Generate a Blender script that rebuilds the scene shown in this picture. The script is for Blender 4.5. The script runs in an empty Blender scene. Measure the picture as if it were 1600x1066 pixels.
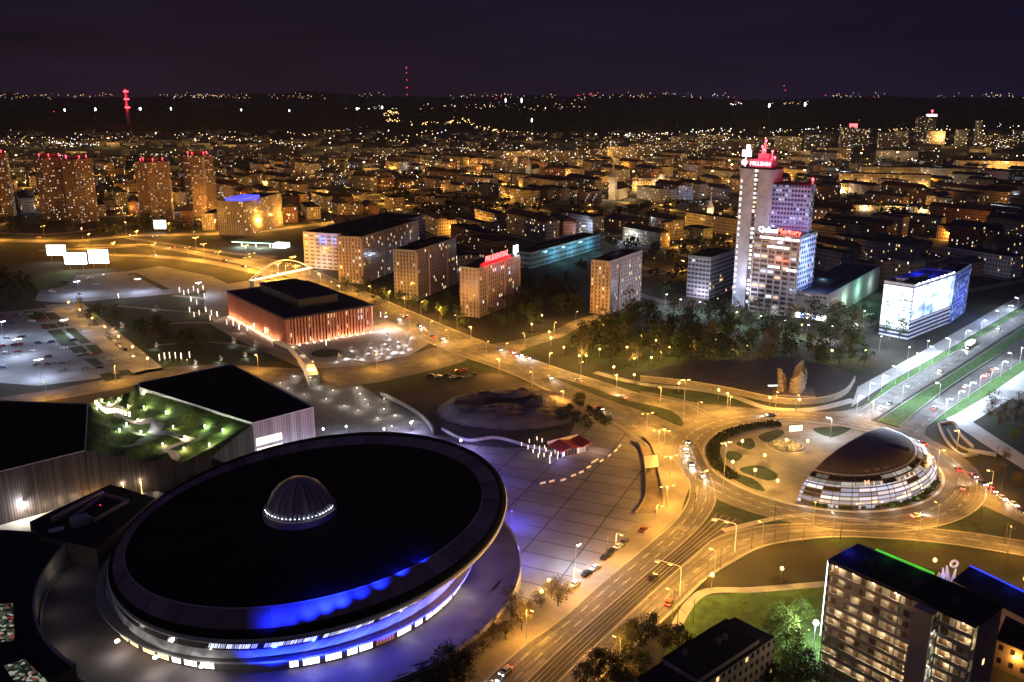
import bpy, math, random
from mathutils import Vector, noise
R = random.Random(7)
S = bpy.context.scene
COL = S.collection
PI = math.pi
# ------------------------------------------------------------------ camera
H, F = 150.0, 1400.0                       # height above the city, focal length in 1600-wide pixels
PITCH = math.atan((533 - 145) / F)
cam = bpy.data.objects.new('camera', bpy.data.cameras.new('camera'))
COL.objects.link(cam)
cam.location = (0, 0, H)
cam.rotation_euler = (PI / 2 - PITCH, 0, 0)
cam.data.sensor_width = 36
cam.data.lens = 36 * F / 1600
cam.data.clip_start = 1
cam.data.clip_end = 90000
S.camera = cam
# ------------------------------------------------------------------ render / exposure
S.view_settings.view_transform = 'Standard'
S.view_settings.look = 'None'
S.view_settings.exposure = 0
S.view_settings.gamma = 1
cy = S.cycles
cy.max_bounces = 4; cy.diffuse_bounces = 2; cy.glossy_bounces = 2; cy.transmission_bounces = 4
cy.volume_bounces = 0; cy.transparent_max_bounces = 6
cy.caustics_reflective = False; cy.caustics_refractive = False
cy.sample_clamp_indirect = 4; cy.sample_clamp_direct = 0
cy.use_denoising = True
cy.use_light_tree = True
cy.use_adaptive_sampling = False
# ------------------------------------------------------------------ world: night sky over a city
W = bpy.data.worlds.new('World'); S.world = W; W.use_nodes = True
nt = W.node_tree; N = nt.nodes; L = nt.links
bg = N['Background']
tc = N.new('ShaderNodeTexCoord'); sp = N.new('ShaderNodeSeparateXYZ'); L.new(tc.outputs['Generated'], sp.inputs[0])
rp = N.new('ShaderNodeValToRGB'); L.new(sp.outputs['Z'], rp.inputs[0])
e = rp.color_ramp.elements
e[0].position = 0.0; e[0].color = (0.0150, 0.0100, 0.0185, 1)
e[1].position = 0.5; e[1].color = (0.0075, 0.0076, 0.0400, 1)
m = e.new(0.055); m.color = (0.0100, 0.0068, 0.0155, 1)
m = e.new(0.13); m.color = (0.0068, 0.0047, 0.0135, 1)
m = e.new(0.2); m.color = (0.0056, 0.0042, 0.0150, 1)
mp = N.new('ShaderNodeMapping'); mp.inputs['Scale'].default_value = (2.2, 2.2, 16); L.new(tc.outputs['Generated'], mp.inputs[0])
nz = N.new('ShaderNodeTexNoise'); nz.inputs['Scale'].default_value = 2.0; nz.inputs['Detail'].default_value = 6; L.new(mp.outputs[0], nz.inputs[0])
mr = N.new('ShaderNodeMapRange'); mr.inputs[1].default_value = .3; mr.inputs[2].default_value = .7; mr.inputs[3].default_value = .72; mr.inputs[4].default_value = 1.3
L.new(nz.outputs['Fac'], mr.inputs[0])
mx = N.new('ShaderNodeMix'); mx.data_type = 'RGBA'; mx.blend_type = 'MULTIPLY'; mx.inputs[0].default_value = 1
ax = N.new('ShaderNodeMapRange'); ax.inputs[1].default_value = -.35; ax.inputs[2].default_value = .5; L.new(sp.outputs['X'], ax.inputs[0])
tn = N.new('ShaderNodeMix'); tn.data_type = 'RGBA'; tn.inputs[6].default_value = (1.0, .84, .98, 1); tn.inputs[7].default_value = (.62, .6, 1.2, 1); L.new(ax.outputs[0], tn.inputs[0])
m2 = N.new('ShaderNodeMix'); m2.data_type = 'RGBA'; m2.blend_type = 'MULTIPLY'; m2.inputs[0].default_value = 1; L.new(rp.outputs[0], m2.inputs[6]); L.new(tn.outputs[2], m2.inputs[7])
L.new(m2.outputs[2], mx.inputs[6]); L.new(mr.outputs[0], mx.inputs[7]); L.new(mx.outputs[2], bg.inputs[0])
bg.inputs[1].default_value = .88

# faint sun lamp added as fill for the arena ring and dark surfaces
sd = bpy.data.lights.new('fill_sun', 'SUN'); sd.energy = .06; sd.angle = math.radians(8); sd.color = (1, .85, .85)
fill_sun = bpy.data.objects.new('fill_sun', sd); COL.objects.link(fill_sun); fill_sun.rotation_euler = (math.radians(42), 0, math.radians(-35))

# ------------------------------------------------------------------ helpers
SP, CP = math.sin(PITCH), math.cos(PITCH)
def at(x, y, z=0.0):                       # the point of the horizontal plane z under a photo pixel
    a = (x - 800) / F; b = (533 - y) / F
    d = Vector((a, CP + b * SP, -SP + b * CP)); t = (z - H) / d.z
    return Vector((d.x * t, d.y * t, z))
def g2(x, y, z=0): p = at(x, y, z); return (p.x, p.y)
def V(*a): return Vector(a)

def node_mat(name):
    m = bpy.data.materials.new(name); m.use_nodes = True
    return m, m.node_tree.nodes, m.node_tree.links, m.node_tree.nodes['Principled BSDF']
MC = {}
def M(name, col, rough=.8, var=.3, scale=.25, metal=0., spec=.3, col2=None, bump=0., detail=5):
    if name in MC: return MC[name]
    m, N, L, b = node_mat(name)
    t = N.new('ShaderNodeTexCoord'); n = N.new('ShaderNodeTexNoise')
    n.inputs['Scale'].default_value = scale; n.inputs['Detail'].default_value = detail; n.inputs['Roughness'].default_value = .65
    L.new(t.outputs['Object'], n.inputs[0])
    r = N.new('ShaderNodeValToRGB'); L.new(n.outputs['Fac'], r.inputs[0])
    e = r.color_ramp.elements; e[0].position = .3; e[1].position = .7
    c2 = col2 or tuple(c * (1 + var) for c in col); c1 = col if col2 else tuple(c * (1 - var) for c in col)
    e[0].color = (*c1, 1); e[1].color = (*c2, 1)
    L.new(r.outputs[0], b.inputs['Base Color'])
    b.inputs['Roughness'].default_value = rough; b.inputs['Metallic'].default_value = metal
    b.inputs['Specular IOR Level'].default_value = spec
    if bump:
        bp = N.new('ShaderNodeBump'); bp.inputs['Strength'].default_value = bump; bp.inputs['Distance'].default_value = .3
        L.new(n.outputs['Fac'], bp.inputs['Height']); L.new(bp.outputs[0], b.inputs['Normal'])
    MC[name] = m; return m
def EM(name, col, st, sample=False):
    if name in MC: return MC[name]
    m, N, L, b = node_mat(name)
    b.inputs['Base Color'].default_value = (*[min(1, c * .8) for c in col], 1)
    b.inputs['Emission Color'].default_value = (*col, 1); b.inputs['Emission Strength'].default_value = st
    m.cycles.emission_sampling = 'AUTO' if sample else 'NONE'
    MC[name] = m; return m
def math_node(N, L, op, a, b=None):
    n = N.new('ShaderNodeMath'); n.operation = op
    for i, x in enumerate((a, b)):
        if x is None: continue
        if isinstance(x, (int, float)): n.inputs[i].default_value = x
        else: L.new(x, n.inputs[i])
    return n.outputs[0]
def FAC(name, wall, cw=3., ch=3., wx=(.25, .75), wy=(.3, .8), lit=.15, st=2.5, cols=((1, .62, .25), (1, .8, .5), (.85, .9, 1)), glass=(.02, .022, .03), band=None, rough=.75, stripe=0., emis_wall=0.):
    """A wall with a grid of windows in its UVs (metres); some rooms are lit."""
    if name in MC: return MC[name]
    m, N, L, b = node_mat(name)
    uv = N.new('ShaderNodeUVMap'); s = N.new('ShaderNodeSeparateXYZ'); L.new(uv.outputs[0], s.inputs[0])
    u = math_node(N, L, 'DIVIDE', s.outputs[0], cw); v = math_node(N, L, 'DIVIDE', s.outputs[1], ch)
    fu = math_node(N, L, 'FLOOR', u); fv = math_node(N, L, 'FLOOR', v)
    ru = math_node(N, L, 'FRACT', u); rv = math_node(N, L, 'FRACT', v)
    mk = None
    for x, (lo, hi) in ((ru, wx), (rv, wy)):
        a = math_node(N, L, 'MULTIPLY', math_node(N, L, 'GREATER_THAN', x, lo), math_node(N, L, 'LESS_THAN', x, hi))
        mk = a if mk is None else math_node(N, L, 'MULTIPLY', mk, a)
    oi = N.new('ShaderNodeObjectInfo'); cb = N.new('ShaderNodeCombineXYZ')
    L.new(fu, cb.inputs[0]); L.new(fv, cb.inputs[1]); L.new(math_node(N, L, 'MULTIPLY', oi.outputs['Random'], 777.), cb.inputs[2])
    wn = N.new('ShaderNodeTexWhiteNoise'); wn.noise_dimensions = '3D'; L.new(cb.outputs[0], wn.inputs[0])
    on = math_node(N, L, 'LESS_THAN', wn.outputs['Value'], lit)
    sc = N.new('ShaderNodeSeparateColor'); L.new(wn.outputs['Color'], sc.inputs[0])
    cr = N.new('ShaderNodeValToRGB'); cr.color_ramp.interpolation = 'CONSTANT'; L.new(sc.outputs[1], cr.inputs[0])
    e = cr.color_ramp.elements; e[0].color = (*cols[0], 1); e[0].position = 0; e[1].color = (*cols[1], 1); e[1].position = .5
    x = e.new(.82); x.color = (*cols[2], 1)
    bright = math_node(N, L, 'MULTIPLY', math_node(N, L, 'ADD', sc.outputs[2], .25), st)
    es = math_node(N, L, 'MULTIPLY', math_node(N, L, 'MULTIPLY', mk, on), bright)
    # wall colour with weathering
    t = N.new('ShaderNodeTexCoord'); n = N.new('ShaderNodeTexNoise'); n.inputs['Scale'].default_value = .18; n.inputs['Detail'].default_value = 5
    L.new(t.outputs['Object'], n.inputs[0])
    r = N.new('ShaderNodeValToRGB'); L.new(n.outputs['Fac'], r.inputs[0])
    r.color_ramp.elements[0].position = .3; r.color_ramp.elements[1].position = .7
    r.color_ramp.elements[0].color = (*[c * .75 for c in wall], 1); r.color_ramp.elements[1].color = (*[c * 1.2 for c in wall], 1)
    wc = r.outputs[0]
    if band:                                # floor bands / balcony strips in a second colour
        bm = N.new('ShaderNodeMix'); bm.data_type = 'RGBA'; L.new(math_node(N, L, 'LESS_THAN', rv, band[0]), bm.inputs[0])
        L.new(wc, bm.inputs[6]); bm.inputs[7].default_value = (*band[1], 1); wc = bm.outputs[2]
    mx = N.new('ShaderNodeMix'); mx.data_type = 'RGBA'; L.new(mk, mx.inputs[0]); L.new(wc, mx.inputs[6]); mx.inputs[7].default_value = (*glass, 1)
    L.new(mx.outputs[2], b.inputs['Base Color'])
    rr = N.new('ShaderNodeMapRange'); rr.inputs[3].default_value = rough; rr.inputs[4].default_value = .18; L.new(mk, rr.inputs[0]); L.new(rr.outputs[0], b.inputs['Roughness'])
    L.new(cr.outputs[0], b.inputs['Emission Color']); L.new(es, b.inputs['Emission Strength'])
    m.cycles.emission_sampling = 'NONE'
    MC[name] = m; return m
def STRIPE(name, c1, c2, w, rough=.5, metal=0., duty=.5, axis=0, spec=.4):
    """Vertical (axis 0) or horizontal (1) strips in a wall's UVs."""
    if name in MC: return MC[name]
    m, N, L, b = node_mat(name)
    uv = N.new('ShaderNodeUVMap'); s = N.new('ShaderNodeSeparateXYZ'); L.new(uv.outputs[0], s.inputs[0])
    f = math_node(N, L, 'LESS_THAN', math_node(N, L, 'FRACT', math_node(N, L, 'DIVIDE', s.outputs[axis], w)), duty)
    wn = N.new('ShaderNodeTexWhiteNoise'); wn.noise_dimensions = '1D'; L.new(math_node(N, L, 'FLOOR', math_node(N, L, 'DIVIDE', s.outputs[axis], w)), wn.inputs['W'])
    mx = N.new('ShaderNodeMix'); mx.data_type = 'RGBA'; L.new(f, mx.inputs[0]); mx.inputs[6].default_value = (*c1, 1); mx.inputs[7].default_value = (*c2, 1)
    m2 = N.new('ShaderNodeMix'); m2.data_type = 'RGBA'; m2.blend_type = 'MULTIPLY'; m2.inputs[0].default_value = 1
    L.new(mx.outputs[2], m2.inputs[6]); L.new(math_node(N, L, 'ADD', math_node(N, L, 'MULTIPLY', wn.outputs['Value'], .6), .7), m2.inputs[7])
    L.new(m2.outputs[2], b.inputs['Base Color']); b.inputs['Roughness'].default_value = rough; b.inputs['Metallic'].default_value = metal
    b.inputs['Specular IOR Level'].default_value = spec
    MC[name] = m; return m

class MB:
    def __init__(s): s.v = []; s.f = []; s.m = []; s.uv = []
    def face(s, pts, mi=0, uv=None):
        i = len(s.v); s.v += [tuple(p) for p in pts]; s.f.append(tuple(range(i, i + len(pts)))); s.m.append(mi)
        s.uv.append(uv or [(p[0], p[1]) for p in pts])
    def wall(s, a, b, z0, z1, mi=0, u0=0.):
        d = math.hypot(b[0] - a[0], b[1] - a[1])
        s.face([(a[0], a[1], z0), (b[0], b[1], z0), (b[0], b[1], z1), (a[0], a[1], z1)], mi, [(u0, z0), (u0 + d, z0), (u0 + d, z1), (u0, z1)])
        return u0 + d
    def prism(s, poly, z0, z1, mi=0, mt=None, bottom=False):
        poly = ccw(poly); u = 0
        for i in range(len(poly)): u = math.ceil(s.wall(poly[i], poly[(i + 1) % len(poly)], z0, z1, mi, u) / 60 + .01) * 60
        s.face([(p[0], p[1], z1) for p in poly], mi if mt is None else mt)
        if bottom: s.face([(p[0], p[1], z0) for p in reversed(poly)], mi)
    def box(s, cx, cy, z0, sx, sy, h, rot=0., mi=0, mt=None):
        c, n = math.cos(rot), math.sin(rot)
        s.prism([(cx + x * c - y * n, cy + x * n + y * c) for x, y in ((-sx / 2, -sy / 2), (sx / 2, -sy / 2), (sx / 2, sy / 2), (-sx / 2, sy / 2))], z0, z0 + h, mi, mt, True)
    def tube(s, p, q, r0, r1=None, n=6, mi=0, cap=True):
        p = Vector(p); q = Vector(q); r1 = r0 if r1 is None else r1; d = (q - p).normalized()
        a = d.orthogonal().normalized(); b = d.cross(a)
        A = [p + (a * math.cos(t) + b * math.sin(t)) * r0 for t in (2 * PI * i / n for i in range(n))]
        B = [q + (a * math.cos(t) + b * math.sin(t)) * r1 for t in (2 * PI * i / n for i in range(n))]
        for i in range(n):
            j = (i + 1) % n; s.face([A[i], A[j], B[j], B[i]], mi)
        if cap: s.face(B, mi); s.face(A[::-1], mi)
    def ball(s, c, r, n=8, k=5, mi=0, sz=1.):
        P = lambda i, j: (c[0] + r * math.sin(PI * j / k) * math.cos(2 * PI * i / n), c[1] + r * math.sin(PI * j / k) * math.sin(2 * PI * i / n), c[2] + r * sz * math.cos(PI * j / k))
        for j in range(k):
            for i in range(n):
                q = [P(i, j), P(i, j + 1), P(i + 1, j + 1), P(i + 1, j)]
                if j == 0: q = q[:3]
                elif j == k - 1: q = [q[0], q[1], q[3]]
                s.face(q, mi)
    def loft(s, rings, n=96, a0=0., a1=2 * PI, mi=0):
        """rings: (cx, cy, cz, r, tilt_x, tilt_y) from bottom/inside to top/outside."""
        def pt(r, t):
            x, y = r[3] * math.cos(t), r[3] * math.sin(t)
            return (r[0] + x, r[1] + y, r[2] + r[4] * x + r[5] * y)
        for k in range(len(rings) - 1):
            for i in range(n):
                t, u = a0 + (a1 - a0) * i / n, a0 + (a1 - a0) * (i + 1) / n
                r = rings[k + 1][3] or rings[k][3]
                q = [pt(rings[k], t), pt(rings[k], u), pt(rings[k + 1], u), pt(rings[k + 1], t)]
                w = [(t * 58, q[0][2]), (u * 58, q[1][2]), (u * 58, q[2][2]), (t * 58, q[3][2])]
                if rings[k + 1][3] == 0: q = q[:3]; w = w[:3]
                if rings[k][3] == 0: q = [q[0], q[2], q[3]]; w = [w[0], w[2], w[3]]
                s.face(q, mi, w)
    def build(s, name, mats, parent=None, loc=(0, 0, 0), smooth=False, weld=False):
        me = bpy.data.meshes.new(name)
        me.from_pydata(s.v, [], s.f)
        ul = me.uv_layers.new(name='UVMap'); k = 0
        flat = [c for f in s.uv for p in f for c in p]
        ul.data.foreach_set('uv', flat)
        for mm in (mats if isinstance(mats, (list, tuple)) else [mats]): me.materials.append(mm)
        me.polygons.foreach_set('material_index', s.m)
        if weld or smooth:
            import bmesh
            b = bmesh.new(); b.from_mesh(me); bmesh.ops.remove_doubles(b, verts=b.verts, dist=1e-3); b.to_mesh(me); b.free()
        if smooth: me.polygons.foreach_set('use_smooth', [True] * len(me.polygons))
        o = bpy.data.objects.new(name, me); COL.objects.link(o); o.location = loc
        if parent: o.parent = parent
        return o
def ccw(p):
    a = sum(p[i][0] * p[(i + 1) % len(p)][1] - p[(i + 1) % len(p)][0] * p[i][1] for i in range(len(p)))
    return list(p) if a > 0 else list(reversed(p))
def tag(o, label=None, cat=None, group=None, kind=None):
    if label: o['label'] = label
    if cat: o['category'] = cat
    if group: o['group'] = group
    if kind: o['kind'] = kind
    return o
def thing(name, label, cat, loc=(0, 0, 0), rz=0., group=None):
    o = bpy.data.objects.new(name, None); COL.objects.link(o); o.location = loc; o.rotation_euler = (0, 0, rz)
    o.empty_display_size = .5
    return tag(o, label, cat, group)
def kids(o): return [c for c in bpy.data.objects if c.parent == o]
KID = {}
def remember(o):                            # children lists for fast copying
    def rec(p): KID[p] = [c for c in p.children]; [rec(c) for c in KID[p]]
    rec(o); return o
def copy_tree(o, parent=None):
    c = o.copy(); COL.objects.link(c)
    if parent: c.parent = parent
    for ch in KID[o]: copy_tree(ch, c)
    return c
def smooth_line(pts, k=6, closed=False):
    n = len(pts); out = []
    P = [Vector(p) for p in pts]
    rng = range(n if closed else n - 1)
    for i in rng:
        a, b, c, d = (P[(i - 1) % n] if closed or i else P[0]), P[i], P[(i + 1) % n], (P[(i + 2) % n] if closed or i + 2 < n else P[-1])
        for j in range(k):
            t = j / k
            out.append(.5 * ((2 * b) + (c - a) * t + (2 * a - 5 * b + 4 * c - d) * t * t + (3 * b - a - 3 * c + d) * t ** 3))
    if not closed: out.append(P[-1])
    return out
def px(pts, z=0., curve=0, closed=True):
    w = [Vector(g2(x, y, z)) for x, y in pts]
    return smooth_line(w, curve, closed) if curve else w
def sheet(name, poly, z, mat, label=None, kind='structure', thick=0.):
    b = MB(); p = ccw([(q[0], q[1]) for q in poly])
    if thick: b.prism(p, z - thick, z)
    else: b.face([(q[0], q[1], z) for q in p])
    o = b.build(name, mat); tag(o, label, None, None, kind); return o
def ribbon_mesh(b, line, w0, w1, z, mi=0):
    """strip between offsets w0 and w1 (left positive) of a world line"""
    n = len(line); Lf = []; Rt = []
    for i in range(n):
        d = (line[min(i + 1, n - 1)] - line[max(i - 1, 0)]); d = d.normalized(); q = Vector((-d.y, d.x))
        Lf.append(line[i] + q * w0); Rt.append(line[i] + q * w1)
    for i in range(n - 1): b.face([(Lf[i].x, Lf[i].y, z), (Rt[i].x, Rt[i].y, z), (Rt[i + 1].x, Rt[i + 1].y, z), (Lf[i + 1].x, Lf[i + 1].y, z)], mi)
def walk(line, step, start=0.):
    """points and headings every STEP metres along a world line"""
    out = []; s = start; acc = 0
    for i in range(len(line) - 1):
        a, b = Vector(line[i]), Vector(line[i + 1]); l = (b - a).length
        while s <= acc + l and l > 0:
            t = (s - acc) / l; d = (b - a) / l; out.append((a.lerp(b, t), math.atan2(d.y, d.x))); s += step
        acc += l
    return out
def light(name, loc, col, power, parent=None, radius=.3, spot=None, rot=None, blend=.6):
    d = bpy.data.lights.new(name, 'SPOT' if spot else 'POINT'); d.color = col; d.energy = power; d.shadow_soft_size = radius
    if spot: d.spot_size = math.radians(spot); d.spot_blend = blend
    o = bpy.data.objects.new(name, d); COL.objects.link(o); o.location = loc
    if rot: o.rotation_euler = rot
    if parent: o.parent = parent
    return o
def aim(o, target):                         # turn a spot towards a local point
    o.rotation_euler = (Vector(target) - o.location).to_track_quat('-Z', 'Y').to_euler(); return o
def text_obj(s, size, depth, name, mat, parent=None, loc=(0, 0, 0), rot=(PI / 2, 0, 0)):
    c = bpy.data.curves.new(name, 'FONT'); c.body = s; c.size = size; c.extrude = depth; c.align_x = 'CENTER'
    t = bpy.data.objects.new(name + '_src', c); COL.objects.link(t)
    me = bpy.data.meshes.new_from_object(t); bpy.data.objects.remove(t)
    me.materials.clear(); me.materials.append(mat)
    o = bpy.data.objects.new(name, me); COL.objects.link(o); o.location = loc; o.rotation_euler = rot
    if parent: o.parent = parent
    return o
ORD = ('', 'second ', 'third ', 'fourth ', 'fifth ', 'sixth ', 'seventh ', 'eighth ', 'ninth ', 'tenth ', 'eleventh ', 'twelfth ', 'thirteenth ', 'fourteenth ', 'fifteenth ', 'sixteenth ', 'seventeenth ', 'eighteenth ', 'nineteenth ', 'twentieth ')
TENS = ('twenty', 'thirty', 'forty', 'fifty', 'sixty', 'seventy', 'eighty', 'ninety')
def ordinal(k):
    if k < 20: return ORD[k]
    if k >= 100: return 'one-hundred-and-' + (ordinal(k - 100).strip() or 'first') + ' '
    t, u = divmod(k + 1, 10)
    return TENS[t - 2][:-1] + 'ieth ' if not u else TENS[t - 2] + '-' + (ORD[u - 1].strip() or 'first') + ' '
LAND = {'the saucer arena': (-60, 250), 'the brick concert hall': (-145, 580), 'the domed roundabout pavilion': (140, 340), 'the stone wing monument': (178, 455),
        'the white billboard building': (275, 575), 'the tall lilac tower': (178, 650), 'the red-sign block': (-15, 630), 'the lone pink block': (75, 630),
        'the grass-roofed congress hall': (-140, 360), 'the arched white footbridge': (-205, 740), 'the tall-spired church': (148, 1329), 'the small white-spired church': (241, 1089),
        'the gallery apartment block': (97, 203), 'the three white billboards': (-370, 850), 'the blue-lit slab block': (-280, 985), 'the twin star towers': (-560, 1120),
        'the blue-edged office block': (-170, 800), 'the red-roofed kiosk': (26, 352), 'the teal-lit long hall': (40, 790), 'the single star tower': (-430, 1120), 'the floodlit domed palace': (235, 1460), 'the long public building': (820, 1790), 'the petrol station': (-255, 880), 'the long white-lit ground floor': (600, 1190)}
def label_all(objs, desc, tail='', lands=None):
    """one label each: what it looks like and how it stands to a named landmark"""
    by = {}
    names = lands or LAND.keys()
    for o in objs:
        p = o.location; k = min(names, key=lambda q: math.hypot(p.x - LAND[q][0], p.y - LAND[q][1])); by.setdefault(k, []).append(o)
    for k, l in by.items():
        l.sort(key=lambda o: math.hypot(o.location.x - LAND[k][0], o.location.y - LAND[k][1]))
        for i, o in enumerate(l): o['label'] = f'{desc}, {ordinal(i)}nearest {k}{tail}'

AMB = (1, .465, .07); WARM = (1, .74, .42); WHT = (.93, .96, 1); COLD = (.66, .8, 1); BLUE = (.006, .02, 1); REDL = (1, .03, .06)
# ================================================================== SETTING
asphalt = M('asphalt', (.13, .12, .108), .8, .5, .16, spec=.3, detail=12)
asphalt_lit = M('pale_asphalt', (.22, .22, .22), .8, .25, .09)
grass = M('grass', (.022, .036, .012), .95, .5, .25)
lawn = M('lawn', (.05, .105, .022), .95, .4, .35)
earth = M('ground_earth', (.02, .022, .012), .95, col2=(.045, .04, .028), scale=.02, detail=9)
dirt = M('bare_dirt', (.05, .042, .046), .95, .4, .08, detail=9)
sand = M('sandy_paving', (.22, .19, .15), .85, .2, .2)
conc = M('concrete', (.3, .29, .28), .85, .2, .3)
concd = M('dark_concrete', (.09, .085, .085), .85, .3, .3)
dark_roof = M('roof_felt', (.022, .02, .03), .9, .5, .12, spec=.08)
black = M('black_membrane', (.012, .011, .018), .95, .4, .05, spec=.04)
metal = M('grey_metal', (.35, .35, .36), .45, .15, .5, .6)
white = M('white_paint', (.78, .78, .77), .6, .06, .4)
def paving(name, col, w, line):
    if name in MC: return MC[name]
    m, N, L, b = node_mat(name)
    t = N.new('ShaderNodeTexCoord'); mp = N.new('ShaderNodeMapping'); mp.inputs['Rotation'].default_value = (0, 0, math.radians(24)); L.new(t.outputs['Object'], mp.inputs[0])
    k = N.new('ShaderNodeTexBrick'); k.inputs['Scale'].default_value = 1; k.inputs['Brick Width'].default_value = w * 2; k.inputs['Row Height'].default_value = w
    k.inputs['Mortar Size'].default_value = line; k.offset = 0; k.inputs['Color1'].default_value = (*col, 1); k.inputs['Color2'].default_value = (*[c * .88 for c in col], 1); k.inputs['Mortar'].default_value = (*[c * .3 for c in col], 1)
    L.new(mp.outputs[0], k.inputs[0])
    n = N.new('ShaderNodeTexNoise'); n.inputs['Scale'].default_value = .07; n.inputs['Detail'].default_value = 8; L.new(t.outputs['Object'], n.inputs[0])
    r = N.new('ShaderNodeMapRange'); r.inputs[1].default_value = .3; r.inputs[2].default_value = .7; r.inputs[3].default_value = .7; r.inputs[4].default_value = 1.2; L.new(n.outputs['Fac'], r.inputs[0])
    x = N.new('ShaderNodeMix'); x.data_type = 'RGBA'; x.blend_type = 'MULTIPLY'; x.inputs[0].default_value = 1; L.new(k.outputs['Color'], x.inputs[6]); L.new(r.outputs[0], x.inputs[7])
    L.new(x.outputs[2], b.inputs['Base Color']); b.inputs['Roughness'].default_value = .8
    MC[name] = m; return m
plaza_m = paving('plaza_paving', (.2, .19, .19), 9.0, .28)
promenade_m = paving('promenade_paving', (.3, .25, .24), 3., .12)

# one ground sheet to the horizon, with low wooded ridges far off
def ridge(x, y):
    d = math.hypot(x, y)
    if d < 3300: return 0.
    k = min(1, (d - 3300) / 3500)
    h = 26 * noise.noise(V(x / 2600, y / 2100, 3.1)) + 14 * noise.noise(V(x / 900, y / 800, 1.7)) + 10
    a = math.degrees(math.atan2(x, y))
    h += 18 * math.exp(-((d - 6200) / 1500) ** 2) * (1 if a < 4 else .4) + 22 * math.exp(-((d - 12000) / 3000) ** 2)
    if d > 9000: h += min(1, (d - 9000) / 2500) * (62 + 85 * noise.noise(V(a * .11, 3.3, 0)) + 40 * noise.noise(V(a * .4, 1.3, 0)))
    return max(0, h) * k
gb = MB()
ys = [-300, 0, 150, 300, 500, 800, 1200, 1700, 2400, 3200, 3600, 4000, 4400, 4800, 5200, 5700, 6200, 6700, 7300, 8000, 9000, 9500, 10000, 10500, 11000, 11500, 12000, 12600, 13300, 14200]
for i in range(len(ys) - 1):
    nx = 60
    for j in range(nx):
        q = []
        for yy, jj in ((ys[i], j), (ys[i], j + 1), (ys[i + 1], j + 1), (ys[i + 1], j)):
            w = 500 + max(yy, 0) * .8; x = -w + 2 * w * jj / nx; q.append((x, yy, ridge(x, yy)))
        gb.face(q)
tag(gb.build('ground', earth, smooth=True), kind='structure')

road_n = 0
def road(pts, z=.09, mat=asphalt, curve=5, name='road', kind='structure', thick=0.):
    return sheet(name, px(pts, 0, curve), z, mat, None, kind, thick)
# --- the wide avenue from the interchange to the roundabout, and the streets that join it
AV_LOW = [(380, 412), (470, 440), (560, 478), (640, 520), (700, 550), (760, 570), (820, 594), (900, 634), (960, 664), (1000, 692), (1030, 712)]
AV_UP = [(1110, 650), (1080, 634), (1000, 616), (950, 600), (870, 575), (800, 550), (740, 528), (650, 490), (560, 452), (480, 420), (400, 400)]
road(AV_LOW + [(1060, 700)] + AV_UP)
road([(1000, 612), (1080, 628), (1150, 636), (1250, 642), (1330, 640), (1400, 605), (1490, 553), (1600, 487), (1680, 440), (1690, 455), (1600, 505), (1500, 570), (1420, 620), (1370, 652), (1330, 664), (1200, 662), (1100, 668), (1050, 656)], .095)
road([(1400, 676), (1440, 640), (1500, 597), (1600, 530), (1680, 478), (1700, 500), (1600, 560), (1530, 605), (1480, 640), (1448, 668), (1440, 700), (1400, 700)], .1)
road([(1430, 672), (1470, 700), (1530, 755), (1600, 800), (1680, 840), (1680, 862), (1600, 820), (1540, 792), (1500, 772), (1450, 735), (1410, 700)], .105)
W_LEFT = [(690, 1130), (800, 1025), (875, 970), (930, 920), (1012, 852), (1062, 805), (1078, 760), (1050, 715)]
W_RIGHT = [(1090, 690), (1118, 765), (1112, 800), (1080, 838), (1020, 890), (950, 950), (880, 1012), (815, 1075), (760, 1130)]
road(W_LEFT + W_RIGHT, .11)
T_RIGHT = [(1160, 815), (1122, 838), (1090, 862), (1040, 905), (980, 960), (900, 1035), (860, 1075), (800, 1130)]
tram_bed = M('tram_track_bed', (.05, .045, .035), .9, .4, .3)
road([(1118, 800), (1112, 800), (1080, 838), (1020, 890), (950, 950), (880, 1012), (815, 1075), (760, 1130)] + T_RIGHT[::-1], .085, tram_bed, name='tram_track_ground')
road([(1700, 862), (1600, 845), (1500, 830), (1400, 822), (1300, 818), (1200, 820), (1150, 828), (1122, 838), (1090, 862), (1040, 905), (980, 960), (900, 1035), (860, 1075), (800, 1130), (860, 1130), (930, 1068), (1000, 1003), (1060, 948), (1100, 908), (1140, 882), (1200, 853), (1300, 840), (1400, 843), (1500, 853), (1600, 870), (1700, 890)], .115)
road([(-60, 640), (0, 622), (80, 610), (170, 592), (240, 577), (330, 570), (480, 576), (600, 566), (690, 542), (730, 562), (640, 587), (560, 602), (480, 602), (330, 591), (250, 595), (180, 609), (100, 623), (0, 637), (-60, 652)], .1)
road([(740, 545), (830, 527), (870, 514), (900, 500), (940, 490), (1000, 480), (1004, 486), (945, 499), (905, 512), (880, 526), (830, 542), (790, 556)], .1)
# interchange far left
ib = MB()
for pts, w in (([(-40, 374), (100, 377), (220, 368), (330, 366), (420, 360), (520, 347), (640, 330)], 16), ([(120, 384), (230, 384), (320, 398), (400, 415), (480, 440)], 14), ([(160, 398), (260, 402), (350, 414), (470, 442)], 12), ([(-40, 362), (80, 366), (200, 352), (300, 350)], 9), ([(300, 345), (380, 330), (450, 322), (520, 312), (620, 300)], 10), ([(200, 372), (280, 384), (360, 396), (430, 402)], 10), ([(60, 392), (150, 388), (230, 384)], 9)):
    ln = smooth_line([Vector(g2(*p)) for p in pts], 6); ribbon_mesh(ib, ln, w / 2, -w / 2, .1)
tag(ib.build('interchange_road', M('worn_asphalt', (.2, .18, .16), .8, .3, .1)), kind='structure')
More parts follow.
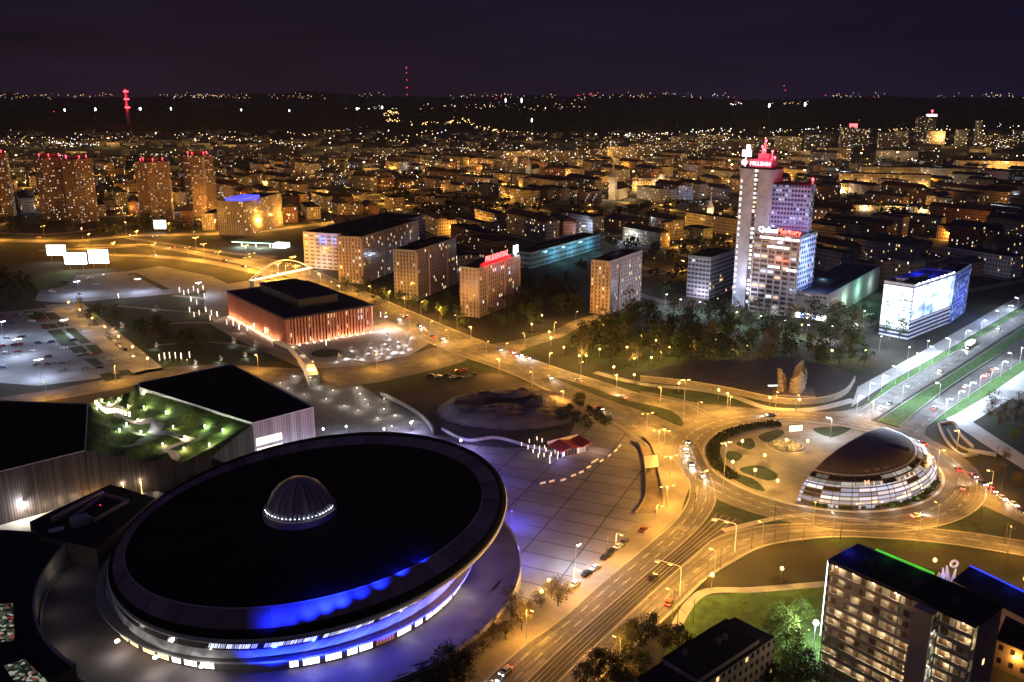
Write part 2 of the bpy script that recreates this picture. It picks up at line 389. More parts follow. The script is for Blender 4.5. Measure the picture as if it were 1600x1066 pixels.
# --- roundabout
RC = Vector((129.5, 351)); RI, RO = 47.2, 63.
def disc(name, c, r0, r1, z, mat, a0=0., a1=2 * PI, thick=0.):
    b = MB(); b.loft([(c[0], c[1], z, r0, 0, 0), (c[0], c[1], z, r1, 0, 0)], 96, a0, a1)
    if thick:
        b.loft([(c[0], c[1], z - thick, r1, 0, 0), (c[0], c[1], z, r1, 0, 0)], 96, a0, a1)
        if r0: b.loft([(c[0], c[1], z, r0, 0, 0), (c[0], c[1], z - thick, r0, 0, 0)], 96, a0, a1)
    o = b.build(name, mat); return tag(o, kind='structure')
disc('roundabout_road', RC, RI, RO, .125, asphalt)
disc('roundabout_island_ground', RC, 0, RI, .16, sand)
disc('roundabout_kerb', RC, RI, RI + 1.1, .5, conc, thick=.5)
disc('outer_kerb', RC, RO, RO + .5, .22, conc, math.radians(250), math.radians(330), .2)
for a, b_ in ((math.radians(195), math.radians(318)),): disc('roundabout_lawn', RC, RO + .5, RO + 14, .05, grass, a, b_)
# island lawns and beds
for q in ([(1150, 694), (1172, 685), (1180, 697), (1170, 703)], [(1185, 682), (1215, 672), (1225, 678), (1200, 692)], [(1132, 738), (1175, 748), (1195, 768), (1165, 760)], [(1155, 735), (1185, 728), (1215, 742), (1200, 752)], [(1270, 670), (1330, 668), (1300, 684)], [(1140, 705), (1160, 712), (1150, 722), (1133, 715)]):
    sheet('island_lawn', px(q, 0, 4), .2, grass)
disc('island_path', V(*g2(1229, 697)), 8, 9.2, .19, conc)
# --- plazas, car parks, lawns
sheet('plaza', px([(615, 650), (700, 655), (780, 690), (850, 640), (930, 640), (960, 664), (1000, 692), (1050, 715), (1078, 760), (1062, 805), (1012, 852), (930, 920), (875, 970), (800, 1025), (690, 1130), (600, 1130), (640, 1040), (740, 960), (792, 890), (770, 800), (700, 720), (640, 690)]), .06, plaza_m)
sheet('pavement', px([(1035, 712), (1060, 712), (1078, 760), (1062, 805), (1012, 852), (930, 920), (875, 970), (800, 1025), (690, 1130), (640, 1130), (780, 1003), (850, 935), (900, 897), (985, 828), (1020, 790), (1038, 750)]), .14, sand, thick=.12)
sheet('bare_ground', px([(612, 628), (660, 612), (750, 585), (800, 590), (870, 615), (900, 640), (880, 690), (800, 700), (700, 690), (640, 660)], 0, 4), .075, dirt)
sheet('verge_lawn', px([(520, 604), (600, 590), (700, 566), (745, 566), (770, 580), (740, 586), (660, 610), (600, 628), (560, 622)], 0, 4), .07, grass)
sheet('median_lawn', px([(867, 590), (925, 606), (975, 625), (1050, 643), (1066, 667), (1020, 648), (935, 619)], 0, 3), .22, grass, thick=.14)
sheet('verge_lawn', px([(760, 520), (830, 545), (870, 570), (950, 596), (1050, 612), (1140, 620), (1180, 634), (1080, 627), (1000, 611), (950, 595), (870, 570), (800, 545)]), .05, grass)
sheet('park_lawn', px([(880, 530), (960, 490), (1130, 485), (1250, 520), (1350, 560), (1330, 590), (1050, 585), (940, 570)], 0, 3), .04, grass)
sheet('median_lawn', px([(1372, 658), (1425, 622), (1505, 573), (1605, 508), (1680, 462), (1690, 470), (1605, 526), (1500, 593), (1440, 637), (1405, 668)]), .22, lawn, thick=.14)
sheet('verge_lawn', px([(1345, 641), (1400, 604), (1490, 552), (1600, 486), (1590, 484), (1480, 548), (1390, 598)]), .2, lawn)
sheet('verge_lawn', px([(1450, 665), (1482, 640), (1532, 606), (1602, 561), (1690, 503), (1700, 512), (1610, 572), (1545, 618), (1490, 650)]), .2, lawn)
sheet('sidewalk', px([(1330, 636), (1390, 597), (1480, 547), (1590, 482), (1680, 430), (1660, 425), (1570, 475), (1440, 550), (1340, 605)]), .13, conc)
sheet('promenade', px([(1478, 655), (1548, 610), (1612, 572), (1700, 515), (1730, 535), (1640, 590), (1570, 630), (1520, 660), (1600, 712), (1690, 770), (1690, 800), (1600, 735), (1530, 690)]), .15, M('white_paving', (.5, .5, .5), .8, .15, .2))
sheet('side_path', px([(1560, 605), (1700, 640), (1700, 652), (1545, 615)]), .17, conc)
sheet('side_lawn', px([(1535, 665), (1570, 640), (1700, 672), (1700, 760), (1600, 705)]), .06, grass)
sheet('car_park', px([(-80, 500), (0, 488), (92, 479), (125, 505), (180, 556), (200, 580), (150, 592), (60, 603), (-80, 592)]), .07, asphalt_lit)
sheet('promenade', px([(70, 477), (128, 473), (258, 578), (205, 588), (192, 572)]), .1, promenade_m)
for q in ([(150, 750), (260, 750), (300, 800), (210, 812)], [(265, 748), (330, 745), (385, 795), (320, 800)], [(250, 830), (340, 825), (370, 850), (280, 858)], [(350, 820), (410, 818), (435, 838), (375, 845)], [(295, 870), (380, 860), (490, 960), (390, 968)], [(400, 855), (460, 850), (570, 940), (510, 950)], [(425, 975), (510, 962), (575, 1015), (490, 1030)], [(530, 960), (600, 955), (650, 1005), (590, 1015)], [(520, 1045), (600, 1040), (650, 1078), (590, 1092)], [(620, 1140), (690, 1128), (760, 1165), (660, 1190)], [(735, 1120), (800, 1112), (850, 1145), (770, 1150)]):
    sheet('promenade_lawn', px([(x / 4, 300 + y / 4) for x, y in q]), .14, grass)
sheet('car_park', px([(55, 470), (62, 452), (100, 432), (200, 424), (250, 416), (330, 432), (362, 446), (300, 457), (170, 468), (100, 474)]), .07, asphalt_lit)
sheet('car_park_lawn', px([(60, 430), (118, 424), (104, 446), (55, 452)], 0, 3), .12, lawn)
sheet('car_park_lawn', px([(205, 427), (214, 427), (266, 452), (254, 454)]), .12, grass)
sheet('car_park_lawn', px([(-60, 455), (40, 440), (60, 465), (-60, 486)], 0, 3), .06, grass)
sheet('plaza', px([(322, 452), (345, 446), (470, 425), (590, 462), (690, 525), (640, 556), (560, 572), (490, 578), (430, 556), (335, 505), (318, 480)]), .08, M('pale_paving', (.26, .24, .23), .85, .2, .15))
sheet('garden_lawn', px([(115, 482), (180, 466), (318, 452), (320, 480), (335, 508), (425, 558), (440, 568), (330, 568), (262, 576)]), .06, grass)
gp = MB()
for pts, w in (([(180, 478), (260, 485), (335, 492)], 4), ([(220, 513), (280, 505), (340, 505)], 4), ([(240, 540), (330, 535), (420, 548)], 3), ([(335, 505), (380, 530), (440, 556), (490, 578)], 7), ([(270, 462), (330, 468)], 5)):
    ribbon_mesh(gp, smooth_line([Vector(g2(*p)) for p in pts], 5), w / 2, -w / 2, .12)
tag(gp.build('garden_path', sand), kind='structure')
disc('garden_bed_ground', V(*g2(510, 552)), 0, 9, .13, grass)
sheet('lower_lawn', px([(1090, 932), (1290, 915), (1330, 930), (1330, 1130), (1000, 1130), (1050, 990)]), .05, lawn)
b = MB(); ribbon_mesh(b, smooth_line([Vector(g2(*p)) for p in [(1050, 990), (1095, 928), (1180, 922), (1300, 912)]], 5), 1.6, -1.6, .1)
ribbon_mesh(b, smooth_line([Vector(g2(*p)) for p in [(930, 582), (1000, 600), (1080, 608), (1140, 618), (1200, 638), (1270, 640), (1335, 625)]], 5), 2.5, -2.5, .12)
ribbon_mesh(b, smooth_line([Vector(g2(*p)) for p in [(1130, 830), (1240, 806), (1330, 812), (1440, 826)]], 5), 1.4, -1.4, .13)
tag(b.build('footpath', conc), kind='structure')
# markings, rails
mk = MB()
def dashes(pts, w=.16, on=4., off=6., z=.135):
    ln = smooth_line([Vector(g2(*p)) for p in pts], 8)
    for p, a in walk(ln, on + off):
        d = Vector((math.cos(a), math.sin(a))); n = Vector((-d.y, d.x)) * w / 2; q = p + d * on
        mk.face([(p.x + n.x, p.y + n.y, z), (p.x - n.x, p.y - n.y, z), (q.x - n.x, q.y - n.y, z), (q.x + n.x, q.y + n.y, z)])
def solid(pts, w=.16, z=.136): ribbon_mesh(mk, smooth_line([Vector(g2(*p)) for p in pts], 8), w / 2, -w / 2, z)
def mid(A, B, t):
    n = 24
    def rs(l):
        s = smooth_line([Vector(p) for p in l], 6); tot = sum((s[i + 1] - s[i]).length for i in range(len(s) - 1)); return [p for p, _ in walk(s, tot / n * .9999)][:n + 1]
    a, b_ = rs(A), rs(B); return [tuple(a[i].lerp(b_[i], t)) for i in range(min(len(a), len(b_)))]
WR = W_RIGHT[::-1]; TR = T_RIGHT[::-1]
for t in (.33, .66): dashes(mid(W_LEFT, WR, t), .22)
solid(mid(W_LEFT, WR, .03), .25); solid(mid(W_LEFT, WR, .97), .2)
E_R = [(860, 1130), (930, 1068), (1000, 1003), (1060, 948), (1100, 908), (1140, 882), (1200, 853), (1300, 840), (1400, 843), (1500, 853), (1600, 870), (1700, 890)]
E_L = [(800, 1130), (860, 1075), (900, 1035), (980, 960), (1040, 905), (1090, 862), (1122, 838), (1200, 820), (1300, 818), (1400, 822), (1500, 830), (1600, 845), (1700, 862)]
dashes(mid(E_L, E_R, .5), .22); solid(mid(E_L, E_R, .05), .22); solid(mid(E_L, E_R, .95), .22)
AVU = AV_UP[::-1]
for t in (.2, .4, .62, .8): dashes(mid(AV_LOW, AVU, t), .25, 4, 7)
solid(mid(AV_LOW, AVU, .04), .25); solid(mid(AV_LOW, AVU, .96), .25)
for r in (52.5, 57.5):
    for k in range(60):
        t = 2 * PI * k / 60; u = t + .05
        mk.face([(RC.x + rr * math.cos(x), RC.y + rr * math.sin(x), .14) for rr, x in ((r - .12, t), (r + .12, t), (r + .12, u), (r - .12, u))])
for l in ([(1340, 651), (1415, 613), (1495, 562), (1600, 496)], [(1430, 676), (1470, 640), (1515, 602), (1600, 546)]): dashes(l, .25, 4, 6)
for l in ([(1422, 690), (1500, 750), (1600, 808)], [(-40, 645), (80, 617), (240, 587), (400, 584), (560, 588), (690, 555)]): dashes(l, .2)
# car-park bays
for k in range(9):
    solid([(-70 + k * 3, 505 + k * 10), (105 + k * 9, 490 + k * 10.5)], .14, .1)
tag(mk.build('road_markings', M('road_paint', (.42, .4, .36), .7, .15, .5)), kind='structure')
rb = MB()
for t in (.18, .36, .6, .78):
    ribbon_mesh(rb, smooth_line([Vector(g2(*p)) for p in mid([(1112, 800)] + W_RIGHT[3:], T_RIGHT, t)], 6), .06, -.06, .14)
tag(rb.build('tram_rails', M('steel_rail', (.5, .48, .45), .3, .1, 1, .9)), kind='structure')
# worn wheel tracks, patches and kerbs
wr_ = MB(); rw_ = random.Random(3)
wz_ = [.122]
def wear(A, B, ts, w):
    for t in ts: wz_[0] += .0006; ribbon_mesh(wr_, smooth_line([Vector(g2(*p)) for p in mid(A, B, t)], 6), w / 2, -w / 2, wz_[0])
wear(W_LEFT, WR, (.1, .2, .42, .53, .74, .86), .75)
wear(E_L, E_R, (.17, .34, .66, .84), .7)
for A, B, n_ in ((W_LEFT, WR, 40), (E_L, E_R, 36), (AV_LOW, AVU, 60)):
    ln_ = [[Vector(g2(*p)) for p in mid(A, B, t)] for t in (.12, .37, .62, .86)]
    for _ in range(n_):
        l = rw_.choice(ln_); i = rw_.randrange(len(l) - 1); c = l[i].lerp(l[i + 1], rw_.random()); d = (l[i + 1] - l[i]).normalized(); q = Vector((-d.y, d.x)); a, e_ = rw_.uniform(.8, 4.5), rw_.uniform(.4, 1.4)
        wz_[0] += .00004; z_ = wz_[0] + .0008
        wr_.face([(*(c + d * a + q * e_), z_), (*(c - d * a + q * e_), z_), (*(c - d * a * .9 - q * e_), z_), (*(c + d * a - q * e_), z_)], rw_.choice((0, 0, 1)))
for r in (50., 51.4, 54.4, 55.8, 59.2, 60.6): wr_.loft([(RC.x, RC.y, .1375, r - .3, 0, 0), (RC.x, RC.y, .1375, r + .3, 0, 0)], 96)
tag(wr_.build('worn_road', [M('worn_tracks', (.085, .078, .07), .75, .35, .6), M('patched_asphalt', (.17, .16, .145), .85, .3, .5)]), kind='structure')
kb = MB()
def kerb(pts, w=.35, h=.14):
    l = smooth_line([Vector(g2(*p)) for p in pts], 8)
    for i in range(len(l) - 1):
        d = l[i + 1] - l[i]
        if d.length < .01: continue
        n_ = Vector((-d.y, d.x)).normalized() * w / 2; kb.prism([tuple(l[i] + n_), tuple(l[i] - n_), tuple(l[i + 1] - n_), tuple(l[i + 1] + n_)], .05, .16 + h)
for l in (W_LEFT, E_R, AV_LOW, AV_UP, [(1372, 658), (1425, 622), (1505, 573), (1605, 508), (1680, 462)], [(1690, 470), (1605, 526), (1500, 593), (1440, 637), (1405, 668)], [(1345, 641), (1400, 604), (1490, 552), (1600, 486)], [(1450, 665), (1482, 640), (1532, 606), (1602, 561)]): kerb(l)
tag(kb.build('kerb', conc), kind='structure')
# ================================================================== LANDMARKS
lit_w = EM('lit_window_white', (1, .93, .8), 3.2)
lit_o = EM('lit_window_amber', (1, .66, .3), 2.6)
lit_b = EM('lit_window_blue', (.5, .62, 1), 2.4)
red_glow = EM('red_glow', (1, .05, .08), 9)
wht_glow = EM('white_glow', (.95, .97, 1), 9)
blu_glow = EM('blue_glow', (.06, .12, 1), 6)
grn_glow = EM('green_glow', (.2, .9, .15), 1.6)
amb_glow = EM('amber_glow', (1, .62, .2), 8)
# ---------------- saucer arena
BC = (-69.5, 257.)                         # base axis
RIM = (-60.2, 249.05, 26., 58.5, .0868, .0637)
INN = (-61.8, 249.9, 26.6, 52.9, .0914, .0)
ar = thing('saucer_arena', 'huge round flying-saucer arena with black dished roof and blue floodlit flank', 'arena', (0, 0, 0))
def rim(r, dz, k=0.):                      # ring parallel to the rim
    return (RIM[0] + k * (BC[0] - RIM[0]), RIM[1] + k * (BC[1] - RIM[1]), RIM[2] + dz, r, RIM[4], RIM[5])
b = MB(); b.loft([(BC[0], BC[1], 0, 72.4, 0, 0), (BC[0], BC[1], 5.0, 72.4, 0, 0), (BC[0], BC[1], 5.0, 50, 0, 0)], 128); b.build('terrace', M('terrace_slab', (.16, .14, .15), .8, .25, .15), ar)
b = MB(); b.loft([(BC[0], BC[1], 5.0, 72.0, 0, 0), (BC[0], BC[1], 6.2, 72.0, 0, 0), (BC[0], BC[1], 6.2, 72.45, 0, 0), (BC[0], BC[1], 4.9, 72.45, 0, 0)], 128); b.build('parapet', conc, ar)
b = MB(); b.loft([(BC[0], BC[1], 5, 55.6, 0, 0), (BC[0], BC[1], 8.6, 55.8, 0, 0)], 128); b.build('base_wall', concd, ar)
b = MB(); b.loft([(BC[0], BC[1], 8.6, 56, 0, 0), (BC[0], BC[1], 8.6, 57.6, 0, 0), (BC[0], BC[1], 9.2, 57.6, 0, 0), (BC[0], BC[1], 9.4, 55.4, 0, 0)], 128); b.build('base_ledge', conc, ar)
tiles = STRIPE('arena_cladding', (.40, .39, .41), (.43, .42, .44), 2.2, .6, spec=.2)
b = MB(); b.loft([(BC[0], BC[1], 9.2, 55.2, 0, 0), rim(55.4, -11.2, .62), rim(56.6, -6.0, .26)], 160); b.build('bowl', tiles, ar, smooth=True)
gl = M('dark_glass', (.02, .022, .03), .15, .3, 1, spec=.6)
b = MB(); b.loft([rim(56.6, -6.0, .26), rim(57.4, -1.4, .03)], 160); b.build('window_band', gl, ar)
lit_dim = EM('lit_strip_pale', (.7, .74, 1), 1.5); lit_dim2 = EM('lit_strip_dim', (.6, .66, 1), .7)
for k in range(64):                         # windows just under the rim
    a0 = math.radians(-104 + k * 1.62)
    if k % 9 == 8: continue
    bb = MB()
    for q in range(3): bb.loft([rim(56.95, -5.0, .21), rim(57.5, -2.2, .07)], 1, a0 + math.radians(.5 * q), a0 + math.radians(.5 * q + (.36 if (k * 3 + q) % 4 else .2)))
    bb.build('window', lit_dim if (k * 7) % 5 < 3 else lit_dim2, ar)
b = MB(); b.loft([rim(57.2, -1.7, .03), rim(58.5, -1.5), rim(58.75, -.6), rim(58.2, -.2)], 160); b.build('rim_ledge', M('pale_ledge', (.6, .6, .6), .6, .1, .3), ar, smooth=True)
b = MB(); b.loft([rim(58.2, -.25), (RIM[0], RIM[1], RIM[2], 58.5, RIM[4], RIM[5]), (-60.6, 249.3, 26.3, 56.9, .089, .045)], 160); b.build('rim', black, ar, smooth=True)
b = MB(); b.loft([(-60.6, 249.3, 26.3, 56.9, .089, .045), INN], 160); b.build('roof_ring', STRIPE('roof_ring_cladding', (.26, .185, .205), (.29, .21, .23), 6.4, .85, spec=.1), ar, smooth=True)
b = MB(); b.loft([(INN[0], INN[1], INN[2], INN[3], INN[4], 0), (INN[0], INN[1], INN[2] + .25, INN[3] - .3, INN[4], 0)], 160); b.build('roof_kerb', M('roof_kerb', (.42, .34, .38), .6, .1, .3), ar)
b = MB(); b.loft([(INN[0], INN[1], INN[2] - .1, INN[3] - .1, INN[4], 0), (-63, 249, 26.3, 30, .06, 0), (-64.5, 248.8, 26.5, 11.5, .02, 0), (-64.5, 248.8, 26.5, 0, 0, 0)], 128); b.build('roof', STRIPE('membrane_seams', (.012, .011, .018), (.03, .027, .042), 58 * 2 * PI / 64, .95, duty=.035, spec=.03), ar, smooth=True)
DC = (-64.5, 249.2, 26.4)
b = MB(); b.loft([(*DC[:2], 26.4, 11.2, 0, 0), (*DC[:2], 28.6, 11.0, 0, 0), (*DC[:2], 28.8, 10.4, 0, 0)], 48); b.build('dome_drum', M('dome_drum', (.34, .25, .25), .7, .1, .3), ar)
b = MB(); b.loft([(*DC[:2], 28.8, 10.3, 0, 0), (*DC[:2], 30.6, 9.6, 0, 0)], 48); b.build('dome_gallery', STRIPE('dome_gallery', (.10, .11, .14), (.3, .32, .38), 1.4 * 58 / 10), ar)
b = MB(); b.loft([(*DC[:2], 30.6, 9.5, 0, 0), (*DC[:2], 33.2, 8.3, 0, 0), (*DC[:2], 35.6, 6.4, 0, 0), (*DC[:2], 37.3, 3.8, 0, 0), (*DC[:2], 38., 0, 0, 0)], 48)
b.build('dome', STRIPE('dome_cladding', (.36, .28, .29), (.2, .155, .165), 58 * PI / 12, .6, duty=.35), ar, smooth=True)
for k in range(22):
    a = math.radians(-155 + k * 7)
    bb = MB(); bb.ball((DC[0] + 10.4 * math.cos(a), DC[1] + 10.4 * math.sin(a), 29.6), .09 + .11 * R.random(), 6, 4); bb.build('dome_light', wht_glow, ar)
light('dome_light_glow', (DC[0] + 8, DC[1] - 13, 31), WHT, 40, ar)
light('dome_light_glow', (DC[0] - 9, DC[1] - 12, 31), WHT, 30, ar)
# lit entrance windows round the base
for a0, a1, mt in ((-78, -75.5, lit_w), (-74.5, -70, lit_w), (-68.5, -64, lit_w), (-62.5, -59.5, lit_w), (-59, -55, lit_w), (-47, -42, lit_w), (-40.5, -37.5, lit_w), (-36, -33, lit_w), (-32.5, -28, lit_w), (-27.5, -22, lit_w), (-21, -14, lit_w), (-122, -117, lit_o), (-116, -112, lit_o), (-111, -108, lit_w), (-107, -103, lit_w), (-134, -129, lit_o), (-128, -124, lit_o), (-54, -48, EM('lit_window_dim', (.5, .18, .08), .5)), (-102, -98, lit_w)):
    n = max(2, int((a1 - a0) / .9)); bb = MB()
    for i in range(n):
        s, t = math.radians(a0 + (a1 - a0) * i / n), math.radians(a0 + (a1 - a0) * (i + .78) / n); bb.loft([(BC[0], BC[1], 5.5, 55.75, 0, 0), (BC[0], BC[1], 8.3, 55.9, 0, 0)], 1, s, t)
    bb.build('entrance_window', mt, ar)
for a in (-112, -99, -126): 
    a = math.radians(a); light('entrance_light', (BC[0] + 60.8 * math.cos(a), BC[1] + 60.8 * math.sin(a), 8.6), (1, .93, .8), 700, ar)
    bb = MB(); bb.box(BC[0] + 60.3 * math.cos(a), BC[1] + 60.3 * math.sin(a), 9.3, 1, .8, .5, a); bb.build('entrance_lamp', wht_glow, ar)
for a in (-20, -45, -60, -72): 
    a = math.radians(a); light('entrance_light', (BC[0] + 60 * math.cos(a), BC[1] + 60 * math.sin(a), 8), WHT, 260, ar)
# blue floods on the flank, two blue lamps on the rim plus others added to widen their wash, pale light along the left flank
for k in range(9):
    a = math.radians(-82 + k * 10.5)
    o = light('blue_flood', (BC[0] + 62.5 * math.cos(a), BC[1] + 62.5 * math.sin(a), 5.6), BLUE, 62000, ar, .5, 105)
    aim(o, (BC[0] + 56 * math.cos(a), BC[1] + 56 * math.sin(a), 15))
for x, y in ((430, 997), (460, 993), (491, 987), (516, 981), (541, 975), (570, 966), (600, 955), (632, 939), (662, 922)):
    p = at(x, y, 21.2); z_ = RIM[2] + RIM[4] * (p.x - RIM[0]) + RIM[5] * (p.y - RIM[1]); bb = MB(); bb.box(p.x, p.y, z_, .9, .7, .7); bb.tube((p.x - .5, p.y + .8, z_), (p.x, p.y, z_ + .3), .12); bb.build('rim_lamp_and_fill', EM('blue_lamp', (.35, .45, 1), 14), ar)
    o = light('rim_flood_and_fill', (p.x - .5, p.y - 1.5, z_ + 5.5), BLUE, 17000 if 480 < x < 560 else 6500, ar, .2, 95, None, 1.); aim(o, (p.x - 2.5, p.y + 7, z_ - 2.5))
for k in range(6):
    a = math.radians(-170 + k * 16)
    o = light('flank_flood', (BC[0] + 68 * math.cos(a), BC[1] + 68 * math.sin(a), 6.5), (.9, .86, .8), 620 if k > 2 else 120, ar, .4, 110); aim(o, (BC[0] + 57 * math.cos(a), BC[1] + 57 * math.sin(a), 12))
# terrace stairs by the street
for px_, py_, rz in ((775, 925, .2), (665, 1045, -.5), (640, 1062, -.5)):
    p = at(px_, py_, 3); bb = MB()
    for k in range(8): bb.box(p.x + k * .7 * math.cos(rz - .6), p.y + k * .7 * math.sin(rz - .6), 0, .8, 7, 5.0 - k * .55, rz - .6)
    bb.build('stairs', M('stair_stone', (.33, .27, .22), .85, .2, .4), ar)
# ---------------- curved annex beside the arena
an = thing('curved_annex', 'low dark curved annex with skylights hugging the back of the saucer arena', 'annex')
def arcpoly(c, r0, r1, a0, a1, n=40):
    A = [math.radians(a0 + (a1 - a0) * i / n) for i in range(n + 1)]
    return [(c[0] + r1 * math.cos(a), c[1] + r1 * math.sin(a)) for a in A] + [(c[0] + r0 * math.cos(a), c[1] + r0 * math.sin(a)) for a in reversed(A)]
b = MB(); b.prism(arcpoly(BC, 73.2, 88, 148, 236), 0, 10.2); b.build('curved_wing', M('annex_roof', (.012, .011, .016), .8, .6, .3), an)
b = MB(); b.loft([(BC[0], BC[1], 5, 73., 0, 0), (BC[0], BC[1], 11.0, 73., 0, 0), (BC[0], BC[1], 11.0, 73.7, 0, 0), (BC[0], BC[1], 10, 73.7, 0, 0)], 90, math.radians(146), math.radians(236)); b.build('inner_wall', M('annex_inner_wall', (.42, .4, .36), .7, .15, .3), an)
for k in range(13):
    a = math.radians(150 + k * 1.9); bb = MB(); bb.loft([(BC[0], BC[1], 8.0, 72.9, 0, 0), (BC[0], BC[1], 9.9, 72.9, 0, 0)], 2, a, a + math.radians(1.25)); bb.build('window', gl, an)
for k in range(5):
    a = math.radians(154 + k * 17); light('terrace_lamp', (BC[0] + 69.5 * math.cos(a), BC[1] + 69.5 * math.sin(a), 9), (1, .86, .6), (900, 350, 90, 60, 300)[k], an)
P = [Vector(g2(*p, 12)) for p in ((172, 757), (243, 778), (150, 858), (62, 838), (46, 815))]
b = MB(); b.prism([(p.x, p.y) for p in P], 0, 12, 0, 1); b.build('block', [M('annex_wall', (.16, .12, .11), .8, .2, .3), M('annex_roof', (.012, .011, .016))], an)
brown = M('brown_cladding', (.42, .33, .3), .75, .2, .4)
def bar(b, p, q, w, z0, h):
    p, q = Vector(p), Vector(q); d = (q - p).normalized(); n = Vector((-d.y, d.x)) * w / 2
    b.prism([tuple(p + n), tuple(p - n), tuple(q - n), tuple(q + n)], z0, z0 + h)
b = MB(); bar(b, g2(82, 812, 13), g2(160, 770, 13), 1.6, 12, 1.8); b.build('skylight', brown, an)
b = MB()
for p, q in (((112, 808), (163, 772)), ((163, 772), (200, 781)), ((200, 781), (147, 812)), ((147, 812), (140, 806))): bar(b, g2(*p, 13), g2(*q, 13), .7, 12, 1.2)
b.build('roof_parapet', brown, an)
b = MB(); p = at(125, 815, 13); b.box(p.x, p.y, 12, 5.5, 4, 2.6, .7); b.build('plant_room', M('grey_cladding', (.36, .36, .38)), an)
b = MB(); p = at(88, 828, 12); b.box(p.x, p.y, 8, 4.5, 3, 4.2, .6); b.build('stair_head', M('pale_cladding', (.6, .6, .68)), an)
b = MB(); p = at(157, 792, 13); b.ball((p.x, p.y, 13.6), .22); b.build('warning_light', EM('red_dot', (1, .02, .05), 3), an)
an2 = thing('low_annex', 'low flat black hall with a pale roof edge at the arena back', 'annex')
P = [g2(*p, 8) for p in ((-80, 826), (0, 828), (114, 834), (58, 905), (0, 912), (-80, 925))]
b = MB(); b.prism(P, 0, 8); b.build('hall', M('annex_roof', (.012, .011, .016)), an2)
b = MB(); bar(b, g2(114, 834, 8), g2(57, 905, 8), .5, 7.6, .9); bar(b, g2(57, 905, 8), g2(0, 911, 8), .5, 7.6, .8); b.build('roof_edge', brown, an2)
for k, (q, lab) in enumerate(((((-20, 945), (20, 943), (23, 1000), (-20, 1005)), 'lit glass roof full of coloured lights beside the dark curved annex'), (((6, 1040), (38, 1030), (78, 1068), (40, 1090)), 'tilted lit glass roof nearest the lower curve of the dark annex'))):
    P = [g2(*p, 11) for p in q]; t = thing('glass_roof', lab, 'glass roof')
    b = MB(); b.prism(P, 0, 10.8); b.build('hall', concd, t)
    m, N_, L_, bs = node_mat('greenhouse_glass'); tcx = N_.new('ShaderNodeTexCoord'); vo = N_.new('ShaderNodeTexVoronoi'); vo.inputs['Scale'].default_value = 1.1; L_.new(tcx.outputs['Object'], vo.inputs[0])
    rr = N_.new('ShaderNodeValToRGB'); sc = N_.new('ShaderNodeSeparateColor'); L_.new(vo.outputs['Color'], sc.inputs[0]); L_.new(sc.outputs[0], rr.inputs[0]); rr.color_ramp.interpolation = 'CONSTANT'
    e = rr.color_ramp.elements; e[0].color = (.01, .02, .012, 1); e[1].position = .45; e[1].color = (.10, .12, .07, 1); x = e.new(.72); x.color = (.5, .08, .05, 1); x = e.new(.82); x.color = (.6, .62, .5, 1)
    L_.new(rr.outputs[0], bs.inputs['Emission Color']); bs.inputs['Emission Strength'].default_value = .5; bs.inputs['Base Color'].default_value = (.05, .05, .05, 1); m.cycles.emission_sampling = 'NONE'
    b = MB(); b.prism(P, 10.8, 11.); b.build('glazing', m, t)
# ---------------- grass-roofed congress hall
mk_ = thing('congress_hall', 'congress hall with two black roof planes and a lit grass valley climbing between them', 'congress hall')
lam = STRIPE('metal_lamella', (.42, .41, .45), (.30, .29, .33), 1.1, .45, .3)
lam2 = STRIPE('bronze_lamella', (.21, .19, .2), (.12, .105, .115), .9, .45, .3)
PL = [g2(*p, 20) for p in ((137, 632), (133, 705), (0, 738), (-150, 775), (-150, 622), (0, 627))]
b = MB(); b.prism(PL, 0, 19.9, 0, 0); b.build('wall', lam2, mk_)
b = MB(); b.prism(PL, 19.9, 20.05, 0, 0); b.build('roof', black, mk_)
PR = [g2(*p, 22) for p in ((218, 599), (218, 606), (395, 662), (490, 637), (362, 570))]
b = MB(); b.prism(PR, 0, 21.9); b.build('wall', lam, mk_)
b = MB(); b.prism(PR, 21.9, 22.05); b.build('roof', black, mk_)
b = MB()
for P_, z in ((PL, 20.05), (PR, 22.05)):
    n = len(P_)
    for i in range(n): bar(b, P_[i], P_[(i + 1) % n], .35, z, .35)
b.build('roof_edge', M('pale_edge', (.8, .8, .82), .5, .1, .5), mk_)
# valley: lofted between the inner edges of both roofs, folded and stepped
LW = [Vector((*g2(*p, z), z)) for p, z in (((152, 622), 17.5), ((137, 633), 19.9), ((136, 660), 19.5), ((133.5, 705), 19.9))]
RW = [Vector((*g2(*p, z), z)) for p, z in (((214, 601), 18), ((235, 610), 21.5), ((395, 662), 21.5), ((330, 714), 12.0))]
def lerp_line(l, t):
    s = t * (len(l) - 1); i = min(int(s), len(l) - 2); return l[i].lerp(l[i + 1], s - i)
NV = 40
def vp(i, j):
    s, t = i / NV, j / NV; a, c = lerp_line(LW, t), lerp_line(RW, t); p = a.lerp(c, s)
    dip = -7.5 * (4 * s * (1 - s)) ** .8 * (.45 + .55 * math.sin(PI * min(1, t * 1.05)))
    fold = 3.6 * abs(((s * 3.2 + t * 2.1) % 1) - .5) + .9 * noise.noise(V(p.x * .13, p.y * .13, 0))
    return V(p.x, p.y, p.z + (dip + fold) * min(1, 6 * s * (1 - s) + .05))
gr = MB()
for i in range(NV):
    for j in range(NV): gr.face([vp(i, j), vp(i + 1, j), vp(i + 1, j + 1), vp(i, j + 1)])
gr.build('grass_valley', M('roof_grass', (.085, .13, .03), .95, .45, .4), mk_, weld=True)
pv = MB()                                   # zigzag stone path on the valley
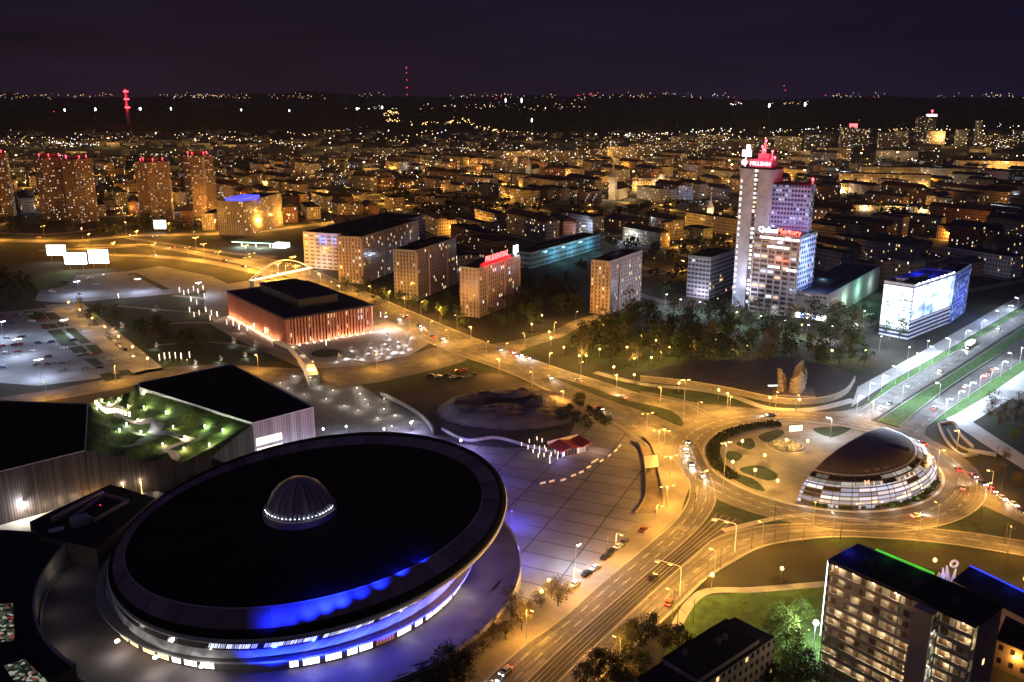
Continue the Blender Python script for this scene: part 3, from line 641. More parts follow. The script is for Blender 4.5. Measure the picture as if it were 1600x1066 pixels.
def vps(s, t, up=.18):
    i, j = s * NV, t * NV; i0, j0 = min(int(i), NV - 1), min(int(j), NV - 1); f, g = i - i0, j - j0
    return vp(i0, j0).lerp(vp(i0 + 1, j0), f).lerp(vp(i0, j0 + 1).lerp(vp(i0 + 1, j0 + 1), f), g) + V(0, 0, up)
zz = [(.5, -.0), (.4, .12), (.2, .22), (.55, .3), (.3, .42), (.62, .5), (.42, .62), (.66, .72), (.52, .84), (.72, 1.)]
for k in range(len(zz) - 1):
    for q in range(8):
        f, g = q / 8, (q + 1) / 8; s0, t0 = zz[k][0] + (zz[k + 1][0] - zz[k][0]) * f, zz[k][1] + (zz[k + 1][1] - zz[k][1]) * f; s1, t1 = zz[k][0] + (zz[k + 1][0] - zz[k][0]) * g, zz[k][1] + (zz[k + 1][1] - zz[k][1]) * g
        pv.face([vps(s0, max(0, t0 - .035), .3), vps(s0, min(1, t0 + .035), .3), vps(s1, min(1, t1 + .035), .3), vps(s1, max(0, t1 - .035), .3)])
pv.build('valley_path', M('path_stone', (.42, .38, .36), .8, .15, .4), mk_)
b = MB(); A_ = [vp(i, NV) for i in range(NV + 1)]; u = 0
for i in range(NV):
    a, c = A_[i], A_[i + 1]; d = math.hypot(c.x - a.x, c.y - a.y); b.face([(a.x, a.y, 0), (c.x, c.y, 0), tuple(c), tuple(a)], 0, [(u, 0), (u + d, 0), (u + d, c.z), (u, a.z)]); u += d
b.build('front_wall', lam2, mk_)
cafe = EM('warm_glazing', (1, .88, .66), 1.9)
for k in range(12):
    p = vps(.12 + .035 * k, .3 + .008 * k, 0); bb = MB(); bb.box(p.x, p.y, p.z, 1.0, .4, 2.2, .3); bb.build('valley_window', cafe, mk_)
for s, t, pw, c in ((.35, .62, 2600, WHT), (.3, .55, 1200, WHT), (.15, .1, 900, WARM), (.3, .15, 700, (1, .9, .6)), (.5, .08, 900, (1, .9, .6)), (.72, .38, 1200, (.95, 1, .7)), (.8, .45, 1200, (.95, 1, .7)), (.62, .3, 800, WARM), (.5, .45, 900, WARM), (.78, .62, 1500, (.75, 1, .6)), (.84, .7, 1500, (.75, 1, .6)), (.6, .7, 800, WARM), (.5, .8, 700, WARM), (.7, .9, 900, WARM), (.12, .38, 500, (1, .95, .6)), (.2, .7, 500, (.9, 1, .7)), (.85, .85, 900, (1, .95, .6)), (.1, .25, 500, WARM), (.62, .58, 700, WARM), (.9, .3, 500, (.9, 1, .5))):
    p = vps(s, t, 1.0); bb = MB(); bb.tube(p - V(0, 0, 1), p, .09); bb.ball(tuple(p + V(0, 0, .1)), .2, 6, 4); bb.build('valley_lamp', wht_glow, mk_); light('valley_light', tuple(p + V(.25, -.25, .25)), c, pw * 1.0, mk_, .15)
# front-right facade windows of the right wing
i0 = Vector(g2(395, 662, 22)); i1 = Vector(g2(490, 637, 22)); d = (i1 - i0); n = Vector((d.y, -d.x)).normalized()
for k in range(14):
    p = i0 + d * (.03 + .03 * k) + n * .12
    for z in (7.5, 12.):
        bb = MB(); q = p + d * .021; bb.face([(p.x, p.y, z), (q.x, q.y, z), (q.x, q.y, z + 3.4 * (1 - .02 * k)), (p.x, p.y, z + 3.4)]); bb.build('window', cafe, mk_)
for k in range(6):
    p = i0 + d * (.1 + .16 * k) + n * 4; light('facade_flood', (p.x, p.y, 1.2), (.72, .74, 1), 2900, mk_, .3)
i0 = Vector(g2(133, 705, 20)); i1 = Vector(g2(0, 738, 20)); d = i1 - i0; n = Vector((-d.y, d.x)).normalized()
for k in range(7):
    p = i0 + d * (-.15 + .17 * k) + n * 3.2; light('facade_flood', (p.x, p.y, 2), (WARM if k > 1 else AMB), 320, mk_, .3)
for x, y in ((168, 755), (192, 756), (220, 754), (35, 775), (72, 773)):
    p = at(x, y, 5); bb = MB(); bb.ball(tuple(p), .3); bb.tube((p.x, p.y, 0), p, .06); bb.build('wall_lamp', amb_glow, mk_); light('wall_light', (p.x, p.y - .6, 5), WARM, 420, mk_)
sheet('forecourt', px([(-60, 790), (60, 792), (110, 775), (150, 770), (200, 756), (260, 772), (238, 790), (150, 840), (-60, 840)], 0), .2, M('pale_stone', (.6, .58, .54), .8, .1, .3))
fl = thing('flood_mast', 'flood lamp on a short mast lighting the pale forecourt below the ribbed hall wall', 'lamp', (*g2(42, 812), .2))
b = MB(); b.tube((0, 0, 0), (0, 0, 6), .09); b.build('pole', metal, fl); b = MB(); b.box(0, 0, 6, .7, .4, .3); b.build('head', wht_glow, fl); light('lamp_light', (0, -.3, 5.8), (1, .95, .85), 4500, fl)
fl = thing('flood_mast', 'flood lamp on a short mast lighting the pale step beside the valley foot', 'lamp', (*g2(232, 768), .2))
b = MB(); b.tube((0, 0, 0), (0, 0, 5), .09); b.build('pole', metal, fl); b = MB(); b.box(0, 0, 5, .7, .4, .3); b.build('head', wht_glow, fl); light('lamp_light', (0, -.3, 4.8), (1, .95, .85), 6000, fl)
# ---------------- brick concert hall
c0, c1, c2 = Vector(g2(446, 497, 18)), Vector(g2(581, 476, 18)), Vector(g2(346, 456, 18))
u = (c1 - c0); v = (c2 - c0); v = v - u * (v.dot(u) / u.dot(u)); lu, lv = u.length, v.length; un, vn = u / lu, v / lv
nh = thing('concert_hall', 'square brick concert hall with red pillars lit from below and dark stepped roof', 'concert hall', (c0.x, c0.y, 0), math.atan2(un.y, un.x))
brick = M('brick_pillar', (.36, .15, .10), .85, .25, 1.2)
b = MB(); b.prism([(2, 2), (lu - 2, 2), (lu - 2, lv - 2), (2, lv - 2)], 0, 17); b.build('wall', FAC('hall_glass', (.12, .06, .045), 3.2, 4.2, (.1, .9), (.15, .75), .28, 1.5, ((1, .7, .35), (1, .85, .6), (.9, .9, 1)), (.03, .025, .03)), nh)
for side in range(4):
    L_ = lu if side % 2 == 0 else lv; n = int(L_ / 2.05)
    for k in range(n + 1):
        if side in (1, 2) and k % 2: continue
        t = L_ * k / n; sk = .25 * math.sin(k * 2.4 + side)
        bb = MB(); x, y = ((t, .5), (lu - .5, t), (t, lv - .5), (.5, t))[side]
        bb.box(x, y, 0, 1.15 if side % 2 == 0 else .9, .9 if side % 2 == 0 else 1.15, 16.9, sk); bb.build('pillar', brick, nh)
nav = M('navy_roof', (.016, .014, .024), .7, .3, .1)
b = MB(); b.prism([(-.8, -.8), (lu + .8, -.8), (lu + .8, lv + .8), (-.8, lv + .8)], 16.9, 18., 0, 0); b.build('roof', nav, nh)
rc = [g2(*p, 24) for p in ((404, 443), (463, 437), (531, 459), (462, 469))]
inv = lambda p: (Vector(p) - c0)
q = [(inv(p).dot(un), inv(p).dot(vn)) for p in rc]; x0, x1 = min(a[0] for a in q) + 4, max(a[0] for a in q) - 4; y0_, y1_ = min(a[1] for a in q), max(a[1] for a in q)
x0 = max(x0, 8); x1 = min(x1, lu - 7); y0_ = max(y0_, 10); y1_ = min(y1_, lv - 12)
x0 -= 2; x1 += 2
b = MB(); b.prism([(x0, y0_), (x1, y0_), (x1, y1_), (x0, y1_)], 18., 23.6); b.build('roof_block', M('roof_block', (.045, .038, .046), .8, .2, .2), nh)
b = MB(); b.prism([(x0 - .4, y0_ - .4), (x1 + .4, y0_ - .4), (x1 + .4, y1_ + .4), (x0 - .4, y1_ + .4)], 23.6, 24.2); b.build('upper_roof', nav, nh)
for side, n in ((0, 12), (3, 18)):
    for k in range(n):
        t = (k + .5) / n; x, y = ((lu * t, -1.3), (0, 0), (0, 0), (-1.3, lv * t))[side]
        light('pillar_uplight', (x, y, .6), (1, .52, .3) if side == 3 or k > 5 else (1, .72, .5), 1700 if (side == 0 and k > 5) or side == 3 else 800, nh, .15)
        bb = MB(); bb.box(x, y, 0, .5, .5, .35); bb.build('uplight', amb_glow, nh)
LAND['the brick concert hall'] = tuple((c0 + u * .5 + v * .5))
# ---------------- roundabout pavilion
pav = thing('domed_pavilion', 'shell-roofed glass pavilion glowing white on the roundabout island', 'pavilion', (0, 0, .16))
PC = Vector((139.5, 344.)); pa = Vector((.70, .714)).normalized(); pn = Vector((pa.y, -pa.x)); RA, RB_, RH = 44., 32., 12.
def shell(a, h, k=1.):                     # a: 0..pi round the bulge, h: 0..pi/2 up the shell
    x = RA * k * math.cos(a) * math.cos(h) ** .8; y = RB_ * k * math.sin(a) * math.cos(h) ** .8; z = RH * k * math.sin(h) ** .9
    p = PC + pa * x + pn * y; return (p.x, p.y, z)
def shell_part(name, mat, h0, h1, n=40, m=6, a0=0., a1=PI, k=1., smooth=True, uvw=True):
    b = MB()
    for i in range(n):
        for j in range(m):
            A0, A1 = a0 + (a1 - a0) * i / n, a0 + (a1 - a0) * (i + 1) / n; q0, q1 = h0 + (h1 - h0) * j / m, h0 + (h1 - h0) * (j + 1) / m
            b.face([shell(A0, q0, k), shell(A1, q0, k), shell(A1, q1, k), shell(A0, q1, k)], 0, [(A0 * 30, q0 * 14), (A1 * 30, q0 * 14), (A1 * 30, q1 * 14), (A0 * 30, q1 * 14)])
    return b.build(name, mat, pav, smooth=smooth)
shell_part('roof', M('shell_roof', (.15, .125, .105), .6, .2, .12), .84, PI / 2, 48, 10)
gm = FAC('pavilion_glass', (.10, .09, .085), 6.2, 1.5, (.02, .98), (.16, .86), .9, .95, ((.7, .74, 1), (1, .95, .86), (.95, .86, .95)), (.035, .03, .035))
shell_part('glazing', gm, .0, .58, 60, 12)
shell_part('upper_glazing', FAC('pavilion_upper_glass', (.05, .042, .04), 5.4, 1.6, (.02, .98), (.14, .85), .6, .42, ((1, .9, .75), (1, .85, .7), (.9, .9, 1)), (.02, .018, .02)), .58, .84, 60, 5)
shell_part('glazing_rail', M('bright_rail', (.7, .7, .7), .4, .1, 1, .5), .815, .85, 60, 1, k=1.008)
b = MB()
for k in range(15):
    a = PI * (k + .2) / 15
    for j in range(6): b.tube(shell(a, .84 * j / 6, 1.008), shell(a, .84 * (j + 1) / 6, 1.008), .13, n=4)
b.build('glazing_rib', M('dark_rib', (.07, .065, .07), .5, .2, 1, .4), pav)
b = MB()                                    # the flat back under the arch
A_ = [shell(0, PI / 2 * i / 20) for i in range(21)] + [shell(PI, PI / 2 * i / 20) for i in range(19, -1, -1)]
b.face(A_); b.build('back_wall', concd, pav)
sk_ = M('skylight_glass', (.02, .018, .018), .2, .3, 1, spec=.5)
for k in range(4):
    shell_part('skylight', sk_, .94, 1.25, 4, 6, 1.60 - .26 * 0 + .0 + k * .045 - .55, 1.64 + k * .045 - .55, 1.006)
for a in (1.95, 2.12, 2.29): shell_part('vent_hatch', M('hatch', (.3, .29, .27), .6), .90, .95, 3, 2, a, a + .09, 1.008)
sgn = M('sign_letter', (.75, .55, .42), .6, .1, 1)
word = 'Mia  cafe'
for k, ch in enumerate(word):
    if ch == ' ': continue
    a = 2.38 - k * .085; p = shell(a, .6, 1.03); o = text_obj(ch, 3.0 if k == 0 else 2.3, .15, 'sign_letter', EM('sign_letter_lit', (1, .7, .55), .5), pav, p)
    q = shell(a - .05, .6, 1.03); d = math.atan2(q[1] - p[1], q[0] - p[0]); o.rotation_euler = (PI / 2 - .5, 0, d)
for k in range(11):
    a = PI * (k + .5) / 11; p = shell(a, 0, 1.1); light('pavilion_light', (p[0], p[1], 2.4), (.95, .9, .88), 500, pav, .4)
pt = sheet('pavilion_terrace_ground', [tuple(PC + pa * (RA + 3) * math.cos(t) + pn * (RB_ + 8) * math.sin(t)) for t in [PI * i / 40 for i in range(41)]], .21, M('terrace_paving', (.09, .08, .075), .8, .3, .5))
for k in range(26):                         # bushes round the glass
    a = .12 + PI * .6 * k / 26; p = shell(a, 0, 1.16)
# ---------------- towers and blocks
def block(name, label, cat, near, left, right, ytop, wall, roof=dark_roof, pent=True, group=None, h=None, edge=conc, ang=None):
    """box building from the pixels of its near, left and right base corners and the row of its near top"""
    B = Vector(g2(*near)); A = Vector(g2(*left)); C = Vector(g2(*right)); u = C - B; v = A - B
    v = v - u * (v.dot(u) / u.dot(u)); lu, lv = u.length, max(v.length, 8.)
    vn = Vector((-u.y, u.x)).normalized()
    if h is None:
        lo, hi = 0., 300.
        for _ in range(40):
            m = (lo + hi) / 2; Y = B.y * CP - (m - H) * SP; Z = B.y * SP + (m - H) * CP
            if 533 - F * Z / Y > ytop: lo = m
            else: hi = m
        h = lo
    t = thing(name, label, cat, (B.x, B.y, 0), math.atan2(u.y, u.x), group)
    b = MB(); b.prism([(0, 0), (lu, 0), (lu, lv), (0, lv)], 0, h - .1); b.build('wall', wall, t)
    b = MB(); b.prism([(.3, .3), (lu - .3, .3), (lu - .3, lv - .3), (.3, lv - .3)], h - .1, h); b.build('roof', roof, t)
    b = MB()
    for p, q in (((0, .15), (lu, .15)), ((lu - .15, .3), (lu - .15, lv - .3)), ((lu, lv - .15), (0, lv - .15)), ((.15, lv - .3), (.15, .3))): bar(b, p, q, .3, h - .1, .9)
    b.build('parapet', edge, t)
    if pent:
        b = MB(); b.box(lu * .35, lv * .5, h, lu * .3, lv * .5, 3); b.build('roof_plant', dark_roof, t)
        b = MB(); b.box(lu * .72, lv * .55, h, 3.5, 3, 2.2); b.build('stair_head', dark_roof, t)
    return t, lu, lv, h
pinkw = FAC('pink_panel_wall', (.36, .27, .24), 2.9, 2.85, (.3, .7), (.16, .84), .10, 1.5, glass=(.10, .075, .07), band=(.12, (.27, .2, .18)))
greyw = FAC('grey_panel_wall', (.30, .25, .24), 2.7, 2.85, (.28, .72), (.18, .85), .09, 1.5, glass=(.09, .075, .075), band=(.12, (.2, .17, .17)))
def ribs(t, lu, lv, h, mat, xs, side=0):
    for x in xs: b = MB(); b.box(x, -.35, 0, 1.6, .7, h - 1); b.build('facade_rib', mat, t)
pale = M('pale_panel', (.4, .31, .28), .8, .15, .3)
t, lu, lv, h = block('apartment_tower', 'pinkish apartment block nearest the blue-edged office, behind the avenue lamps', 'apartment block', (567, 444), (548, 434), (656, 408), 372, pinkw); ribs(t, lu, lv, h, pale, (1.2, lu * .35, lu * .6))
t, lu, lv, h = block('apartment_tower', 'grey apartment block with dark roof between the concert hall and the red-sign block', 'apartment block', (652, 470), (633, 460), (714, 443), 393, greyw); ribs(t, lu, lv, h, pale, (1.0, lu * .3, lu * .75))
t, lu, lv, h = block('apartment_tower', 'apartment block carrying a red lit rooftop sign and bright white lamp', 'apartment block', (747, 497), (732, 488), (812, 470), 421, pinkw); ribs(t, lu, lv, h, pale, (1.0, lu * .22, lu * .62, lu - 1))
text_obj('PRUDENTIAL', 5.6, .2, 'sign_letters', EM('sign_red', (1, .12, .12), 4.5), t, (lu * .46, .6, h + 3.0))
b = MB(); b.box(lu * .46, 1.6, h, lu * .72, .4, 2.6); b.build('sign_frame', M('sign_frame', (.4, .05, .08), .7), t)
for k in range(4): light('sign_light', (lu * (.2 + .18 * k), -1.6, h + 3.2), REDL, 2600, t)
b = MB(); b.box(lu * .93, 1.2, h + 2.6, 6.5, .5, 5.6); b.box(lu * .93, 1.4, h, .5, .5, 2.6); b.build('sign_disc', EM('sign_white', (.85, .9, 1), 5), t); light('sign_light', (lu * .93, -2.5, h + 4), WHT, 3000, t)
t, lu, lv, h = block('apartment_tower', 'lone pink apartment block with purple-lit roof beside the dark park', 'apartment block', (950, 493), (931, 485), (1001, 470), 410, pinkw); ribs(t, lu, lv, h, pale, (1.0, lu * .3))
light('roof_light', (lu * .4, lv * .3, h + 5), (.6, .4, 1), 500, t)
t, lu, lv, h = block('slab_block', 'slab block with a blue lit crown beside the far interchange', 'apartment block', (386, 369), (361, 362), (443, 352), 316, greyw)
b = MB(); b.box(lu * .25, lv * .4, h, lu * .45, lv * .6, 3.5); b.build('lit_crown', EM('blue_crown', (.08, .08, 1), 1.6), t); light('crown_light', (lu * .3, -2, h + 2), (.1, .1, 1), 4000, t)
block('slab_block', 'lower slab end standing just left of the blue-crowned slab block', 'apartment block', (336, 360), (326, 356), (358, 350), 335, greyw, pent=False)
starw = FAC('star_tower_wall', (.24, .16, .13), 3.4, 2.9, (.34, .66), (.32, .68), .24, 1.7, glass=(.03, .025, .03), band=(.14, (.17, .11, .1)))
def star_tower(label, bx, by, w, ytop, rz):
    B = Vector(g2(bx, by)); t = thing('star_tower', label, 'tower block', (B.x, B.y, 0), rz, 'tall star-plan tower blocks')
    lo, hi = 0., 200.
    for _ in range(40):
        m = (lo + hi) / 2
        if 533 - F * ((B.y * SP + (m - H) * CP) / (B.y * CP - (m - H) * SP)) > ytop: lo = m
        else: hi = m
    h = lo; r = w * B.y / F / 2
    P = [(r * k * math.cos(a), r * k * math.sin(a)) for i in range(3) for k, a in ((1, 2 * PI * i / 3 - .42), (1, 2 * PI * i / 3 + .42), (.55, 2 * PI * i / 3 + PI / 3))]
    b = MB(); b.prism(P, 0, h); b.build('wall', starw, t)
    b = MB(); b.prism([(x * .96, y * .96) for x, y in P], h, h + .4); b.build('roof', dark_roof, t)
    b = MB(); b.box(0, 0, h + .4, r * .7, r * .7, 4); b.build('plant_room', M('red_brown_wall', (.22, .1, .09)), t)
    for i in range(5):
        a = 2 * PI * i / 5; bb = MB(); x, y = r * .62 * math.cos(a), r * .62 * math.sin(a); bb.tube((x, y, h + .4), (x, y, h + 3), .2); bb.ball((x, y, h + 3.4), .7, 6, 4); bb.build('warning_light', red_glow, t)
    for sx in (-.8, .8): light('warning_glow', (r * sx, -r * .5, h + 5), REDL, 2200, t)
    return t
star_tower('star tower block at the far edge, partly cut by the picture border', 0, 338, 48, 240, .3)
star_tower('left tower of the twin star towers with red roof lights', 90, 343, 46, 245, .1)
star_tower('right tower of the twin star towers with red roof lights', 130, 346, 50, 248, .5)
star_tower('star tower with many lit rooms standing alone above the white sign', 246, 344, 54, 252, .2)
star_tower('slim star tower nearest the blue-crowned slab block', 317, 336, 46, 242, .7)
# tall lilac tower with its office wing
lil = FAC('lilac_wall', (.45, .44, .5), 60, 3.1, (.9, .95), (.3, .7), .0, 1, glass=(.3, .3, .35))
offw = FAC('office_wall', (.36, .3, .33), 5.2, 3.5, (.05, .95), (.28, .86), .14, 1.1, ((1, .72, .5), (.95, .9, .85), (.85, .88, 1)), (.045, .04, .05))
blw = FAC('blue_office_wall', (.30, .31, .5), 2.1, 3.1, (.14, .86), (.28, .8), .22, 1.0, ((.5, .6, 1), (.7, .78, 1), (.8, .85, 1)), (.03, .035, .09))
tw = thing('tall_tower', 'tallest lilac tower with twin slabs and red glowing rooftop letters', 'tower', (0, 0, 0))
B = Vector(g2(1143, 478)); C = Vector(g2(1190, 486)); u = (C - B).normalized(); v = Vector((-u.y, u.x)); ang = math.atan2(u.y, u.x)
tw.location = (B.x, B.y, 0); tw.rotation_euler = (0, 0, ang); wl = (C - B).length
TH = 99.
b = MB(); b.prism([(0, 0), (wl * .42, 0), (wl * .42, 16), (0, 16)], 0, TH); b.prism([(wl * .56, .4), (wl, .4), (wl, 16), (wl * .56, 16)], 0, TH); b.prism([(0, 0), (0, 0), (0, 0)], 0, 0) if 0 else None; b.build('wall', lil, tw)
b = MB(); b.prism([(wl * .42, 1.6), (wl * .56, 1.6), (wl * .56, 15), (wl * .42, 15)], 0, TH - .5); b.build('window_strip', FAC('tower_strip', (.12, .11, .14), 2.2, 3.1, (.1, .9), (.25, .8), .62, 3.0, ((1, .8, .55), (.95, .95, 1), (1, .9, .8)), (.05, .05, .06)), tw)
b = MB(); b.prism([(.5, -.2), (2.3, -.2), (2.3, 0), (.5, 0)], 4, TH - 6); b.build('window_strip', FAC('tower_strip_left', (.4, .38, .44), 1.8, 4.2, (.2, .8), (.25, .75), .8, 2.4, ((1, .85, .7), (.95, .95, 1), (.9, .9, 1)), (.1, .1, .12)), tw)
b = MB(); b.prism([(-.3, -.3), (wl + .3, -.3), (wl + .3, 16.3), (-.3, 16.3)], TH, TH + 1.2); b.build('roof', dark_roof, tw)
b = MB(); b.box(wl * .55, 8, TH + 1.2, wl * .7, 10, 5); b.build('roof_plant', M('plant_wall', (.3, .22, .28)), tw)
b = MB(); b.box(wl * .6, 8, TH + 6.2, wl * .35, 6, 4); b.build('roof_tank', M('plant_wall', (.3, .22, .28)), tw)
text_obj('MILLENN', 3.8, .3, 'sign_letters', EM('sign_pink', (1, .35, .38), 5), tw, (wl * .62, -.6, TH + 2.6))
b = MB(); b.ball((wl * .12, -.8, TH + 4.3), 2.0, 12, 8); b.build('sign_emblem', EM('sign_violet', (.9, .55, 1), 4), tw)
b = MB(); b.box(wl * .1, 3, TH + 8, 7, .5, 4.5); b.box(wl * .12, 4, TH + 13, 3, .5, 3); b.box(wl * .05, 4, TH + 1.2, .4, .4, 9); b.build('lit_panel', EM('panel_pink', (1, .75, .95), 3.5), tw)
for x, z in ((.5, 9), (.66, 13), (.8, 9), (.95, 6), (1.1, 8), (1.0, 12), (.72, 19), (.6, 15)):
    bb = MB(); bb.tube((wl * x * .8, 8, TH + 4), (wl * x * .8, 8, TH + z), .15); bb.ball((wl * x * .8, 8, TH + z), .85, 8, 5); bb.build('warning_light', EM('red_lamp', (1, .06, .1), 12), tw)
for x, z, p in ((.7, 15, 14000), (.45, 9, 7000), (1.0, 9, 7000)): light('roof_glow', (wl * x, -1.5, TH + z), REDL, p, tw)
for k in range(3):                          # floods on the pale shaft
    o = light('tower_flood', (wl * (.1 + .4 * k), -16, 3), (.86, .85, 1), 23000, tw, .5, 70); aim(o, (wl * .5, 0, 42))
b = MB(); b.prism([(wl, 3), (wl + 25, 9), (wl + 20, 26), (wl, 20)], 0, 89); b.build('rear_slab', blw, tw)
b = MB(); b.prism([(wl + .2, 3.2), (wl + 24.6, 9.2), (wl + 19.8, 25.6), (wl + .2, 19.8)], 89, 90); b.build('rear_roof', dark_roof, tw)
bb = MB(); bb.tube((wl + 24, 12, 90), (wl + 24, 12, 93), .2); bb.ball((wl + 24, 12, 93.4), 1., 8, 5); bb.build('warning_light', red_glow, tw); light('roof_glow', (wl + 22, 7, 95), REDL, 6000, tw)
for k in range(3):
    o = light('rear_flood', (wl + 10 + 7 * k, -14, 62), (.35, .42, 1), 4000, tw, .4, 110); aim(o, (wl + 12 + 4 * k, 8, 70))
ow, lu, lv, h = block('office_wing', 'glazed office wing with white and red rooftop signs below the tall lilac tower', 'office block', (1171, 486), (1169, 470), (1240, 497), 370, offw, h=56)
text_obj('Qubus', 5.2, .3, 'sign_letters', EM('sign_cold', (.8, .85, 1), 5), ow, (lu * .28, .4, h + 1.2))
text_obj('Mercury', 5.0, .3, 'sign_letters', EM('sign_red_bright', (1, .1, .05), 6), ow, (lu * .74, .4, h + 1.2))
for k in range(3): light('sign_light', (lu * (.55 + .17 * k), -1.2, h + 3), REDL, 1500, ow)
light('sign_light', (lu * .28, -1.2, h + 3), (.5, .6, 1), 1500, ow)
for z, x0, x1 in ((h - 3.2, .12, .98), (h - 9.2, .3, .74), (h - 23, .35, .6), (h - 24, .75, .97)):
    bb = MB(); bb.box(lu * (x0 + x1) / 2, -.06, z, lu * (x1 - x0), .1, 1.5); bb.build('lit_floor', lit_w, ow)
b = MB(); b.prism([(lu + .02, -.2), (lu + .5, -.2), (lu + .5, lv * .9), (lu + .02, lv * .9)], 17, h - 1)
b.build('side_facade', FAC('ice_grid', (.75, .83, 1), 3.3, 3.6, (.2, .8), (.2, .8), .1, 1.2, glass=(.02, .04, .12)), ow)
for z in (26, 40, 52): light('side_flood', (lu + 9, lv * .3, z), (.4, .55, 1), 4200, ow)
for x, z in ((lu * .58, h - 17), (lu * .72, h - 17.5)): light('atrium_light', (x, -1.5, z), (1, .15, .05), 700, ow)
b = MB()
for k in range(7): b.box(lu * (k / 6.), -.35, 0, .6, .6, h)
b.build('facade_frame', M('frame_grey', (.42, .38, .42)), ow)
hallw = M('pinkish_render', (.34, .27, .25), .85, .12, .2)
dh, lu, lv, h = block('department_store', 'broad windowless store hall with teal-lit side beside the office wing', 'department store', (1290, 503), (1236, 490), (1372, 452), 462, hallw, M('store_roof', (.03, .032, .05), .7, .4, .05), edge=M('store_edge', (.2, .19, .2)))
for k in range(10):
    bb = MB(); bb.box(-.06, lv * (.08 + .09 * k), h - 2.6, .1, 1.8, 1.3); bb.build('window', gl, dh)
for x, z, c, p in ((lu * .3, 9, (.55, 1, .8), 7000), (lu * .55, 10, (.35, 1, .75), 9000), (lu * .8, 9, (.5, .9, .8), 4500), (lu * .1, 9, WARM, 6000)): light('facade_flood', (x, -6, z), c, p, dh)
for k in range(5):
    bb = MB(); bb.box(-.08, lv * (.1 + .17 * k), .4, .12, 6, 3.6); bb.build('shop_window', lit_b if k % 2 else lit_w, dh)
b = MB(); b.box(lu * .3, lv * .6, h + .05, 9, 5, .3); b.build('roof_light', EM('roof_panel', (.6, .85, 1), 1.4), dh); light('roof_glow', (lu * .3, lv * .6, h + 4), (.35, .75, 1), 2500, dh)
wb, lu, lv, h = block('billboard_building', 'office building wrapped in white glowing adverts with blue-lit roof', 'office building', (1418, 531), (1378, 520), (1482, 505), 447, FAC('slat_wall', (.5, .5, .6), 200, 2.6, (.0, 1.), (.45, 1.), .0, 1, glass=(.05, .05, .1)), nav, h=None)
ad, N_, L_, bs = node_mat('advert_sheet')
tcx = N_.new('ShaderNodeTexCoord'); nn = N_.new('ShaderNodeTexNoise'); nn.inputs['Scale'].default_value = .09; nn.inputs['Detail'].default_value = 6; nn.inputs['Roughness'].default_value = .55; L_.new(tcx.outputs['Object'], nn.inputs[0])
rr = N_.new('ShaderNodeValToRGB'); L_.new(nn.outputs['Fac'], rr.inputs[0]); e = rr.color_ramp.elements; e[0].position = .36; e[0].color = (.10, .2, .3, 1); e[1].position = .56; e[1].color = (.93, .97, .95, 1); x = e.new(.46); x.color = (.42, .55, .95, 1)
L_.new(rr.outputs[0], bs.inputs['Emission Color']); L_.new(rr.outputs[0], bs.inputs['Base Color']); bs.inputs['Emission Strength'].default_value = .85
hb = h * .36
b = MB(); b.box(lu * .5, -.3, hb, lu - .6, .4, h - hb - 1.6); b.build('advert_sheet', ad, wb)
b = MB(); b.box(-.3, lv * .5, hb * .55, .4, lv - .6, h - hb * .55 - 1.5); b.build('advert_sheet', EM('advert_white', (.88, .97, .95), .85, True), wb)
adt = M('advert_print', (.1, .2, .22), .7)
for k, (yy, zz, w_) in enumerate(((.45, .80, 3), (.42, .70, 9), (.5, .56, 10), (.4, .50, 8), (.52, .42, 7), (.6, .36, 9), (.3, .30, 5), (.8, .62, 4))):
    bb = MB()
    for q in range(int(w_ / 2)): bb.box(-.53, lv * yy + (q - w_ / 4) * 3.3, h * zz + .25 * math.sin(q * 2.1), .06, 2.2 + .7 * math.sin(q * 1.3 + k), .75 + .3 * math.sin(q * 1.7))
    bb.build('advert_line', adt, wb)
b = MB(); b.box(lu * .2, lv * .6, h, 16, 5, 2.6); b.build('roof_box', M('glass_box', (.3, .4, .55), .3), wb)
for k in range(9):
    bb = MB(); bb.box(lu * (.06 + .105 * k), -1.4, h + .9, 2.2, .5, .5); bb.build('advert_lamp', wht_glow, wb)
    if k % 2 == 0: light('advert_light', (lu * (.06 + .105 * k), -2.2, h + .4), WHT, 500, wb)
light('roof_glow', (lu * .4, lv * .5, h + 6), (.02, .04, 1), 15000, wb); light('roof_glow', (lu * .8, lv * .5, h + 7), (.02, .05, 1), 7000, wb)
b = MB(); b.box(lu * .42, lv * .5, h, 3, 3, 1.5); b.build('blue_lantern', blu_glow, wb)
bk, lu2, lv2, h2 = block('office_block', 'blue-lit office block directly behind the white billboard building', 'office block', (1484, 505), (1470, 490), (1508, 487), 428, FAC('blue_grid', (.12, .15, .4), 2.6, 3., (.2, .8), (.25, .8), .3, 1.0, ((.35, .5, 1), (.5, .65, 1), (.6, .7, 1)), (.02, .03, .1)), nav)
light('facade_flood', (lu2 * .5, -10, 14), (.1, .2, 1), 9000, bk)
ol, lu, lv, h = block('office_block', 'dim lilac office slab standing just left of the tall lilac tower', 'office block', (1107, 468), (1080, 460), (1146, 452), 404, FAC('dim_office', (.32, .3, .34), 3., 3.3, (.1, .9), (.3, .8), .05, 1.4, glass=(.06, .06, .09)), dark_roof)
light('facade_flood', (-6, lv * .3, 5), (.9, .85, 1), 5000, ol)
be, lu, lv, h = block('office_block', 'long office block with a blue and green lit edge behind the avenue', 'office block', (545, 424), (497, 412), (665, 385), 368, FAC('plain_office', (.34, .33, .34), 6, 3.4, (.15, .85), (.3, .75), .06, 1.2, glass=(.10, .1, .11)), dark_roof)
for yy, c in ((lv * .25, (.1, .3, 1)), (lv * .55, (.1, .25, 1))): light('edge_light', (-3, yy, h - 5), c, 2600, be)
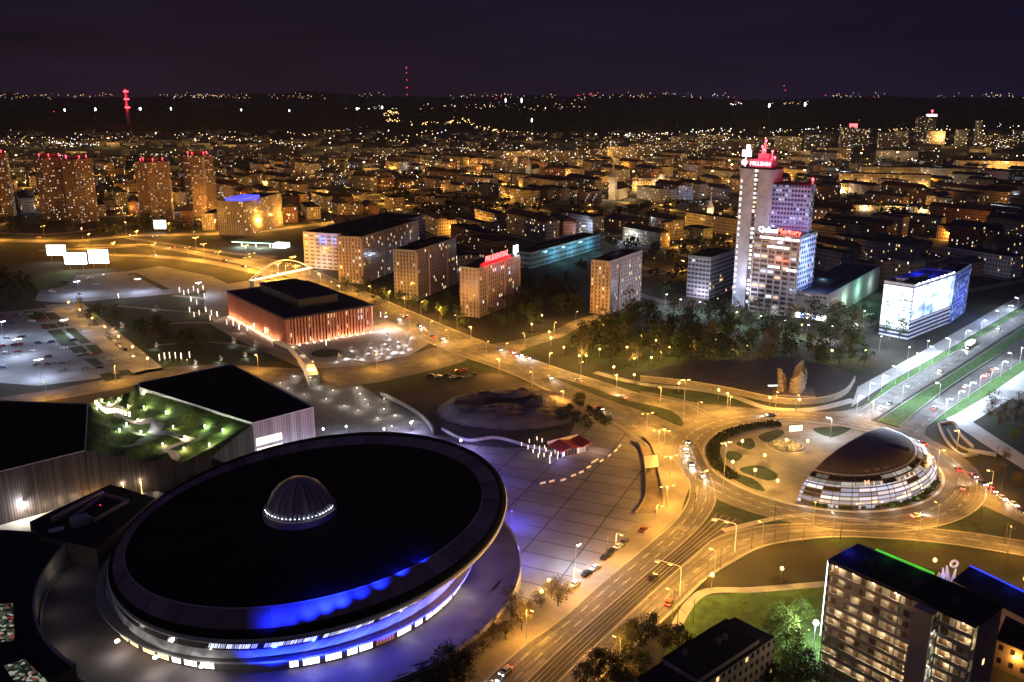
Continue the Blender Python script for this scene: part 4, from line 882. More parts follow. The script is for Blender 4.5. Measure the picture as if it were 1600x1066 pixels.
bb = MB(); bb.box(lu * .06, -.3, h - 4, 10, .4, 2.2); bb.build('lit_sign', EM('sign_green', (.55, 1, .35), 3), be); light('facade_flood', (-9, lv * .6, 4), WHT, 4000, be)
tl, lu, lv, h = block('long_hall', 'long low hall with teal-lit glass front behind the red-sign block', 'hall', (830, 420), (815, 412), (938, 388), 396, FAC('teal_wall', (.2, .34, .4), 8, 4.5, (.05, .95), (.35, .75), .0, 1, glass=(.06, .12, .15)), dark_roof)
for k in range(3): light('facade_flood', (lu * (.3 + .25 * k), -9, 9), (.25, .75, 1), 6500, tl)
# ---------------- gallery apartment block and its neighbours (lower right)
o0 = Vector(g2(1295, 878, 33)); o1 = Vector(g2(1524, 980, 33)); u = (o1 - o0); LG = u.length; u /= LG
ga = thing('gallery_block', 'slab block with warm lit access balconies on every floor and a green-lit roof edge', 'apartment block', (o0.x, o0.y, 0), math.atan2(u.y, u.x))
inv = lambda x, y, z: ((Vector(g2(x, y, z)) - o0).dot(u), (Vector(g2(x, y, z)) - o0).dot(Vector((-u.y, u.x))))
HG, DG = 33., 13.5
s0, s1 = inv(1412, 958, 33)[0], inv(1452, 966, 33)[0]
render_w = M('ochre_render', (.42, .37, .30), .85, .15, .25)
b = MB(); b.prism([(0, 1.6), (LG, 1.6), (LG, DG), (0, DG)], 0, HG - .2); b.build('wall', render_w, ga)
b = MB(); b.prism([(-.2, -.2), (LG + .2, -.2), (LG + .2, DG + .2), (-.2, DG + .2)], HG - .2, HG + .25); b.build('roof', dark_roof, ga)
b = MB()
for p, q in (((-.2, 0), (LG + .2, 0)), ((LG, .2), (LG, DG)), ((LG, DG), (0, DG)), ((0, DG), (0, .2))): bar(b, p, q, .3, HG + .25, .5)
b.build('parapet', M('parapet_dark', (.06, .055, .06)), ga)
b = MB(); b.prism([(s0, -3.2), (s1, -3.2), (s1, 1.6), (s0, 1.6)], 0, HG + .1); b.build('stair_tower', render_w, ga)
b = MB(); b.prism([(s1 - .3, -3.25), (s1 - .02, -3.25), (s1 - .02, -3.2), (s1 - .3, -3.2)], 0, HG); b.build('stair_edge', render_w, ga)
b = MB()
b.wall((s1 + .06, -2.9), (s1 + .06, -.2), 2, HG - 1.2); b.build('stair_window', FAC('stair_glass', (.12, .12, .12), 1.0, 1.1, (.08, .92), (.08, .92), .45, .7, ((.8, .95, .8), (1, .95, .75), (.7, .8, .85)), (.05, .06, .06)), ga)
bal = M('balustrade', (.5, .46, .38), .8, .15, .4); lampg = EM('gallery_lamp', (1, .72, .34), 9)
NF = 11; FH = (HG - .6) / NF
for f in range(NF):
    z = f * FH
    for x0, x1 in ((.2, s0), (s1, LG - .2)):
        b = MB(); b.box((x0 + x1) / 2, .8, z, x1 - x0, 1.6, .22); b.box((x0 + x1) / 2, .06, z + .22, x1 - x0, .12, .95); b.build('gallery', bal, ga)
        n = max(2, round((x1 - x0) / 5.2))
        for k in range(n):
            x = x0 + (x1 - x0) * (k + .5 + .2 * math.sin(f * 2.3 + k)) / n
            if R.random() < .22 or f < 1: continue
            bb = MB(); bb.box(x, .9, z + FH - .32, .4, .3, .14); bb.build('gallery_lamp', lampg, ga)
            light('gallery_light', (x, .7, z + FH - .5), (1, .78, .48), R.choice((160, 300, 430, 250)), ga, .1)
        for k in range(int((x1 - x0) / 3.9)):
            if f: bb = MB(); bb.box(x0 + 1.2 + 3.9 * k, 1.57, z + .25, 1.5, .06, 2.0); bb.build('gallery_door', M('door_brown', (.12, .075, .05), .6, .4, 3), ga)
        b = MB()
        for k in range(n + 1): b.box(min(max(x0 + (x1 - x0) * k / n, x0 + .15), x1 - .15), .12, z + .22, .22, .2, FH - .22)
        b.build('gallery_post', M('post_dark', (.09, .07, .055)), ga)
b = MB(); b.tube((-.35, .2, 11), (-.35, .2, HG + .2), .14, n=6); b.build('light_strip', EM('strip_white', (.85, .9, 1), 3.2), ga)
b = MB(); b.box(LG * .34, DG + .5, HG + .5, LG * .42, .5, .6); b.build('green_strip', EM('strip_green', (.12, .75, .06), .7), ga)
light('green_light', (LG * .25, DG - 1, HG + 1.8), (.2, 1, .1), 50, ga); light('green_light', (LG * .45, DG - 1, HG + 1.8), (.2, 1, .1), 50, ga)
light('roof_light', (.5, DG * .6, HG + 2.2), (.05, .07, 1), 700, ga)
for z in range(3): bb = MB(); bb.box(LG + .03, DG * .55, 27 - 7 * z, .1, .8, 1.4); bb.build('end_window', lit_o if z else gl, ga)
for x in (LG * .55, LG * .2, LG * .8): bb = MB(); bb.box(x, 6, HG + .25, 2.2, 1.6, 1.5); bb.build('roof_vent', concd, ga)
sb0 = Vector(g2(1036, 1034, 16)); sb1 = Vector(g2(1092, 1066, 16)); sb2 = Vector(g2(1212, 986, 16)); sb3 = Vector(g2(1150, 953, 16))
u = (sb2 - sb1); lu = u.length; un = u / lu; vn = Vector((-un.y, un.x)); lv = abs((sb3 - sb2).dot(vn))
sbk = thing('roof_annex_block', 'small dark-roofed block with a raised roof storey under the near trees', 'block', (sb1.x, sb1.y, 0), math.atan2(un.y, un.x))
b = MB(); b.prism([(-8, 0), (lu, 0), (lu, lv), (-8, lv)], 0, 14); b.build('wall', FAC('ochre_windows', (.30, .25, .2), 2.4, 2.9, (.25, .72), (.3, .75), .05, 1.2, glass=(.02, .02, .022)), sbk)
b = MB(); b.prism([(-8, .2), (lu - .2, .2), (lu - .2, lv - .2), (-8, lv - .2)], 14, 14.3); b.build('roof', dark_roof, sbk)
b = MB(); b.prism([(1, 1), (lu * .82, 1), (lu * .82, lv - 1.2), (1, lv - 1.2)], 14.3, 16); b.build('roof_storey', M('storey_wall', (.24, .2, .18)), sbk)
b = MB(); b.prism([(.6, .6), (lu * .84, .6), (lu * .84, lv - .8), (.6, lv - .8)], 16, 16.2); b.build('upper_roof', dark_roof, sbk)
for x in (.18, .5, .58): bb = MB(); bb.box(lu * x, lv * (.7 if x < .4 else .5), 16.2, 1.2, 1, 1.5); bb.build('chimney', concd, sbk)
lb = thing('low_block', 'low flat block with blue-lit roof edge behind the gallery block', 'block', (0, 0, 0))
P = [g2(*p, 10) for p in ((1488, 908), (1515, 886), (1700, 975), (1690, 1015))]
b = MB(); b.prism(P, 0, 10); b.build('wall', M('dim_wall', (.2, .17, .2)), lb); b = MB(); b.prism(P, 10, 10.3); b.build('roof', dark_roof, lb)
b = MB(); bar(b, P[1], P[2], .4, 10.3, .4); b.build('blue_strip', EM('strip_blue', (.04, .07, .9), .9), lb)
for f in (.12, .4, .65): p = Vector(P[1]).lerp(Vector(P[2]), f) + Vector((-1.2, -1.2)); light('strip_light', (p.x, p.y, 12.2), (.04, .07, 1), 300, lb)
ob = thing('shop_row', 'low amber-lit shop row at the foot of the gallery block', 'shop')
P = [g2(*p, 8) for p in ((1556, 1000), (1700, 1060), (1700, 985), (1580, 945))]
b = MB(); b.prism(P, 0, 8); b.build('wall', FAC('shop_wall', (.42, .3, .2), 3, 4, (.3, .7), (.4, .8), .3, 1.5), ob); b = MB(); b.prism(P, 8, 8.3); b.build('roof', dark_roof, ob)
for f in (.15, .5): p = Vector(P[0]).lerp(Vector(P[1]), f) + Vector((.9, -2.2)); light('shop_light', (p.x, p.y, 5.5), AMB, 1500, ob); bb = MB(); bb.box(p.x, p.y + .6, 5.4, .5, .5, .3); bb.build('shop_lamp', amb_glow, ob)
# ================================================================== MONUMENT, MOUND, KIOSK, RAMP, BRIDGE, SIGNS
MW = [(1000, 596), (1060, 602), (1130, 613), (1200, 628), (1240, 632), (1290, 629), (1322, 616), (1336, 596)]
back = [(1300, 578), (1200, 566), (1090, 572), (1020, 584)]
line = smooth_line([Vector(g2(*p)) for p in MW], 8)
rw = thing('retaining_wall', 'curved pale stone retaining wall lit amber below the monument terrace', 'wall')
b = MB(); ribbon_mesh(b, line, .6, 0, 3.2); u0 = 0
for i in range(len(line) - 1): u0 = b.wall(line[i], line[i + 1], 0, 3.2, 0, u0)
b.build('wall_face', M('ashlar', (.36, .31, .26), .85, .25, .7), rw)
sheet('monument_terrace_ground', [tuple(p) for p in line] + [g2(*p) for p in back], 3.0, M('terrace_slabs', (.07, .065, .07), .8, .3, .2), thick=2.9)
p = at(1238, 612, 3)
mo = thing('wing_monument', 'stone monument of three huge folded wings on the dark terrace', 'monument', (p.x, p.y, 3.0))
stone = M('monument_stone', (.13, .105, .085), .85, .3, .5, bump=.5)
for ang, hh, w, ox, oy in ((2.6, 11.5, 5.2, -5.5, 1.5), (-1.25, 12.5, 6.2, 1.5, -3.), (.9, 15, 5.6, 4.5, 3.5)):
    b = MB(); n = 9; m_ = 18; ca, sa = math.cos(ang), math.sin(ang)
    def wp(s, t, side):
        out = .4 + 1.3 * t * t + (.35 if int(t * 9) % 2 else 0) * (1 if side > 0 else 0); notch = 1 + .13 * math.sin(t * 31 + s)
        half = w * .5 * (.72 + .45 * math.sin(PI * min(1, .15 + t * .75))) * (1 - .7 * max(0, t - .8) / .2) * notch
        x = out + side * (1.3 - .7 * t) - 1.4 * s * s; y = half * s
        return (ox + x * ca - y * sa, oy + x * sa + y * ca, hh * t * (1 - .12 * s * s * t) + (1.2 * s if t > .85 else 0))
    for i in range(n):
        for j in range(m_):
            s0_, s1_, t0, t1 = -1 + 2 * i / n, -1 + 2 * (i + 1) / n, j / m_, (j + 1) / m_
            b.face([wp(s0_, t0, 1), wp(s1_, t0, 1), wp(s1_, t1, 1), wp(s0_, t1, 1)]); b.face([wp(s1_, t0, -1), wp(s0_, t0, -1), wp(s0_, t1, -1), wp(s1_, t1, -1)])
    for j in range(m_):
        t0, t1 = j / m_, (j + 1) / m_
        for s_ in (-1, 1): b.face([wp(s_, t0, -1), wp(s_, t0, 1), wp(s_, t1, 1), wp(s_, t1, -1)])
    for i in range(n): s0_, s1_ = -1 + 2 * i / n, -1 + 2 * (i + 1) / n; b.face([wp(s0_, 1, -1), wp(s0_, 1, 1), wp(s1_, 1, 1), wp(s1_, 1, -1)])
    b.build('wing', stone, mo, weld=True)
b = MB(); b.prism([(-12, -7), (9, -9), (12, 5), (-8, 7)], 0, .5); b.build('plinth', M('plinth_stone', (.15, .13, .12)), mo)
p = at(1212, 604, 3); mb_ = thing('lit_bench', 'white glowing low bench beside the stone wing monument', 'bench', (p.x, p.y, 3.0), .05)
b = MB(); b.box(0, 0, .35, 8, 1, .3); b.build('seat', EM('bench_glow', (.9, .93, 1), 2.4), mb_)
for x in (-3, 3): b = MB(); b.box(x, 0, 0, .5, .8, .35); b.build('leg', concd, mb_)
# dirt mound with a cut face
mc = Vector(g2(800, 640)); md = thing('dirt_mound', 'big bare dirt heap with a dark hollow on the cleared site', 'mound', (mc.x, mc.y, .05))
b = MB(); n = 46
def mz(x, y):
    r = math.hypot(x / 36, y / 27); k = max(0, 1 - r ** 2.4)
    z = 6.5 * k ** .6 + 2.6 * noise.noise(V(x * .09, y * .09, 4)) * k + 1.2 * noise.noise(V(x * .3, y * .3, 1)) * k
    z -= 5.5 * math.exp(-((x + 8) / 9) ** 2 - ((y + 1) / 5) ** 2)
    return max(-.02, z)
for i in range(n):
    for j in range(n):
        q = [(-38 + 76 * (i + a) / n, -38 + 76 * (j + c) / n) for a, c in ((0, 0), (1, 0), (1, 1), (0, 1))]
        if max(mz(*k) for k in q) > 0: b.face([(x, y, mz(x, y)) for x, y in q])
b.build('heap', M('mound_dirt', (.085, .07, .075), .95, .45, .12, bump=.4, detail=10), md, weld=True)
b = MB()
ln = smooth_line([Vector(g2(*p)) - mc for p in [(690, 672), (730, 690), (775, 686), (830, 700), (880, 712)]], 6)
for i in range(len(ln) - 1): bar(b, ln[i], ln[i + 1], .6, 0, 1.3)
b.build('site_wall', M('site_wall', (.3, .29, .3), .85), md)
# kiosk with red roof and lit posts
p = at(890, 706); ki = thing('red_kiosk', 'little glass kiosk with a folded red roof on the plaza', 'kiosk', (p.x, p.y, .06), .55)
b = MB(); b.prism([(-7, -4), (7, -4), (7, 4), (-7, 4)], 0, 3); b.build('wall', FAC('kiosk_glass', (.2, .14, .2), 1.6, 3., (.08, .92), (.1, .9), .5, .8, ((.35, .35, 1), (.9, .8, 1), (1, .75, .5)), (.05, .04, .07)), ki)
b = MB()
for (x0, x1, z0, z1) in ((-8, -2.5, 3.1, 4.6), (-2.5, 3, 4.6, 3.3), (3, 8, 3.3, 4.4)):
    b.face([(x0, -5.2, z0), (x1, -5.2, z1), (x1, 5, z1), (x0, 5, z0)]); b.face([(x0, 5, z0 - .25), (x1, 5, z1 - .25), (x1, -5.2, z1 - .25), (x0, -5.2, z0 - .25)])
    b.face([(x0, -5.2, z0 - .25), (x1, -5.2, z1 - .25), (x1, -5.2, z1), (x0, -5.2, z0)]); b.face([(x1, 5, z1 - .25), (x0, 5, z0 - .25), (x0, 5, z0), (x1, 5, z1)])
b.build('roof', M('red_sheet_roof', (.42, .06, .05), .5, .2, .4), ki)
b = MB(); bar(b, (-8, 5.2), (8, 5.2), .5, 3.2, 1.5); b.build('roof_band', M('pale_band', (.6, .5, .48)), ki)
light('kiosk_light', (9.5, -6, 4), (1, .6, .5), 1500, ki); light('kiosk_light', (-9, -6, 3.5), (.3, .3, 1), 1200, ki)
posts = []
def glow_post(name, h, r, mat, cap):
    t = thing(name, 'post', 'light post'); b = MB(); b.tube((0, 0, 0), (0, 0, h * .35), r); b.build('stem', cap, t); b = MB(); b.tube((0, 0, h * .35), (0, 0, h), r * .9); b.build('lit_tube', mat, t); return remember(t)
gp0 = glow_post('light_post', 2.6, .16, EM('post_glow', (1, .78, .62), 2.6), concd)
for k, (x, y) in enumerate([(815, 700), (827, 695), (839, 691), (847, 694), (825, 705), (835, 704), (843, 706), (851, 705), (833, 711), (843, 712), (853, 709), (841, 718), (850, 717), (859, 721), (861, 716), (871, 721), (872, 714), (881, 716), (859, 728)]):
    o = gp0 if k == 0 else copy_tree(gp0); o.location = (*g2(x, y), .07); posts.append(o); tag(o, group='lit posts beside the red kiosk')
label_all(posts, 'slim glowing post on the plaza', '', ['the red-roofed kiosk'])
for k in (3, 8, 13, 17): light('post_light', (0, 0, 3.2), WARM, 160, posts[k])
# plaza edge: low barriers
bars_ = []
for k, (x, y) in enumerate([(848, 757), (862, 754), (880, 752), (896, 745), (908, 740), (920, 732), (927, 724), (932, 721), (940, 722), (952, 714), (962, 706), (968, 699)]):
    t = thing('barrier', 'b', 'barrier', (*g2(x, y), .07), .5 + .05 * k, 'pale barriers round the plaza edge'); b = MB(); b.box(0, 0, .2, 2.6, .25, .8); b.build('panel', white, t)
    for s_ in (-1, 1): b = MB(); b.box(s_, 0, 0, .15, .7, .2); b.build('foot', concd, t)
    bars_.append(t)
label_all(bars_, 'low pale barrier on the plaza edge', '', ['the red-roofed kiosk'])
# underpass ramp
ur = thing('underpass_ramp', 'sunken underpass ramp with dark parapets and a pale glass canopy beside the avenue', 'underpass', (0, 0, 0))
def pline(pts, z=0): return smooth_line([Vector(g2(*p)) for p in pts], 5)
for pts in ([(985, 692), (1000, 700), (1006, 725), (1009, 775), (993, 803)], [(1004, 686), (1018, 700), (1024, 722), (1035, 777), (1024, 802)]):
    b = MB(); ln = pline(pts)
    for i in range(len(ln) - 1): bar(b, ln[i], ln[i + 1], .5, 0, 1.3)
    b.build('parapet', M('ramp_wall', (.13, .1, .085), .85, .2, .5), ur)
b = MB(); b.face([(*g2(*p), .17) for p in ((1004, 700), (1020, 702), (1035, 777), (1024, 802), (994, 803), (1009, 775))]); b.build('ramp', M('ramp_floor', (.16, .13, .1)), ur)
P = [g2(*p, 3.2) for p in ((1006, 713), (1027, 711), (1029, 729), (1008, 731))]
b = MB(); b.prism(P, 3.0, 3.3, 0, 0, True); b.build('canopy', M('canopy_glass', (.55, .53, .48), .35, .1, 1), ur)
for q in P:
    b = MB(); c = (Vector(P[0]) + Vector(P[2])) / 2; s_ = Vector(q).lerp(c, .08); b.tube((s_.x, s_.y, 0), (s_.x, s_.y, 3), .12); b.build('canopy_post', metal, ur)
# second ramp east of the roundabout
ur2 = thing('underpass_ramp', 'pale oval stepped underpass entrance between the roundabout and the white promenade', 'underpass', (0, 0, 0))
for pts, h_ in (([(1466, 664), (1478, 690), (1500, 712), (1528, 712)], 1.1), ([(1466, 664), (1490, 662), (1500, 680), (1520, 700)], 1.1), ([(1480, 672), (1495, 695), (1516, 706)], .7)):
    b = MB(); ln = pline(pts)
    for i in range(len(ln) - 1): bar(b, ln[i], ln[i + 1], .7, 0, h_ + .1)
    b.build('parapet', conc, ur2)
b = MB(); p = at(1535, 708); b.box(p.x, p.y, 0, 11, 4, .5, -.5); b.build('landing', conc, ur2)
# arched white footbridge over the avenue
fb0, fb1 = at(392, 438, 6), at(486, 418, 6)
fb = thing('footbridge', 'white lit arched footbridge crossing the wide avenue', 'bridge', (fb0.x, fb0.y, 0), math.atan2(fb1.y - fb0.y, fb1.x - fb0.x)); ll = (fb1 - fb0).length
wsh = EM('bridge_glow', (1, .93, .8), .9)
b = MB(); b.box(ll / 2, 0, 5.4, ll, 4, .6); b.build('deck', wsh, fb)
for s_ in (-1.8, 1.8):
    b = MB()
    for i in range(16): b.tube((ll * i / 16, s_ * (1 - .5 * math.sin(PI * i / 16)), 6 + 11 * math.sin(PI * i / 16)), (ll * (i + 1) / 16, s_ * (1 - .5 * math.sin(PI * (i + 1) / 16)), 6 + 11 * math.sin(PI * (i + 1) / 16)), .22)
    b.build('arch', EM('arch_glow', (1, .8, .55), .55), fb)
b = MB()
for i in range(1, 12):
    x = ll * i / 12
    for s_ in (-1.8, 1.8): b.tube((x, s_, 6), (x, s_ * .6, 6 + 11 * math.sin(PI * i / 12)), .1, n=4)
b.build('hanger', metal, fb)
for x in (1, ll - 1): b = MB(); b.box(x, 0, 0, 1.5, 3, 5.4); b.build('pier', conc, fb)
for k in range(4): light('bridge_light', (ll * (.12 + .25 * k), -1, 8), WARM, 1500, fb)
# white footbridge ramp south of the concert hall
wr = thing('access_ramp', 'white lit stepped ramp climbing from the concert hall garden to the congress hall', 'ramp')
ln = [Vector((*g2(*p, z), z)) for p, z in (((430, 533), 1), ((455, 542), 2), ((470, 555), 3.5), ((482, 570), 5), ((490, 586), 6.2))]
b = MB()
for i in range(4):
    d = (ln[i + 1] - ln[i]); nrm = Vector((-d.y, d.x, 0)).normalized() * (1.2 + .5 * i)
    b.face([tuple(ln[i] + nrm), tuple(ln[i] - nrm), tuple(ln[i + 1] - nrm), tuple(ln[i + 1] + nrm)])
    for s_ in (-1, 1):
        a, c = ln[i] + nrm * s_, ln[i + 1] + nrm * s_; b.face([(a.x, a.y, 0), (c.x, c.y, 0), (c.x, c.y, c.z + .9), (a.x, a.y, a.z + .9)])
b.build('ramp_deck', M('ramp_white', (.7, .66, .58), .6, .1, .4), wr)
for q in ln: light('ramp_light', (q.x + 1.8, q.y - 1.6, q.z + 2.5), WARM, 420, wr)
# lit billboards
def billboard(label, x, y, w, h_, z, col, st, rz=0.):
    p = at(x, y, z + h_ / 2); t = thing('billboard', label, 'billboard', (p.x, p.y, 0), rz)
    b = MB(); b.box(0, 0, z, w, .6, h_); b.build('screen_frame', concd, t)
    b = MB(); b.box(0, -.33, z + .25, w - .5, .06, h_ - .5); b.build('screen', EM('screen_' + str(int(st * 10)) + str(int(col[2] * 9)), col, st, True), t)
    for s_ in (-.3, .3): b = MB(); b.tube((w * s_, .1, 0), (w * s_, .1, z), .3); b.build('post', metal, t)
    return t
billboard('white glowing billboard, leftmost of the three beside the interchange', 88, 391, 18, 10, 5, (1, .98, .9), 7)
billboard('white glowing billboard, lower middle one of the three beside the interchange', 118, 404, 20, 10.5, 4, (1, .98, .92), 7)
billboard('white glowing square billboard, rightmost of the three beside the interchange', 154, 401, 18, 12.5, 4, (1, 1, .95), 7)
billboard('white glowing screen at the foot of the lone star tower', 250, 351, 14, 10, 3, (.9, .9, 1), 5)
billboard('pale billboard standing on the roundabout island hedge', 1243, 669, 7, 3.4, 3, (1, .96, .85), .8, .2)
# petrol station canopy
p = at(400, 386); ps = thing('petrol_station', 'petrol station with bright green-white lit canopy beside the avenue', 'petrol station', (p.x, p.y, 0), -.25)
b = MB(); b.box(0, 0, 5, 44, 16, 1); b.build('canopy', M('canopy_green', (.1, .3, .2)), ps); b = MB(); b.box(0, 0, 4.85, 42, 14, .12); b.build('canopy_light', EM('canopy_glow', (.8, 1, .92), 7, True), ps)
b = MB(); b.box(0, -8.1, 5.1, 44, .15, .8); b.build('canopy_fascia', EM('fascia_green', (.5, 1, .8), 3), ps)
for x in (-16, 0, 16): b = MB(); b.box(x, 0, 0, .8, .8, 4.85); b.build('column', white, ps)
for x in (-14, 8): light('canopy_lamp', (x, -7, 3.5), (.85, 1, .95), 9000, ps)
b = MB(); b.box(26, 4, 0, 14, 10, 4.5); b.build('shop', lit_w, ps)
# churches
def church(label, x, y, ytop, w, col, p_, spire=.42, group=None):
    B = Vector(g2(x, y)); lo, hi = 0, 200.
    for _ in range(40):
        m = (lo + hi) / 2
        if 533 - F * ((B.y * SP + (m - H) * CP) / (B.y * CP - (m - H) * SP)) > ytop: lo = m
        else: hi = m
    h = lo; t = thing('church', label, 'church', (B.x, B.y, 0), -.5)
    b = MB(); b.box(0, 0, 0, w, w, h * (1 - spire)); b.build('tower', M('church_wall' + str(col), col, .85), t)
    b = MB(); b.loft([(0, 0, h * (1 - spire), w * .62, 0, 0), (0, 0, h * (1 - spire * .75), w * .3, 0, 0), (0, 0, h, 0, 0, 0)], 8); b.build('spire', M('spire_pale', (.45, .4, .34)), t)
    b = MB(); L_ = w * 4.5; b.prism([(-w * .9, w * .4), (w * .9, w * .4), (w * .9, L_), (-w * .9, L_)], 0, h * .26)
    b.build('nave', M('church_wall' + str(col), col), t)
    b = MB(); zr = h * .26
    b.face([(-w, w * .4, zr), (0, w * .4, zr + w), (0, L_, zr + w), (-w, L_, zr)]); b.face([(0, w * .4, zr + w), (w, w * .4, zr), (w, L_, zr), (0, L_, zr + w)]); b.face([(-w, w * .4, zr), (w, w * .4, zr), (0, w * .4, zr + w)]); b.face([(w, L_, zr), (-w, L_, zr), (0, L_, zr + w)])
    b.build('nave_roof', dark_roof, t)
    for dx in (-w * 1.3, w * 1.3): light('church_flood', (dx, -w * 1.4, h * .3), (1, .8, .5), p_, t)
    light('church_flood', (w * 2.5, w * 2, 4), (1, .7, .35), p_, t)
    return t
church('tall floodlit church tower with a slim pointed spire among dark roofs', 957, 312, 250, 9, (.4, .34, .26), 12000)
church('small white-lit church with a needle spire left of the tall lilac tower', 1109, 346, 302, 6.5, (.55, .5, .42), 11000, .5)
church('low onion-spired church tower glowing amber before the tall-spired church', 926, 312, 290, 7, (.4, .33, .24), 5000, .5)
church('church with a dim needle spire in the far panel estate', 826, 272, 243, 8, (.3, .25, .2), 5000, .5)
p = at(1032, 300); ct = thing('theatre', 'ornate amber-floodlit palace with a central dome far behind the park', 'theatre', (p.x, p.y, 0), -.35)
b = MB(); b.prism([(-45, 0), (45, 0), (45, 24), (-45, 24)], 0, 16); b.prism([(-14, -4), (14, -4), (14, -.1), (-14, -.1)], 0, 20); b.build('wall', FAC('palace_wall', (.46, .34, .2), 4, 5, (.3, .7), (.25, .75), .3, 1.6), ct)
b = MB(); b.box(0, 8, 16, 20, 16, 6); b.ball((0, 8, 22), 8, 16, 8); b.build('dome', M('dome_copper', (.36, .3, .2)), ct)
for x in (-42, 42): b = MB(); b.box(x, 6, 16, 8, 8, 5); b.loft([(x, 6, 21, 5, 0, 0), (x, 6, 27, 0, 0, 0)], 8); b.build('corner_turret', M('palace_turret', (.45, .34, .2)), ct)
for x in (-38, -14, 12, 36): light('palace_flood', (x, -10, 5), (1, .62, .2), 22000, ct)
for x in (0, 30): light('palace_flood', (x, -6, 24), (1, .8, .5), 6000, ct)
# distant chimney and mast with red rings, red-lit far roofs
def far_at(x, y, d): a = ray_dir(x, y); t = d / math.hypot(a.x, a.y); return a * t + V(0, 0, H)
def ray_dir(x, y):
    a = (x - 800) / F; c = (533 - y) / F; return V(a, CP + c * SP, -SP + c * CP)
top = far_at(196, 139, 4200); chim = thing('chimney', 'distant tall chimney ringed with three bands of red lights', 'chimney', (top.x, top.y, ridge(top.x, top.y)))
zt = top.z - chim.location.z
b = MB(); b.loft([(0, 0, 0, 9, 0, 0), (0, 0, zt, 5.5, 0, 0), (0, 0, zt, 0, 0, 0)], 20); b.build('shaft', M('chimney_conc', (.25, .22, .2)), chim)
for y in (143, 155, 168):
    z = far_at(196, y, 4200).z - chim.location.z; b = MB(); b.loft([(0, 0, z - 2.2, 10, 0, 0), (0, 0, z + 2.2, 10, 0, 0)], 20); b.build('light_ring', red_glow, chim)
for y in (143, 155, 168): z = far_at(196, y, 4200).z - chim.location.z; light('ring_glow', (-3, -18, z + 4), REDL, 60000, chim)
top = far_at(635, 104, 7600); ms = thing('radio_mast', 'very tall thin radio mast with a string of red lights on the horizon', 'mast', (top.x, top.y, ridge(top.x, top.y))); zt = top.z - ms.location.z
b = MB()
for k in range(3):
    a = 2 * PI * k / 3; b.tube((5 * math.cos(a), 5 * math.sin(a), 0), (1.5 * math.cos(a), 1.5 * math.sin(a), zt), .8, .5)
for k in range(40):
    z = zt * k / 40; r0, r1 = 5 - 3.5 * k / 40, 5 - 3.5 * (k + 1) / 40
    for q in range(3): a, c = 2 * PI * q / 3, 2 * PI * (q + 1) / 3; b.tube((r0 * math.cos(a), r0 * math.sin(a), z), (r1 * math.cos(c), r1 * math.sin(c), z + zt / 40), .35, n=3)
b.build('lattice', M('mast_steel', (.25, .2, .2)), ms)
for y in (106, 114, 125, 137, 148): z = far_at(635, y, 7600).z - ms.location.z; b = MB(); b.ball((0, -5, z), 5.2 if y in (106, 137) else 4.2, 8, 5); b.build('warning_light', EM('mast_red', (1, .06, .05), 2.2), ms)
# ================================================================== LAMPS
lamp_head = M('lamp_housing', (.3, .3, .3), .5, .1, 1, .4)
def arm_lamp(name, h, arm, mat, col, pw, two=False, s=.55, tilt=0.):
    t = thing(name, 'lamp', 'street lamp')
    b = MB(); b.tube((0, 0, 0), (0, 0, .8), .17, .14); b.tube((0, 0, .8), (0, 0, h), .11, .07); b.build('pole', metal, t)
    for d in ((1, -1) if two else (1,)):
        b = MB(); b.tube((0, 0, h - .2), (d * arm, 0, h + .25), .07, .05); a = b.build('arm', metal, t)
        b = MB(); b.box(d * (arm + .3), 0, h + .18, .95 * s / .5, .42 * s / .5, .16); hd = b.build('lamp_head', lamp_head, t)
        b = MB(); b.box(d * (arm + .3), 0, h - .12, .85 * s / .5, .4 * s / .5, .28); b.build('lens', mat, hd)
    l = light('lamp_light', (arm * .9 if not two else 0, 0, h - .75), col, pw, t, .25)
    return remember(t)
def globe_lamp(name, h, r, mat, col, pw):
    t = thing(name, 'lamp', 'park lamp')
    b = MB(); b.tube((0, 0, 0), (0, 0, h), .08, .06); b.build('pole', metal, t)
    b = MB(); b.ball((0, 0, h + r * .8), r, 10, 6); b.build('globe', mat, t)
    light('lamp_light', (0, 0, h + r * 2 + .3), col, pw, t, .2); return remember(t)
amber_l = EM('amber_lens', (1, .62, .2), 4); park_g = EM('park_globe', (1, .66, .24), 2.6); cold_l = EM('cold_lens', (.88, .95, 1), 12)
lamps = {}
used = set()
def put(proto, x, y, z=0., rz=0., key=None, group=None, world=False):
    P = Vector((x, y)) if world else None
    o = proto if proto not in used else copy_tree(proto); used.add(proto)
    if not world: p = at(x, y, z); P = Vector((p.x, p.y))
    o.location = (P.x, P.y, .05); o.rotation_euler = (0, 0, rz); lamps.setdefault(key, []).append(o)
    if group: o['group'] = group
    return o
SL = arm_lamp('street_lamp', 9.5, 1.6, amber_l, AMB, 14500)
PL_ = globe_lamp('park_lamp', 4.4, .62, park_g, (1, .58, .13), 6000)
BL = arm_lamp('boulevard_lamp', 9.5, 1.6, cold_l, COLD, 14000, False, .85)
DL = arm_lamp('double_lamp', 8.5, 2.2, amber_l, AMB, 20000, True)
TL = arm_lamp('mast_lamp', 20, 1.4, amber_l, AMB, 26000, True, .8)
WL = arm_lamp('flood_lamp', 11, 1.0, cold_l, (.62, .72, 1), 22000, True, 1.1)
